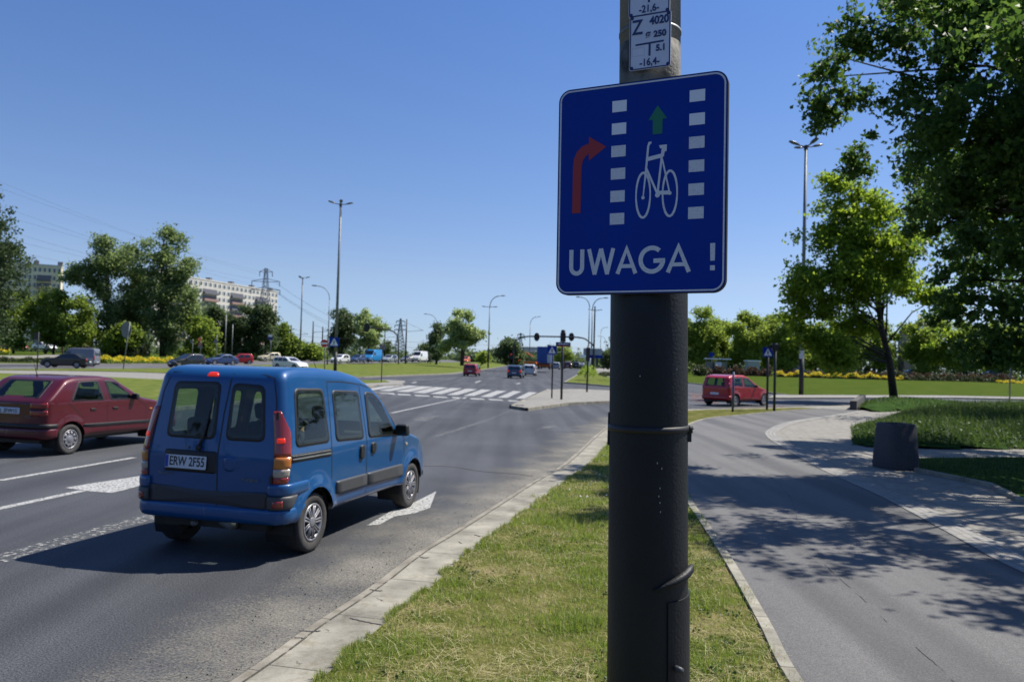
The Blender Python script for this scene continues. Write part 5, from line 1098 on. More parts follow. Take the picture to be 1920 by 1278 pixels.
# the big tree whose branches hang in from the right edge
tb0 = Vector((12.2, 13.6, .1))
LB = [(1575, 165, 16.5, 55), (1560, 120, 16.8, 34), (1545, 205, 16.5, 30), (1612, 265, 16.5, 45), (1615, 318, 16.6, 22), (1600, 70, 16, 28), (1665, 160, 16, 70), (1655, 95, 16, 48), (1720, 40, 15.5, 70), (1740, 170, 15.5, 85), (1760, 270, 15.5, 65), (1820, 60, 15, 110), (1850, 210, 14.5, 130), (1905, 330, 14.5, 130),
    (1790, 420, 15, 62), (1850, 480, 14.6, 95), (1790, 560, 15, 60), (1870, 590, 14.6, 85), (1930, 520, 14.5, 120), (1835, 650, 15, 42), (1890, 655, 15, 50), (1690, 20, 16, 45), (1960, 120, 14, 170), (1960, 640, 14.6, 70)]
lv_ = ragged([lob(x, y, D, r*.93, tb0) for x, y, D, r in LB], .32, .33, 3)
lb = [(-.7, 7.7, 6.4, 1.8, 1.6, 1.0), (1.3, 8.4, 7, 2.2, 2, 1.3), (-1.7, 5.9, 6.7, 1.5, 1.4, .9), (-.2, 4.9, 7, 1.7, 1.6, 1), (2.3, 6.4, 6, 2.2, 2, 1.2), (1.9, 4.4, 6.5, 2, 2, 1), (-5.2, -3.3, 6.5, 1.0, .9, .5), (-4.2, -3.9, 6.4, 1.2, 1.0, .6), (-4.8, -2.0, 6.8, 1.1, 1, .6), (-3.4, -2.3, 6.2, 1.4, 1.2, .7), (-2.6, -4.4, 6.6, 1.4, 1.2, .8), (-6.0, -1.0, 7.6, .9, .9, .5), (-4.6, .6, 6.3, 1.2, 1.1, .6), (-3.6, -5.2, 6.6, .7, .6, .5), (-2.2, -4.0, 5.9, 1.5, 1.3, 1.0), (-1.0, -4.6, 7, 1.8, 1.5, 1.3), (.8, -2.5, 7.5, 2.2, 2.2, 2.0), (0, 2, 9, 3, 3, 2), (2.6, 1, 6.5, 2.4, 2.6, 2.2), (3, -3, 5.5, 2.2, 2.2, 1.8), (-2.6, 1.6, 9.6, 2.2, 2, 1.3), (1.0, 4.0, 5.5, 2.2, 2, 2)]
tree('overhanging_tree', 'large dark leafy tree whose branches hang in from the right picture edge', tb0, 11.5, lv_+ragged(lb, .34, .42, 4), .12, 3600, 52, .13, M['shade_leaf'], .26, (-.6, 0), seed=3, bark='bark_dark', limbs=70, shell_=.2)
# shadow twigs reaching over the verge
# maple by the side street
mbp = PD(1676, 752, 49); mbp.z = .35
LM = [(1562, 340, 50, 26), (1558, 385, 50, 34), (1600, 400, 49, 48), (1640, 365, 49, 34), (1660, 400, 49, 30), (1695, 400, 50, 26), (1705, 450, 50, 30), (1525, 455, 49, 38), (1570, 455, 49, 55), (1630, 455, 48, 62), (1690, 480, 49, 55), (1497, 520, 49, 32), (1540, 530, 48, 58), (1600, 530, 48, 62), (1655, 530, 51, 44), (1500, 570, 49, 34), (1550, 590, 48, 52), (1605, 600, 50, 44), (1545, 645, 48, 34), (1575, 665, 48, 26), (1720, 545, 50, 48), (1745, 615, 52, 36), (1765, 560, 51, 36), (1515, 625, 48, 26)]
tree('maple_tree', 'sunlit maple with a dark leaning trunk standing on the grassy mound', mbp, 14.2, ragged([lob(x, y, D, r*.98, mbp) for x, y, D, r in LM], .62, .5, 5), .24, 1600, 22, .26, M['maple'], .20, (-2.2, -.2), seed=5, bark='bark_dark', limbs=36, fork=.30, shell_=.2)
def mk(label, px, top, base, D, wpx, m, n=700, leaf=.42, g=None, seed=0, tr=.22, kind='round', bark='bark', name='tree', bz=None, per=12, shell_=.45, stems=1):
    """a tree given by where it stands and how tall and wide it looks"""
    b = PD(px, base, D); k = D/FPX; h = (base-top)*k; w_ = wpx*k/2; rr = random.Random(seed*13+5); L = []
    if kind == 'round':
        for i in range(20): a = rr.uniform(0, 6.283); q = rr.uniform(.3, .78); z = rr.uniform(.16, .90); s_ = (1-abs(z-.58)*1.1); L.append((w_*q*math.cos(a)*s_*1.1, w_*q*math.sin(a)*s_, h*z, w_*rr.uniform(.18, .36), w_*rr.uniform(.18, .36), h*rr.uniform(.06, .12)))
        L.append((0, 0, h*.52, w_*.5, w_*.5, h*.25)); L.append((rr.uniform(-.2, .2)*w_, 0, h*.90, w_*.28, w_*.28, h*.09))
    elif kind == 'tall':
        for i in range(16): z = .16+.80*i/15; s_ = min(1, 1.9*(1-z)**.6+.15)*min(1, .5+z*1.5); a = rr.uniform(0, 6.283); L.append((w_*.42*math.cos(a)*s_, w_*.42*math.sin(a)*s_, h*z, w_*.55*s_, w_*.5*s_, h*.095))
    elif kind == 'feather':
        for i in range(15): a = rr.uniform(0, 6.283); q = rr.uniform(.3, .85); z = rr.uniform(.3, .93); L.append((w_*q*math.cos(a)*(1.25-z*.6), w_*q*math.sin(a), h*z, w_*.20, w_*.20, h*.13))
        L.append((0, 0, h*.5, w_*.55, w_*.5, h*.22))
    elif kind == 'bush':
        for i in range(8): a = rr.uniform(0, 6.283); q = rr.uniform(.2, .6); L.append((w_*q*math.cos(a), w_*q*math.sin(a), h*rr.uniform(.3, .7), w_*.45, w_*.45, h*.28))
    elif kind == 'spire':
        for i in range(9): z = .1+.85*i/8; L.append((0, 0, h*z, w_*(1.05-z), w_*(1.05-z), h*.08))
    L = ragged(L, max(.45, h*.06), .6, seed) if kind in ('round', 'tall') else (ragged(L, h*.045, .30, seed) if kind == 'feather' else L)
    return tree(name, label, b, h, L, leaf, n, per, leaf*.95, M[m], tr, (rr.uniform(-.05, .05)*h, 0), g, seed=seed, bark=bark, limbs=12 if kind != 'bush' else 5, shell_=shell_, stems=stems)
gp = 'tall poplars behind the left carriageway'
# far left poplar, leaning in
b = PD(-45, 676, 95); LP_ = [(-10, 395, 96, 40), (8, 420, 95, 28), (-5, 460, 95, 48), (25, 470, 95, 22), (15, 520, 95, 34), (38, 490, 95, 12), (-10, 560, 95, 55), (30, 545, 95, 18), (-40, 500, 96, 80), (-60, 600, 95, 80), (0, 610, 95, 36), (-60, 420, 96, 60)]
tree('poplar_tree', 'tall dark poplar leaning in from the left picture edge', b, 18.5, ragged([lob(x, y, D, r, b) for x, y, D, r in LP_], .9, .4, 1), .36, 850, 20, .45, M['poplar_dk'], .4, (1, 0), gp, seed=11)
b = PD(204, 668, 122); LP_ = [(190, 455, 122, 17), (198, 478, 122, 20), (178, 490, 122, 30), (205, 500, 122, 30), (160, 500, 122, 18), (195, 545, 122, 34), (155, 520, 122, 14), (170, 535, 122, 16), (200, 590, 122, 26), (215, 620, 122, 20), (222, 480, 122, 16), (136, 522, 122, 9)]
tree('poplar_tree', 'open dark poplar with a long left branch, left of the tallest one', b, 19, ragged([lob(x, y, D, r*.95, b, rz=r*1.1) for x, y, D, r in LP_+[(LP_[0][0]-6, 632, LP_[0][2], 20), (LP_[0][0]+14, 645, LP_[0][2], 18), (LP_[0][0]+2, 600, LP_[0][2], 22)]], .95, .55, 2), .38, 800, 18, .5, M['poplar'], .35, (-1.2, 0), gp, seed=12, shell_=.3)
b = PD(262, 668, 126); LP_ = [(235, 475, 126, 22), (262, 470, 126, 20), (248, 520, 126, 34), (255, 570, 126, 34), (240, 600, 126, 30), (270, 620, 126, 26), (228, 500, 126, 18)]
tree('poplar_tree', 'narrow dark poplar between the open one and the tallest one', b, 18, ragged([lob(x, y, D, r*.95, b, rz=r*1.1) for x, y, D, r in LP_+[(LP_[0][0]-6, 632, LP_[0][2], 20), (LP_[0][0]+14, 645, LP_[0][2], 18), (LP_[0][0]+2, 600, LP_[0][2], 22)]], .95, .55, 2), .38, 800, 18, .5, M['poplar'], .35, (-.6, 0), gp, seed=13, shell_=.3)
b = PD(305, 667, 124); LP_ = [(312, 437, 124, 13), (304, 455, 124, 18), (328, 460, 124, 14), (300, 490, 124, 36), (335, 505, 124, 30), (358, 500, 124, 12), (290, 540, 124, 38), (330, 555, 124, 42), (358, 545, 124, 18), (300, 600, 124, 36), (340, 605, 124, 34), (318, 640, 124, 22), (360, 580, 124, 16)]
tree('poplar_tree', 'tallest poplar with pale glinting leaves, right end of the poplar group', b, 21, ragged([lob(x, y, D, r*.95, b, rz=r*1.1) for x, y, D, r in LP_+[(LP_[0][0]-6, 632, LP_[0][2], 20), (LP_[0][0]+14, 645, LP_[0][2], 18), (LP_[0][0]+2, 600, LP_[0][2], 22)]], .95, .55, 2), .38, 1350, 18, .5, M['poplar'], .4, (0, 0), gp, seed=14, shell_=.3, stems=2)
gl = 'light green trees behind the left lawn'
mk('light green tree with a thin trunk at far left', 25, 545, 662, 118, 85, 'lime', g=gl, seed=21, tr=.15); mk('light green rounded tree left of the poplar group', 100, 545, 664, 120, 80, 'lime', g=gl, seed=22, tr=.15, n=800); mk('light green tree in front of the open poplar', 150, 555, 664, 116, 55, 'lime', g=gl, seed=23, tr=.15)
mk('dark conical tree in front of the cream apartment block', 85, 540, 665, 150, 50, 'dull', g=None, seed=24); mk('low light green tree at the foot of the tallest poplar', 225, 610, 668, 118, 70, 'lime', g=gl, seed=25, tr=.12); mk('light green tree right of the tallest poplar', 380, 595, 669, 122, 60, 'lime', g=gl, seed=26, tr=.12)
gd = 'dark trees in front of the long apartment block'
for i, (x, t, w_, lb_) in enumerate([(395, 568, 60, 'dark tree at the left foot of the long apartment block'), (432, 590, 44, 'thin greyish tree between two dark ones'), (465, 570, 66, 'broad dark tree under the power pylon, left side'), (497, 572, 50, 'dark tree under the power pylon, right side')]): mk(lb_, x, t, 674, 140, w_, 'dull', g=gd, seed=31+i, n=650)
gs = 'trees stepping down towards the junction'
for i, (x, t, w_, lb_) in enumerate([(524, 608, 40, 'green tree right of the pylon, highest of the stepped row'), (545, 628, 30, 'small green tree beside a tram mast'), (566, 645, 34, 'low bush like tree left of the tall triple lamp'), (590, 648, 30, 'low tree left of the no entry sign'), (352, 640, 24, 'small bush under the tallest poplar')]): mk(lb_, x, t, 676, 150, w_, 'park' if i % 2 else 'lime', g=gs, seed=41+i, n=380, tr=.12)
gw = 'tree cluster behind the crossing sign'
mk('dense green tree left in the cluster behind the crossing sign', 640, 578, 680, 165, 78, 'dull', g=gw, seed=51, n=900); mk('pale willow like tree right in the cluster behind the crossing sign', 690, 583, 680, 160, 78, 'birchy', g=gw, seed=52, n=900, kind='feather', shell_=.2); mk('small dark tree right of the cluster', 722, 640, 680, 175, 26, 'dull', g=gw, seed=53, n=260)
mk('pale feathery tree with several stems, alone on the median', 866, 572, 684, 150, 92, 'birchy', n=1300, seed=54, kind='feather', tr=.3, stems=3, shell_=.15); mk('narrow dark tree half behind the pale feathery one', 818, 608, 682, 170, 36, 'dull', seed=55, n=420, kind='tall'); mk('low dark tree left of the feathery one', 798, 645, 681, 200, 40, 'dull', seed=56, n=300)
mk('broad dark tree behind the signal gantry', 958, 636, 690, 150, 66, 'dull', seed=57, n=700, kind='round', tr=.15); mk('bright green bush right of the lone feathery tree', 904, 658, 682, 180, 30, 'park', seed=58, n=260, kind='bush')
mk('dark pointed tree behind the blue truck', 1030, 640, 690, 260, 32, 'dull', seed=59, n=300, kind='spire'); mk('green tree right of the blue truck', 1055, 645, 690, 240, 44, 'park', seed=60, n=400); mk('narrow conifer beyond the road signs', 1083, 655, 690, 300, 14, 'dull', seed=61, n=200, kind='spire'); mk('dark green tree beside the direction board', 1140, 655, 692, 190, 40, 'dull', seed=62, n=400)
# far tree line, one mass
rng = np.random.default_rng(9); FL = []
def hp(x): return 662-4*math.sin(x/47)+3*math.sin(x/13)+(x-900)*.018
for x in range(560, 1290, 9):
    D = 330+60*math.sin(x/30); p = PD(x, hp(x)+6+rng.normal()*1.5, D); r = 9*D/FPX; FL.append((p.x, p.y, p.z, r*1.3, 4, r)); p = PD(x, hp(x)+14, D); FL.append((p.x, p.y, p.z, r*1.3, 4, r))
C, P = crown_pts(FL, 2600, 6, 1.0, rng, .2); tag(leafmesh('distant_wood', P, 1.3, M['dull'], None, 9), 'far off line of dark trees along the horizon behind the junction', 'trees', kind='stuff')
FL = []
for x in list(range(-260, 620, 14)):
    D = 190+20*math.sin(x/30); p = PD(x, 654+(x)*.03+rng.normal()*3, D); r = 14*D/FPX; FL.append((p.x, p.y, p.z, r*1.2, 3, r))
C, P = crown_pts(FL, 2000, 8, .8, rng, .2); tag(leafmesh('distant_wood', P, .8, M['dull'], None, 10), 'dark undergrowth and trees closing the view behind the left trees', 'trees', kind='stuff')
# right: park trees behind the lawn
gr = 'spring green park trees behind the right lawn'
for i, (x, t, w_, D, lb_) in enumerate([(1235, 590, 80, 170, 'park tree mostly hidden behind the near post'), (1308, 572, 84, 150, 'leftmost full park tree right of the near post'), (1350, 600, 70, 155, 'park tree above the bus shelter'), (1398, 582, 84, 148, 'park tree above the red car'), (1440, 590, 60, 155, 'park tree left of the street lamp, half behind the crossing sign'), (1478, 585, 80, 146, 'park tree directly behind the tall street lamp'),
        (1530, 600, 80, 150, 'park tree seen below the maple, left part'), (1585, 605, 84, 150, 'park tree seen below the maple, middle part'), (1640, 600, 84, 152, 'park tree just left of the maple trunk'), (1735, 590, 90, 150, 'park tree just right of the maple trunk'), (1800, 600, 90, 148, 'shaded park tree right of the brown chimney like tower'), (1870, 600, 100, 150, 'shaded park tree near the right picture edge'), (1950, 590, 110, 150, 'park tree cut by the right picture edge')]):
    mk(lb_, x, t, 701+(x-1300)*.02, D, w_*1.16, 'park', n=1250, g=gr, seed=71+i, tr=.2, leaf=.40, per=14)
FL = []
for x in range(1160, 2060, 16):
    D = 185+10*math.sin(x/30); p = PD(x, 668+(x-1290)*.02+rng.normal()*5, D); r = 26*D/FPX; FL.append((p.x, p.y, p.z, r, 3, r*1.4))
C, P = crown_pts(FL, 2600, 8, .8, rng, .2); tag(leafmesh('distant_wood', P, .9, M['dull'], None, 12), 'dim wood closing the view behind the right park trees', 'trees', kind='stuff')
# shade casting trees just beyond the right edge, partly seen above
sb = Vector((27, 30, 0)); tree('overhanging_tree', 'dark tree behind the first one, filling the right picture edge above the tall grass', sb, 13, [(-3.5, -1, 7, 3.2), (0, 0, 8, 4.5), (-4, 1.5, 9.5, 2.8), (-2.5, -3, 4.6, 2.4), (-5.0, -1.5, 5.6, 2.0), (3, 2, 7, 4), (-1, 3, 5, 3), (-6.4, .5, 8.2, 1.8), (-7.2, 0, 6.5, 2.3), (-6, -5, 7, 2.5), (-4, 5, 7, 3), (-8, 3.5, 7.5, 2)], .22, 1500, 20, .35, M['shade_leaf'], .3, seed=99, bark='bark_dark', limbs=26, shell_=.3)
FL = []
for k in range(60):
    a = math.radians(-170+160*k/59)*1; R_ = 55+12*math.sin(k*1.7); FL.append((R_*math.cos(a)+2, R_*math.sin(a)-6, 4.2+1.5*math.sin(k*2.3), 3.6, 3.0, 4.2))
C, P = crown_pts(FL, 2600, 8, .9, rng, .2); tag(leafmesh('distant_wood', P, 1.0, M['dull'], None, 14), 'unseen belt of trees added behind the camera to darken reflections', 'trees', kind='stuff')  # out of view, added to darken the van's reflections and cut sky fill
# ------------------------------------------------------------------ shrubs and flower beds
def hedge(name, label, pts, w_, h, m, n, leaf, kind='stuff', cat='hedge', mm=None):
    """leafy band along a line of 3D points"""
    rng = np.random.default_rng(len(label)); P = [Vector(p) for p in pts]; L = np.array([(P[i+1]-P[i]).length for i in range(len(P)-1)]); i = rng.choice(len(L), n, p=L/L.sum()); t = rng.random(n)
    A = np.array([tuple(P[k]) for k in range(len(P))]); C = A[i]*(1-t)[:, None]+A[i+1]*t[:, None]; u = (rng.random(n)-.5)*w_; v = rng.random(n)**.6; dd = A[i+1]-A[i]; dd /= np.linalg.norm(dd, axis=1)[:, None]
    s_ = C[:, 0]*1.3+C[:, 1]*.7; hh = h*(.8+.2*np.sin(s_*2.1)+.12*np.sin(s_*5.3)); arch = np.sqrt(np.clip(1-(u/(w_/2))**2, 0, 1)); C[:, 0] += -dd[:, 1]*u; C[:, 1] += dd[:, 0]*u; C[:, 2] += v*hh*arch
    mi = None
    if mm: mi = ((v*arch > .48) & (rng.random(n) < .9)).astype(int); m = [m, mm]
    o = leafmesh(name, C, leaf, m if not isinstance(m, list) else m[0], None, 3)
    if mi is not None: o.data.materials.append(mm); o.data.polygons.foreach_set('material_index', mi.astype(np.int32))
    return tag(o, label, cat, kind=kind)
hedge('flower_bed', 'row of yellow flowering shrubs behind the left carriageway', [PD(190, 680, 101), PD(255, 681, 106), PD(345, 682, 112)], 2.2, .95, M['lime'], 9000, .20, cat='flowers', mm=M['yellow'])
hedge('low_hedge', 'low dull green hedge along the left carriageway at far left', [PD(-60, 681, 88), PD(0, 681, 90), PD(110, 681.5, 97)], 2.0, .75, M['hedge'], 6000, .20); hedge('flower_bed', 'yellow green shrubs at the left picture edge', [PD(-40, 664, 125), PD(18, 664, 127)], 2, 1.2, M['lime'], 2500, .25, cat='flowers', mm=M['yellow'])
hedge('low_hedge', 'dense green bushes behind the leaning sign post', [PD(195, 668, 118), PD(280, 668, 120)], 3, 2.0, M['hedge'], 6000, .26); hedge('low_hedge', 'green hedge along the far side behind the oncoming cars', [PD(350, 682, 118), PD(470, 679, 138), PD(600, 677, 175)], 2.0, 1.0, M['hedge'], 8000, .24)
hedge('flower_bed', 'yellow flower band left part, by the street lamp', [PD(1456, 708, 122), PD(1500, 709, 121), PD(1560, 711, 120), PD(1648, 713, 119)], 1.8, 1.15, M['hedge'], 12000, .18, cat='flowers', mm=M['yellow']); hedge('flower_bed', 'short yellow flower band behind the maple trunk', [PD(1655, 714, 119), PD(1690, 715, 119)], 1.6, .9, M['hedge'], 3500, .18, cat='flowers', mm=M['yellow'])
hedge('flower_bed', 'yellow flower band at the right picture edge', [PD(1872, 720, 119), PD(1925, 722, 119), PD(2010, 724, 119)], 1.6, .8, M['hedge'], 4500, .18, cat='flowers', mm=M['yellow'])
hedge('low_hedge', 'low green hedge between the two yellow flower bands', [PD(1685, 715.5, 121), PD(1780, 717, 121), PD(1875, 720, 121)], 1.8, 1.1, M['hedge'], 9000, .2); hedge('low_hedge', 'dark reddish shrubs behind the red car', [PD(1302, 704, 128), PD(1380, 705, 127), PD(1445, 706, 126)], 3, 1.7, M['redhedge'], 9000, .24)
hedge('low_hedge', 'thin red leaved shrubs edging the yellow flowers', [PD(1456, 703, 127), PD(1560, 705, 126), PD(1660, 707, 126), PD(1900, 712, 126)], 1.6, 1.0, M['redhedge'], 8000, .2)
for i, (x, y, lb_) in enumerate([(1312, 706, 'round dark shrub at the left end of the reddish shrubs'), (1682, 716, 'round reddish shrub between the yellow bands')]): mk(lb_, x, y-22, y, 122, 26, 'hedge', n=220, leaf=.25, seed=120+i, kind='bush', name='shrub', tr=.04)
hedge('shrub', 'small yellow flowering bush on the grassy corner beyond the island', [PD(1096, 704, 83), PD(1106, 703, 88)], 1.6, 1.1, M['park'], 900, .2, kind=None, cat='shrub'); hedge('shrub', 'dark low shrub behind the road signs on the grassy corner', [PD(1130, 703, 92), PD(1143, 706, 85)], 1.2, .5, M['hedge'], 500, .2, kind=None, cat='shrub')
# ------------------------------------------------------------------ grass blades
def blades(name, label, x, y, z, h, wd, m, seed, lay=.35, mi=None):
    rng = np.random.default_rng(seed); n = len(x); a = rng.random(n)*6.283; ln = rng.normal(size=n)*lay; hh = h*(.55+.9*rng.random(n)); B = np.stack([x, y, z], 1)
    d = np.stack([np.cos(a)*np.abs(ln), np.sin(a)*np.abs(ln), np.ones(n)], 1); d /= np.linalg.norm(d, axis=1)[:, None]; s_ = np.stack([-np.sin(a), np.cos(a), np.zeros(n)], 1)*(wd*(.6+.8*rng.random(n))/2)[:, None]
    b2 = rng.normal(size=(n, 3))*.12*hh[:, None]; b2[:, 2] = 0; V = np.empty((n, 4, 3)); V[:, 0] = B-s_; V[:, 1] = B+s_; T = B+d*hh[:, None]+b2; V[:, 2] = T+s_*.18; V[:, 3] = T-s_*.18
    o = quads(name, V.reshape(-1, 3), n, m, None, mi); return tag(o, label, 'grass', kind='stuff')
rng = np.random.default_rng(21)
def noise2(x, y, s_, seed=0):
    v = np.zeros(len(x)); r = np.random.default_rng(seed)
    for k in range(7):
        a = r.random()*6.283; f = s_*(1.35**k); v += np.sin((x*math.cos(a)+y*math.sin(a))*f+r.random()*6.28)/(1.12**k)
    return v/3
n = 400000; y = 4.3+20*rng.random(n)**1.75; x = -1.4+6.3*rng.random(n); PV = VERGE; ins = inpoly(x, y, PV) & (pd_edge(x, y, PV) > .012); x, y = x[ins], y[ins]
g = noise2(x, y, 3.2, 1)+.55*noise2(x, y, 11, 2); keep = rng.random(len(x)) < np.clip(.62+.45*g, .14, 1); x, y, g = x[keep], y[keep], g[keep]
hgt = (.028+.022*np.clip(g+.3, 0, 1.3))*(1+.02*y); wdt = .0042*(1+.10*np.clip(y-5, 0, 20)); mi = (rng.random(len(x)) < np.clip(.27-.45*g, .04, .8)).astype(int)
blades('verge_grass', 'mown green and straw coloured grass on the verge around the post', x, y, np.full(len(x), .057), hgt, wdt, [M['blade'], M['straw']], 5, 1.1, mi)
n = 26000; y = 4.3+12*rng.random(n)**1.6; x = -1.4+5.6*rng.random(n); ins = inpoly(x, y, PV) & (pd_edge(x, y, PV) > .03); x, y = x[ins], y[ins]; g = noise2(x, y, 2.3, 5); keep = g > .0; x, y = x[keep], y[keep]; n = len(x)
a = rng.random(n)*6.283; L = .05+.10*rng.random(n); B = np.stack([x, y, .066+.022*rng.random(n)], 1); d = np.stack([np.cos(a), np.sin(a), rng.normal(size=n)*.14], 1)*L[:, None]; s_ = np.stack([-np.sin(a), np.cos(a), np.zeros(n)], 1)*.0013; V = np.empty((n, 4, 3)); V[:, 0] = B-s_; V[:, 1] = B+s_; V[:, 2] = B+d+s_*.7; V[:, 3] = B+d-s_*.7
tag(quads('cut_straw', V.reshape(-1, 3), n, M['straw'], None), 'dry straw left from mowing, strewn over the verge', 'straw', kind='stuff')
n = 26000; ii = rng.integers(0, len(KO)-1, n); tt = rng.random(n); KA = np.array([(p[0], p[1]) for p in KO]); x = KA[ii, 0]*(1-tt)+KA[ii+1, 0]*tt; y = KA[ii, 1]*(1-tt)+KA[ii+1, 1]*tt; e = noise2(x, y, 6, 11)*.05+noise2(x, y, 19, 12)*.03-.02; u = -rng.random(n)*np.clip(e+.03, 0, .14); keep = (u < -.002) & (y > 4) & (y < 24); x, y, u = x[keep], y[keep], u[keep]; x = x+u*.96; y = y-u*.25
blades('verge_grass', 'ragged grass edge creeping over the kerb', x, y, np.full(len(x), .052), np.full(len(x), .045), np.full(len(x), .0045), [M['blade'], M['straw']], 6, .9, (rng.random(len(x)) < .3).astype(int))
n = 5200; y = 4.3+16*rng.random(n)**1.7; x = -1.4+6*rng.random(n); ins = inpoly(x, y, PV) & (pd_edge(x, y, PV) > .05); x, y = x[ins], y[ins]; keep = noise2(x, y, 2.6, 31) > .25; x, y = x[keep], y[keep]; x, y = np.repeat(x, 4)+rng.normal(size=4*len(x))*.022, np.repeat(y, 4)+rng.normal(size=4*len(y))*.022
tag(leafmesh('clover', np.stack([x, y, .075+.02*rng.random(len(x))], 1), .022, M['tallblade'], None, 15, flat=.6, aspect=.8), 'patches of broad leaved clover in the verge grass', 'weeds', kind='stuff')
n = 150; y = 8+13*rng.random(n); x = -.5+5*rng.random(n); ins = inpoly(x, y, PV) & (pd_edge(x, y, PV) > .1); x, y = x[ins], y[ins]; x, y = np.repeat(x, 3)+rng.normal(size=3*len(x))*.008, np.repeat(y, 3)+rng.normal(size=3*len(y))*.008
tag(leafmesh('daisies', np.stack([x, y, np.full(len(x), .115)], 1), .022, M['signwhite'], None, 16, flat=.8, aspect=.9), 'tiny white flowers scattered in the farther verge grass', 'flowers', kind='stuff')
n = 900; y = 4.5+14*rng.random(n)**1.3; tt = y; x = np.interp(y, [p[1] for p in J if p[1] < 30], [p[0] for p in J if p[1] < 30])-.05-.9*rng.random(n)**1.8
tag(leafmesh('gravel', np.stack([x, y, np.full(n, .008)], 1), .012, M['kerb'], None, 17, flat=.5, aspect=.8), 'loose stones and grit lying beside the gutter', 'gravel', kind='stuff')
# tufts over the kerb edge
for i, (px, py) in enumerate([(818, 1118, ), (790, 1170), (660, 1225), (918, 1005), (1000, 930)]):
    p = G(px, py, .055); n = 46; xx = p.x+rng.normal(size=n)*.025; yy = p.y+rng.normal(size=n)*.03
    o = blades('grass_tuft', ['small grass tuft in the kerb joint', 'grass tuft overlapping the kerb edge', 'lowest grass tuft by the bottom picture edge', 'tuft at the narrow part of the verge edge', 'farthest grass tuft on the kerb edge'][i], xx, yy, np.full(n, .05), np.full(n, .055), np.full(n, .0035), M['blade'], 40+i, 1.1)
n = 130000; x = 7.5+30*rng.random(n)**1.3; y = 20+26*rng.random(n); ins = inpoly(x, y, MOUND); x, y = x[ins], y[ins]; e = pd_edge(x, y, MOUND); z = mound_h(x, y)-.03
blades('tall_grass', 'uncut tall grass on the mound right of the cycle path', x, y, z, .13+.24*np.clip(e/1.5, 0, 1)*(1+.5*noise2(x, y, 1.6, 8)), np.full(len(x), .016), M['tallblade'], 7, .95)
rng2 = np.random.default_rng(77); n = 52000; x = 7.5+30*rng2.random(n)**1.3; y = 20+26*rng2.random(n); ins = inpoly(x, y, MOUND); x, y = x[ins], y[ins]; e = pd_edge(x, y, MOUND); z = mound_h(x, y)+(.05+.26*np.clip(e/1.2, 0, 1)*(.75+.35*noise2(x, y, 1.6, 8)))*rng2.random(len(x))
tag(leafmesh('ground_cover', np.stack([x, y, z], 1), .085, M['tallblade'], None, 8), 'dense leafy weeds growing among the tall grass of the mound', 'weeds', kind='stuff')
n = 24000; x = 7.9+12*rng.random(n)**1.2; y = 8+14*rng.random(n); LRp = [(p[0], p[1]) for p in LR]; ins = inpoly(x, y, LRp) & (pd_edge(x, y, LRp) > .04); x, y = x[ins], y[ins]
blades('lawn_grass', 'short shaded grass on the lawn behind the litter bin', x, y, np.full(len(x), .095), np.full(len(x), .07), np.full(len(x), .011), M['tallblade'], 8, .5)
n = 9000; x = 15+18*rng.random(n); y = 38+14*rng.random(n); ins = inpoly(x, y, PLT); x, y = x[ins], y[ins]
blades('mound_grass', 'short grass on the little mound under the maple', x, y, plt_h(x, y)-.02, np.full(len(x), .14), np.full(len(x), .03), M['tallblade'], 9, .5)
# ------------------------------------------------------------------ poles, lamps, signals, signs
def pole_obj(name, label, cat, px, base, D, group=None, z=None):
    p = PD(px, base, D); 
    if z is not None: p.z = z
    return empty(name, p, 0, label, cat, group), p
def zat(px, py, D): return PD(px, py, D).z
def shaft(o, h, r0, r1, m, name='pole', dark=None, n=12, lean=(0, 0)):
    if dark:
        mb = MB(); mb.tube([(0, 0, 0), (lean[0]*dark/h, lean[1]*dark/h, dark)], [r0*1.08, r0*1.05], n); mb.build('painted_base', M['pole_dark'], o, True)
    a = dark-.02 if dark else 0; mb = MB(); mb.tube([(lean[0]*a/h, lean[1]*a/h, a), (lean[0], lean[1], h)], [r0, r1], n); return mb.build(name, m, o, True)
def lamphead(o, p, d, L=.75, w_=.32, tilt=.12, up=0):
    """cobra style head at p pointing along d"""
    d = Vector(d).normalized(); s = d.cross(Vector((0, 0, 1))); p = Vector(p); mb = MB(); V = []; ST = [(0, .25, .25), (.25, .75, .9), (.6, 1, 1), (.9, .8, .7), (1, .35, .3)]
    for t, a, h in ST:
        c = p+d*L*t+Vector((0, 0, tilt*L*t))
        for k in range(10): an = 2*math.pi*k/10; V.append(c+s*math.cos(an)*w_/2*a+Vector((0, 0, 1))*math.sin(an)*(.13 if math.sin(an) > 0 else .07)*h)
    F = [(i*10+k, i*10+(k+1) % 10, (i+1)*10+(k+1) % 10, (i+1)*10+k) for i in range(4) for k in range(10)]+[tuple(range(10))[::-1], tuple(range(40, 50))]
    mb.add(V, F); return fixn(mb.build('lamp_head', M['lampgrey'], o, True))
def highmast(label, px, top, base, D, heads, arm=.55, sc=1.0, dark=None, r=.13, group=None):
    o, p = pole_obj('street_lamp', label, 'street lamp', px, base, D, group); h = zat(px, top, D)-p.z; shaft(o, h, r, r*.62, M['galv'], dark=dark); mb = MB(); mb.tube([(0, 0, h-.25), (0, 0, h+.1)], [r*.9, r*.8], 12)
    for k in range(heads): 
        a = math.radians(14+k*360/heads); mb.tube([(0, 0, h), (math.cos(a)*arm, math.sin(a)*arm, h+.05)], [.05, .04], 8)
    mb.build('bracket', M['pole_dark'], o)
    for k in range(heads): a = math.radians(14+k*360/heads); d = (math.cos(a), math.sin(a), 0); lamphead(o, (d[0]*arm*.9, d[1]*arm*.9, h+.05), d, .85*sc, .38*sc, .25)
    return o
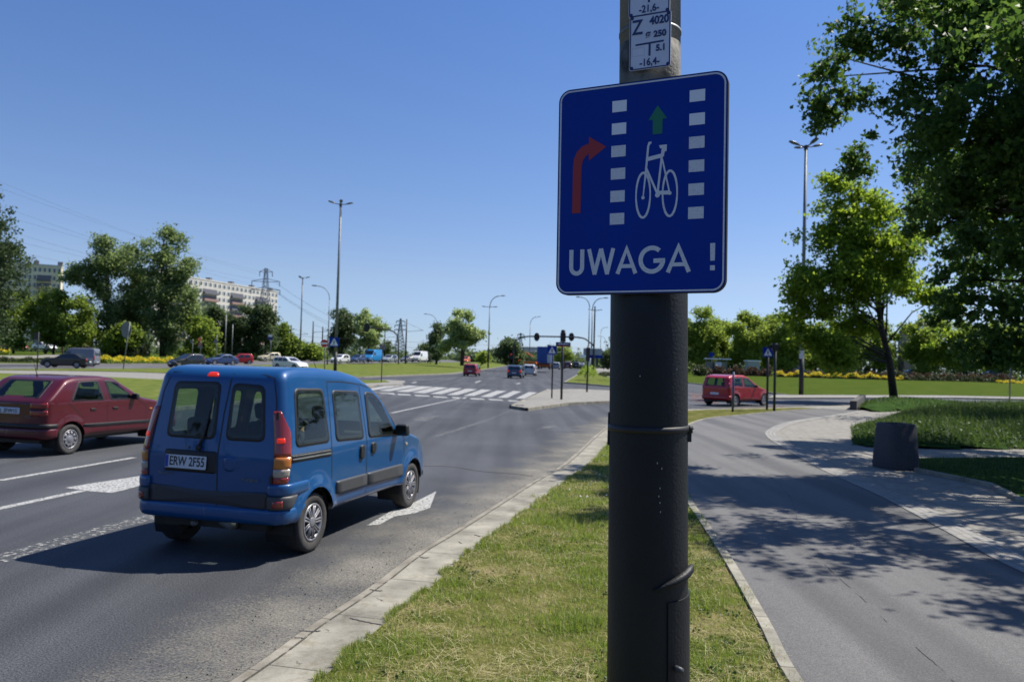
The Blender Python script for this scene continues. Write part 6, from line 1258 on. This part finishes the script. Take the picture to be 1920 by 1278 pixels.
def curved(label, px, top, base, D, ax, ay, D2=None, cross=None, dark=None, r=.10, group=None, mast=True):
    """lamp with one curved arm; (ax, ay) is the pixel where the head ends"""
    o, p = pole_obj('street_lamp', label, 'street lamp', px, base, D, group); tipp = PD(ax, ay, D2 or D)-p; h = tipp.z; dx = tipp.x; sg = 1 if dx > 0 else -1; L = abs(dx); cs = h-L*.85
    shaft(o, cs, r, r*.6, M['galv'], dark=dark); P = [(0, 0, cs-.05)]+[(sg*(L*.72)*(1-math.cos(t)), 0, cs+(h-cs)*math.sin(t)**.9) for t in np.linspace(.05, math.pi/2, 9)]; mb = MB(); mb.tube(P, [r*.55]*len(P), 8); mb.build('curved_arm', M['galv'], o, True); lamphead(o, P[-1], (sg, 0, 0), L*.34+.15, .3, .06)
    if cross:
        zc = zat(px, cross, D)-p.z; mb = MB(); mb.tube([(-1.1, 0, zc), (1.1, 0, zc)], .05, 8); mb.build('cross_arm', M['pole_dark'], o)
        for s_ in (-1, 1): lamphead(o, (s_*.7, 0, zc), (s_, .1, 0), .8, .34, .05)
    return o
highmast('tallest street lamp, four headed mast on the median left of centre', 628, 383, 700, 86, 4, dark=zat(629, 660, 86), r=.17)
curved('curved street lamp just left of the tallest one', 613.5, 0, 688, 125, 588, 536, dark=2.6)
highmast('three headed street lamp, further away, left of the curved one', 562, 521, 676, 150, 3, r=.15, dark=2.5)
curved('street lamp with a curved arm and two small side heads, centre', 915, 0, 690, 150, 945, 555, cross=575, dark=2.6, r=.13); curved('fainter curved street lamp above the trucks', 992, 0, 690, 215, 1012, 594, r=.13)
curved('curved street lamp pointing right, directly below the sign corner', 1108, 0, 691, 125, 1138, 559, r=.12); curved('tall street lamp pointing left, directly below the sign corner', 1102.5, 0, 691, 122, 1083, 557, r=.12)
curved('small street lamp left of the feathery tree', 817, 0, 684, 190, 797, 589, r=.12); curved('small far street lamp right of the signal gantry', 1125, 0, 690, 260, 1139, 614, r=.13); curved('farther small street lamp beside the near post', 1135, 0, 690, 300, 1122, 630, r=.13)
highmast('four headed street lamp at right, in front of the spring green trees', 1502, 275, 742, 57.5, 4, dark=zat(1503, 666, 57.5), r=.16, sc=1.05)
mb = MB(); rl_ = [o for o in S.objects if o.get('label', '').startswith('four headed street lamp at right')][0]
for y0, y1, m_ in ((644, 656, 'redlens'), (657, 672, 'tag')):
    mb = MB(); z0, z1 = zat(1500, y1, 57.3)-rl_.location.z, zat(1500, y0, 57.3)-rl_.location.z; mb.box((-.10, -.2, (z0+z1)/2), (.34, .02, z1-z0)); tag(mb.build('notice_board' , M['tag' if m_ == 'tag' else 'p_grey'], None, loc=rl_.location), 'small white notice strapped to the right street lamp' if m_ == 'tag' else 'small mauve notice above the white one on the right street lamp', 'notice')
# masts and wires of the tram line
tm = 'dark tram catenary masts'
for px, t, b, D, lb_ in [(544, 609, 676, 150, 'tram mast left of the three headed lamp'), (585, 602, 676, 150, 'tram mast right of the three headed lamp'), (603, 612, 677, 165, 'tram mast behind the no entry sign'), (674, 608, 680, 160, 'tram mast in front of the tree cluster'), (760, 598, 682, 150, 'tall tram mast right of the signal arm'), (720, 614, 681, 175, 'tram mast behind the small grey sign back')]:
    o, p = pole_obj('tram_mast', lb_, 'tram mast', px, b, D, tm); shaft(o, zat(px, t, D)-p.z, .17, .11, M['pole_dark']); mb = MB(); h = zat(px, t, D)-p.z; mb.tube([(0, 0, h*.72), (3.2, 0, h*.76)], .04, 6); mb.tube([(0, 0, h*.92), (3.2, 0, h*.76)], .02, 6); mb.build('bracket', M['pole_dark'], o)
def wire(name, label, A, B, sag, r, m='pole_dark', n=16, grp=None):
    A, B = Vector(A), Vector(B); mb = MB(); mb.tube([A.lerp(B, i/n)-Vector((0, 0, sag*4*(i/n)*(1-i/n))) for i in range(n+1)], r, 4); return tag(mb.build(name, M[m], None), label, 'wire', grp)
for y0, y1, D, lb_ in [(643, 652, 155, 'upper tram wire running across behind the junction'), (654, 661, 155, 'lower tram wire running across behind the junction')]: wire('tram_wire', lb_, PD(545, y0-14, D), PD(1140, y1, D+40), .4, .02)
# power pylons and lines
def pylon(label, px, top, base, D, arms, wbase):
    o, p = pole_obj('power_pylon', label, 'pylon', px, base, D); h = zat(px, top, D)-p.z; k = D/FPX; r = .0009*D*.38; mb = MB()
    def W(z): return wbase*(1-z/h)**1.35+.9
    lv = [h*t for t in np.linspace(0, 1, 13)]
    for sx in (-1, 1):
        for sy in (-1, 1): mb.tube([(sx*W(z)/2, sy*W(z)/2, z) for z in lv], r, 4)
    for a, b in zip(lv[:-1], lv[1:]):
        for s_ in (-1, 1):
            mb.tube([(-W(a)/2, s_*W(a)/2, a), (W(b)/2, s_*W(b)/2, b)], r*.7, 4, cap=False); mb.tube([(W(a)/2, s_*W(a)/2, a), (-W(b)/2, s_*W(b)/2, b)], r*.7, 4, cap=False); mb.tube([(s_*W(a)/2, -W(a)/2, a), (s_*W(b)/2, W(b)/2, b)], r*.7, 4, cap=False)
        mb.tube([(-W(b)/2, -W(b)/2, b), (W(b)/2, -W(b)/2, b)], r*.7, 4, cap=False)
    mb.build('lattice_tower', M['pylon'], o); mb = MB()
    for y, hw in arms:
        z = zat(px, y, D)-p.z; L = hw*k
        for s_ in (-1, 1): mb.tube([(0, 0, z+1.1), (s_*L, 0, z)], r, 4); mb.tube([(0, 0, z-.3), (s_*L, 0, z)], r, 4); mb.tube([(s_*L, 0, z), (s_*L, 0, z-1.8)], r*1.4, 4)
    mb.build('cross_arms', M['pylon'], o); return o
pylon('large lattice power pylon standing in front of the long apartment block', 493, 503, 672, 300, [(509, 12), (527, 26), (543, 27)], 8)
pylon('small distant lattice pylon on the horizon right of the tree cluster', 749, 597, 672, 620, [(602, 8), (610, 11), (618, 11)], 10)
pylon('faint distant power pylon left of the signal gantry head', 975, 624, 680, 800, [(627, 6), (633, 8)], 10)
gwire = 'power lines crossing the sky at left'
for i, (ya, yb, dx) in enumerate([(330, 509, -12), (345, 509, 12), (378, 527, -26), (400, 527, 26), (425, 543, -27), (447, 543, 27), (468, 545, -20)]):
    wire('power_line', 'topmost power line from the left edge;second power line from the top;third power line from the top;fourth power line from the top;fifth power line from the top;second lowest power line at left;lowest power line at left'.split(';')[i]+' running to the large pylon', PD(-80, ya-22, 165), PD(493+dx, yb+4, 300), 1.5, .022, 'pylon', grp=gwire)
for i, (ya, yb) in enumerate([(527, 601), (543, 610), (545, 618)]): wire('power_line', ['upper', 'middle', 'lower'][i]+' power line from the large pylon towards the distant one', PD(519, ya+4, 300), PD(742, yb+4, 620), 9, .06, 'pylon', grp='power lines between the two pylons')
# signs and posts
def post(label, px, base, D, top, r=.035, m='galv', z=None, name='sign_post', cat='post', lean=0, ground=True):
    p = G(px, base, .1) if ground else PD(px, base, D); o = empty(name, p, 0, label, cat); D = p.y; h = zat(px, top, D)-p.z; mb = MB(); mb.tube([(0, 0, -.05), (lean, 0, h)], r, 10); mb.build('post', M[m], o, True); return o, p, D, h
def plate_at(parent, p0, px0, py0, px1, py1, D, m, name='sign_plate', off=-.06, round_=.03, th=.012):
    a, b = PD(px0, py0, D)-p0, PD(px1, py1, D)-p0; w_, h_ = abs(b.x-a.x), abs(a.z-b.z); c = (a+b)/2; mb = MB(); mb.prism([(q[0], 0, q[2]) for q in rrect(w_, h_, min(round_, w_*.45), 5)], (0, 0, 0), (0, -th, 0)); o = fixn(mb.build(name, M[m] if isinstance(m, str) else m, parent)); o.location = (c.x, off, c.z); return o, w_, h_
def pedsign(label, px, base, pc, pw, top, D0=None, pm='pole_dark', r=.04, ground=True, ptop=None):
    """blue crossing sign: white triangle with a walking figure"""
    o, p, D, h = post(label, px, base, D0 or 0, ptop or top, r, pm, name='crossing_sign', cat='road sign', ground=ground); k = FPX/D; s_, w_, h_ = plate_at(o, p, pc-pw/2, top, pc+pw/2, top+pw*1.02, D, 'signblue'); crossing_face(s_, w_); return o, p, D
def crossing_face(s_, w_):
    mb = MB(); mb.prism([(-w_*.40, 0, -w_*.34), (w_*.40, 0, -w_*.34), (0, 0, w_*.38)], (0, -.013, 0), (0, -.016, 0)); tri = fixn(mb.build('white_triangle', M['signwhite'], s_)); q = w_
    mb = MB(); mb.prism([(q*.055*math.cos(t), 0, q*.12+q*.055*math.sin(t)) for t in np.linspace(0, 6.28, 10)[:-1]], (0, -.017, 0), (0, -.019, 0)); Y_ = dict(y0=-.019, y1=-.017)
    stroke(mb, [(0, q*.07), (-.01*q, -q*.10)], q*.09, **Y_); stroke(mb, [(-.01*q, -q*.08), (q*.11, -q*.28)], q*.05, -.020, -.017); stroke(mb, [(-.01*q, -q*.08), (-q*.13, -q*.27)], q*.05, -.021, -.017); stroke(mb, [(q*.0, q*.05), (q*.11, -q*.04)], q*.035, -.022, -.017); stroke(mb, [(0, q*.05), (-q*.10, -q*.03)], q*.035, -.023, -.017); mb.build('walking_figure', M['black'], tri)
pedsign('blue crossing sign on a thin post at the front of the traffic island', 1034.5, 746, 1035, 17, 647.5); 
o, p, D, h = post('street name sign on a thick dark post on the traffic island', 1052.5, 748.5, 0, 629, .06, 'pole_dark', name='name_sign', cat='street sign')
s_, w_, h_ = plate_at(o, p, 1042, 641, 1069.5, 650, D, 'tagblue', 'name_plate', -.08); mb = MB(); mb.box((0, -.014, -h_*.36), (w_*.98, .004, h_*.22)); mb.build('red_stripe', M['signred'], s_); mb = MB(); mb.box((0, -.014, h_*.08), (w_*.72, .004, h_*.14)); mb.build('name_line', M['signwhite'], s_)
mb = MB(); mb.box((.0, -.0, h-.1), (.26, .24, .42)); mb.lathe([(0, .35), (.09, .33), (.12, .2), (.1, .05)], 10, 'z', (0, 0, h-.05)); mb.build('signal_box', M['black'], o)
o, p, D, h = post('slim dark signal post on the paved corner beyond the island', 1100.5, 734.5, 0, 648, .06, 'pole_dark', name='signal_post', cat='post'); mb = MB(); mb.box((0, .02, h-.55), (.24, .2, .85)); mb.build('signal_box', M['black'], o)
# direction board behind
o, p, D, h = post('pale direction board seen from behind above the grassy corner', 1112, 706, 0, 655, .08, 'pole_dark', name='direction_board', cat='road sign'); plate_at(o, p, 1094, 652.5, 1129, 666, D, 'tag', 'board', .1)[0].data.materials[0] = mat('board_grey', (.30, .34, .42), .6); plate_at(o, p, 1104, 665, 1130, 671.5, D, 'signblue', 'board', .1)
mb = MB(); mb.box((-.2, 0, h-1.6), (.28, .3, 1.0)); mb.box((.5, 0, h-1.7), (.28, .3, 1.0)); mb.build('signal_box', M['black'], o)
o, p, D, h = post('white arrow board left of the pale direction board', 1097, 709, 0, 665, .05, 'galv', name='arrow_board', cat='road sign'); plate_at(o, p, 1088, 665, 1100, 670, D, 'signwhite', 'board', -.08)
# signal gantry
pL, pR = PD(962, 694, 112), PD(1112.5, 692, 108); o = empty('signal_gantry', pR, 0, 'arched traffic signal gantry spanning the main road', 'signal gantry'); zt2 = zat(1040, 631, 110)-pR.z; a = pL-pR
mb = MB(); P = [(a.x, a.y, 0), (a.x, a.y, zat(965, 647, 112)-pR.z), (a.x+.5, a.y, zt2-.55), (a.x+1.6, a.y, zt2-.05), (a.x*.5, a.y*.5, zt2), (-1.8, 0, zt2-.1), (-.6, 0, zt2-.7), (0, 0, zat(1112, 652, 108)-pR.z), (0, 0, 0)]; mb.tube(smoothline(P, 5), .10, 8); mb.build('arched_frame', M['pole_dark'], o, True)
mb = MB(); mb.tube([(0, 0, 0), (0, 0, zat(1113, 574, 108)-pR.z)], [.13, .09], 8); zc = zat(1113, 582, 108)-pR.z; mb.tube([(-.9, 0, zc+.15), (0, 0, zc), (1.0, 0, zc+.15)], .05, 6); mb.build('tall_mast', M['pole_dark'], o)
def sighead(parent, x, y, z, s=1.0, lit=None, back=True):
    mb = MB(); mb.prism([(x+.42*s*math.cos(t), y, z+.62*s*math.sin(t)) for t in np.linspace(0, 6.283, 20)[:-1]], (0, .02, 0), (0, .05, 0)); mb.box((x, y+.0, z), (.34*s, .26, .98*s)); q = mb.build('signal_head', M['black'], parent)
    for k in range(3):
        g = MB(); g.lathe([(0, -.15), (.11*s, -.14), (.12*s, -.10)], 14, 'y', (x, y, z+(.3-.3*k)*s)); g.build('signal_lens', M['redlit'] if lit == k else M['black'], q, True)
for px in (1006.5, 1071.5): c = PD(px, 631.5, 110)-pR; sighead(o, c.x, c.y, c.z, .95)
c = PD(958.5, 664, 112)-pR; sighead(o, c.x, c.y-.1, c.z-.25, .8, lit=0)
# left signal arm
p = PD(747, 682, 118); o = empty('signal_gantry', p, 0, 'curved traffic signal arm reaching left in front of the tree cluster', 'signal gantry'); c = [PD(x, y, 118)-p for x, y in ((747, 682), (747, 640), (742, 625), (728, 618), (706, 616), (688, 614))]; mb = MB(); mb.tube(smoothline(c, 5), .10, 8); mb.build('arched_frame', M['pole_dark'], o, True); sighead(o, c[-1].x, -.1, c[-1].z, 1.1)
# left signs
tl = [q for q in S.objects if q.get('label', '').startswith('tallest street lamp')][0]
o = empty('crossing_sign', tl.location, 0, 'blue crossing sign strapped to the tallest street lamp', 'road sign'); s_, w_, h_ = plate_at(o, tl.location, 617, 632, 635.5, 650, 85.5, 'signblue', off=-.75); s_.location.y = -.45; crossing_face(s_, w_)
o, p, D, h = post('round red no entry sign on a grey post left of the tallest lamp', 608, 703, 0, 636, .05, 'galv', name='no_entry_sign', cat='road sign'); c = PD(608.5, 643.5, D)-p; R_ = 7.4*D/FPX; mb = MB(); mb.lathe([(0, -.02), (R_, -.02), (R_, 0), (0, 0)], 28, 'y', (c.x, -.06, c.z)); q = fixn(mb.build('sign_disc', M['red'], o)); mb = MB(); mb.box((c.x, -.086, c.z), (R_*1.65, .006, R_*.42)); mb.build('white_bar', M['signwhite'], q)
o, p, D, h = post('thin post with a small grey sign back at the median tip', 715, 716.5, 0, 642, .035, 'pole_dark', name='rear_facing_sign', cat='road sign'); plate_at(o, p, 711.5, 644, 722.5, 656, D, 'galv', 'sign_back', .03)
o, p, D, h = post('dark post with a square sign back, left of the black saloon', 69.5, 692.5, 0, 622, .045, 'pole_dark', name='rear_facing_sign', cat='road sign'); plate_at(o, p, 63, 623, 74.5, 636, D, 'pole_dark', 'sign_back', .05); plate_at(o, p, 63, 636.5, 73, 640, D, 'galv', 'lower_plate', .05)
o, p, D, h = post('leaning post with a hexagonal sign back behind the yellow shrubs', 231, 690.5, 0, 603, .05, 'galv', name='rear_facing_sign', cat='road sign', lean=.48)
c = PD(238, 618, D)-p; R_ = 16*D/FPX; mb = MB(); mb.prism([(c.x-.1+R_*.62*math.cos(t), .06, c.z+R_*math.sin(t)) for t in np.linspace(0, 6.283, 9)[:-1]], (0, 0, 0), (0, .02, 0)); fixn(mb.build('sign_back', M['galv'], o))
for px, y0, y1, cy, rr_, m_, lb_ in [(375, 631, 680, 636, 4, 'orange', 'small yellow and red warning sign in front of the dark trees'), (360, 636, 680, 640, 3.4, 'galv', 'round grey sign back left of the yellow warning sign'), (405, 628, 680, 640, 4, 'galv', 'grey sign post right of the yellow warning sign')]:
    o, p, D, h = post(lb_, px, y1, 115, y0, .04, 'galv', name='small_sign', cat='road sign', ground=False); c = PD(px, cy, D)-p; mb = MB(); mb.lathe([(0, -.02), (rr_*D/FPX, -.02), (rr_*D/FPX, 0), (0, 0)], 16, 'y', (c.x, -.06, c.z)); q = fixn(mb.build('sign_disc', M[m_], o)); 
    if m_ == 'orange': c2 = PD(px+.5, 645, D)-p; mb = MB(); mb.lathe([(0, -.02), (3.4*D/FPX, -.02), (3.4*D/FPX, 0), (0, 0)], 16, 'y', (c2.x, -.06, c2.z)); fixn(mb.build('lower_disc', M['redlens'], o)); plate_at(o, p, px-4, 647.5, px+5, 652, D, 'galv', 'lower_plate', -.05)
o, p, D, h = post('blue stop sign with a white top on a grey post above the cream car', 506.5, 676, 128, 628, .06, 'galv', name='stop_sign', cat='road sign', ground=False); plate_at(o, p, 502, 631, 511.5, 637.5, D, 'tagblue', 'sign_plate', -.08); plate_at(o, p, 503.5, 627, 510.5, 631.2, D, 'signwhite', 'white_top', -.08)
o, p, D, h = post('pale mast rising before the bare twigs, left of the pylon', 421, 676, 130, 590, .09, 'galv', name='mast', cat='post', ground=False)
o, p, D, h = post('second thinner pale mast right of the first', 434, 676, 130, 608, .07, 'galv', name='mast', cat='post', ground=False)
# right side
pedsign('blue crossing sign facing the camera right of the red car', 1438, 766.5, 1439, 18.5, 650.5, pm='pole_dark', r=.05)
o, p, D, h = post('dark post with a round traffic signal head beside the right crossing sign', 1451.5, 768.5, 0, 646, .055, 'pole_dark', name='signal_post', cat='traffic signal'); c = PD(1453, 650, D)-p; mb = MB(); mb.box((c.x, -.02, c.z), (.28, .26, .34)); mb.lathe([(0, -.2), (.1, -.19), (.13, -.1), (.13, .1)], 14, 'y', (c.x+.0, -.05, c.z+.02)); mb.box((c.x-.25, 0, c.z+.0), (.22, .06, .12)); mb.build('signal_head', M['black'], o)
o, p, D, h = post('plain blue grey bollard post in front of the red car', 1373.8, 770, 0, 697, .05, 'p_blue', name='post', cat='post')
o, p, D, h = post('thin post standing in the tall grass near the right edge', 1893, 757, 0, 640, .045, 'galv', name='post', cat='post'); mb = MB(); mb.box((0, 0, h*.40), (.5, .03, .04)); mb.build('crossbar', M['pole_dark'], o)
# bus shelter, kiosk, brown tower, playground
p = PD(1345, 704, 131); o = empty('bus_shelter', p, .1, 'white roofed bus shelter behind the reddish shrubs', 'bus shelter'); w_ = 46*131/FPX; mb = MB(); mb.box((0, 0, 2.75), (w_, 1.6, .16)); mb.build('roof', M['signwhite'], o)
for x in (-.45, -.15, .15, .45): mb = MB(); mb.box((x*w_, .5, 1.35), (.08, .08, 2.7)); mb.build('post', M['galv'], o)
mb = MB(); mb.box((0, .6, 1.3), (w_*.9, .03, 2.0)); mb.build('back_panel', mat('shelter_glass', (.16, .19, .19), .2), o); mb = MB(); mb.box((.02*w_, -.1, 1.4), (1.1, .12, 1.7)); mb.build('poster_case', M['tag'], o)
o, p, D, h = post('round blue bus stop sign above the shelter roof', 1334, 704, 129, 661, .05, 'galv', name='stop_sign', cat='road sign', ground=False); c = PD(1334, 665, D)-p; mb = MB(); mb.lathe([(0, -.02), (5*D/FPX, -.02), (5*D/FPX, 0), (0, 0)], 20, 'y', (c.x, -.06, c.z)); fixn(mb.build('sign_disc', M['signblue'], o))
p = PD(1410, 703, 140); o = empty('kiosk', p, 0, 'pale grey kiosk between the park tree trunks right of the shelter', 'kiosk'); mb = MB(); mb.box((0, 0, 1.2), (2.0, 2, 2.4)); mb.build('wall', M['ltgrey_w'] if 'ltgrey_w' in M else mat('kiosk_grey', (.32, .36, .36), .7), o); mb = MB(); mb.box((0, 0, 2.5), (2.4, 2.4, .2)); mb.build('roof', M['signwhite'], o)
p = PD(1698, 706, 175); o = empty('brown_tower', p, 0, 'narrow pinkish brown tower like building right of the maple trunk', 'building'); mb = MB(); hh = zat(1698, 628, 175)-p.z; mb.box((0, 0, hh/2), (2.2, 3, hh)); mb.build('wall', mat('brown_render', (.33, .24, .23), .9, var=.1), o); mb = MB(); mb.box((0, 0, hh+.6), (1.9, 2.6, 1.2)); mb.build('roof_cap', M['pole_dark'], o)
p = PD(150, 664, 125); o = empty('play_tower', p, 0, 'orange and yellow playground tower behind the black saloon', 'playground')
for x, y in ((-1.1, -1), (1.1, -1), (1.1, 1), (-1.1, 1)): mb = MB(); mb.tube([(x, y, 0), (x, y, 3.3)], .09, 8); mb.build('post', M['orange'], o)
mb = MB(); mb.box((0, 0, 1.2), (2.3, 2.1, .15)); mb.build('platform', M['orange'], o); mb = MB(); mb.prism([(-1.5, -1.3, 3.2), (1.5, -1.3, 3.2), (0, -1.3, 4.2)], (0, 0, 0), (0, 2.6, 0)); mb.build('roof', M['orange'], o); mb = MB(); mb.lathe([(0, -.3), (.5, -.28), (.55, 0), (.5, .28), (0, .3)], 14, 'y', (2.0, -1, 1.9)); mb.build('yellow_drum', M['yellow'], o)
mb = MB(); mb.prism([(1.2, -.5, 1.2), (3.6, -.5, .1), (3.6, -.5, 0), (1.2, -.5, 1.0)], (0, 0, 0), (0, .9, 0)); mb.build('slide', M['red'], o)
mb = MB(); mb.tube([(-2.8, 0, 0), (-2.8, 0, 1.5), (-1.2, 0, 1.5)], .1, 8); mb.build('railing', M['red'], o)
# litter bin of dark concrete
p = (G(1646, 876, .07)+G(1722, 884, .07))/2+Vector((.10, .30, 0)); o = empty('litter_bin', p, .2, 'dark tapered concrete litter bin standing on the paved footway', 'litter bin'); mb = MB(); k = 12
prof = [(.345, .0), (.355, .05), (.30, .84), (.285, .865), (.23, .865), (.225, .80), (.22, .3)]

rings = [(r_ if r_ > .3 else r_, z_) for r_, z_ in prof]; V = []; n_ = 48
for r_, z_ in rings:
    for k_ in range(n_):
        t_ = 2*math.pi*k_/n_; c_, s_ = math.cos(t_), math.sin(t_); e_ = .5; V.append((r_*abs(c_)**e_*(1 if c_ > 0 else -1), r_*abs(s_)**e_*(1 if s_ > 0 else -1), z_))
mb.add(V, [(i_*n_+k_, i_*n_+(k_+1) % n_, (i_+1)*n_+(k_+1) % n_, (i_+1)*n_+k_) for i_ in range(len(rings)-1) for k_ in range(n_)]); b_ = mb.build('bin_body', M['bin'], o, True); b_.scale = (1, 1, 1); mb = MB(); mb.lathe([(0, .31), (.22, .31)], 24, 'z'); mb.build('liner', M['black'], o)
mb = MB(); rr3 = random.Random(2)
# apartment blocks
def block(label, pa, pb, ztop, storeys, depth, wall, stacks, cols, name='apartment_block', wide=.5):
    """slab block between ground points a (left) and b (right)"""
    a, b = Vector(pa), Vector(pb); a.z = b.z = 0; d = (b-a); L = d.length; d.normalize(); nrm = Vector((d.y, -d.x, 0)); ang = math.atan2(d.y, d.x); o = empty(name, (a.x, a.y, .5), ang, label, 'building'); H = ztop-.5
    mb = MB(); mb.box((L/2, depth/2, H/2), (L, depth, H)); mb.build('wall', M[wall], o); mb = MB(); mb.box((L/2, depth/2, H+.25), (L+.3, depth+.3, .5)); rf = mb.build('roof', M['greyrender'], o)
    sh = H/storeys; cw = L/cols
    for k in range(0, cols, 5): mb = MB(); mb.box(((k+2.5)*cw, depth/2, H+1.3), (1.6, 2.2, 1.7)); mb.build('roof_vent', M['balc'], rf)
    W_ = []
    for s_ in range(storeys):
        for c_ in range(cols):
            z = H-sh*(s_+.55); x = (c_+.5)*cw; st = any(p <= c_ < q for p, q in stacks)
            if st and s_ > 0: continue
            W_.append((x, z, cw*.6, sh*.5))
    for i, (x, z, w_, h_) in enumerate(W_[:96]):
        mb = MB(); mb.box((x, -.03, z), (w_, .06, h_)); f_ = mb.build('window', M['win'], o); mb = MB(); mb.box((x-w_*.3, -.07, z), (w_*.22, .03, h_*.9)); mb.build('curtain', M['winwhite'], f_)
    rest = MB()
    for x, z, w_, h_ in W_[96:]: rest.box((x, -.03, z), (w_, .06, h_))
    if rest.v: tag(rest.build('windows', M['win'], o), kind='stuff')
    for p, q in stacks:
        for s_ in range(1, storeys):
            z = H-sh*(s_+.55); x0, x1 = p*cw, q*cw; mb = MB(); mb.box(((x0+x1)/2, -.6, z-sh*.28), (x1-x0, 1.2, sh*.34)); bq = mb.build('balcony', M['rust'] if (s_+p) % 2 else M['balc'], o); mb = MB(); mb.box(((x0+x1)/2, -.06, z+sh*.08), (x1-x0, .1, sh*.5)); mb.build('balcony_recess', M['balc'], bq)
    return o
pA, pB = PD(285, 668, 310), PD(517, 668, 396); zB = zat(517, 548, 396); block('long pale apartment block with stacks of reddish balconies, behind the pylon', pA, pB, zB, 11, 11, 'greyrender', [(3, 6), (9, 12), (15, 18), (21, 24)], 27)
pA, pB = PD(-60, 668, 280), PD(108, 668, 292); block('cream apartment block at far left behind the poplars', pA, pB, zat(108, 500, 292), 11, 11, 'cream', [(13, 16)], 18)
# low white buildings on the horizon
for px, w_, top, D, c_, lb_ in [(1000, 40, 652, 420, 'greyrender', 'long low pale building on the horizon left of the blue truck'), (925, 50, 666, 420, 'balc', 'low grey building on the horizon right of the lone tree'), (1056, 26, 664, 300, 'tag', 'low white and grey shop building right of the blue truck')]:
    p = PD(px, 684, D); w2 = w_*D/FPX; h = zat(px, top, D)-p.z; o = empty('low_building', p, 0, lb_, 'building'); mb = MB(); mb.box((0, 0, h/2), (w2, 10, h)); mb.build('wall', M[c_], o); mb = MB(); mb.box((0, 0, h+.15), (w2*1.03, 10.5, .3)); mb.build('roof', M['balc'], o); 
    for k in range(4): mb = MB(); mb.box((w2*(-.36+.24*k), -5.04, h*.6), (w2*.14, .06, h*.3)); mb.build('window', M['win'], o)
# people far away
def walker(label, px, base, D, cloth, rz=0, step=.25):
    p = PD(px, base, D); J = [(0, 0, .92), (0, 0, 1.15), (0, 0, 1.42), (0, 0, 1.52), (0, .02, 1.62), (0, .02, 1.74), (-.18, 0, 1.40), (-.24, .05, 1.12), (-.22, .16, .90), (.18, 0, 1.40), (.24, -.05, 1.12), (.22, .05, .90), (-.09, 0, .88), (-.10, step*.5, .48), (-.10, step*.6, .06), (-.10, step*.6+.12, .03), (.09, 0, .88), (.10, -step*.2, .48), (.10, -step, .08), (.10, -step+.12, .03)]
    E_ = [(0, 1), (1, 2), (2, 3), (3, 4), (4, 5), (2, 6), (6, 7), (7, 8), (2, 9), (9, 10), (10, 11), (0, 12), (12, 13), (13, 14), (14, 15), (0, 16), (16, 17), (17, 18), (18, 19)]
    R_ = [.13, .13, .13, .055, .09, .085, .065, .045, .035, .065, .045, .035, .09, .06, .045, .04, .09, .06, .045, .04]
    o = person_skin('person', None, None, J, E_, R_, M[cloth]); o.location = p; o.rotation_euler.z = rz; tag(o, label, 'person'); mb = MB(); mb.lathe([(0, 1.80), (.07, 1.78), (.10, 1.70), (.085, 1.62)], 12, 'z', (0, 0, 0)); mb.build('hair', M['hair'], o, True)
walker('pedestrian in dark clothes walking beside the white box van', 804, 682.5, 125, 'cloth_dark', 1.2); walker('person in pale clothes standing at the kerb beyond the signal post', 1106, 691, 118, 'signwhite', .3)
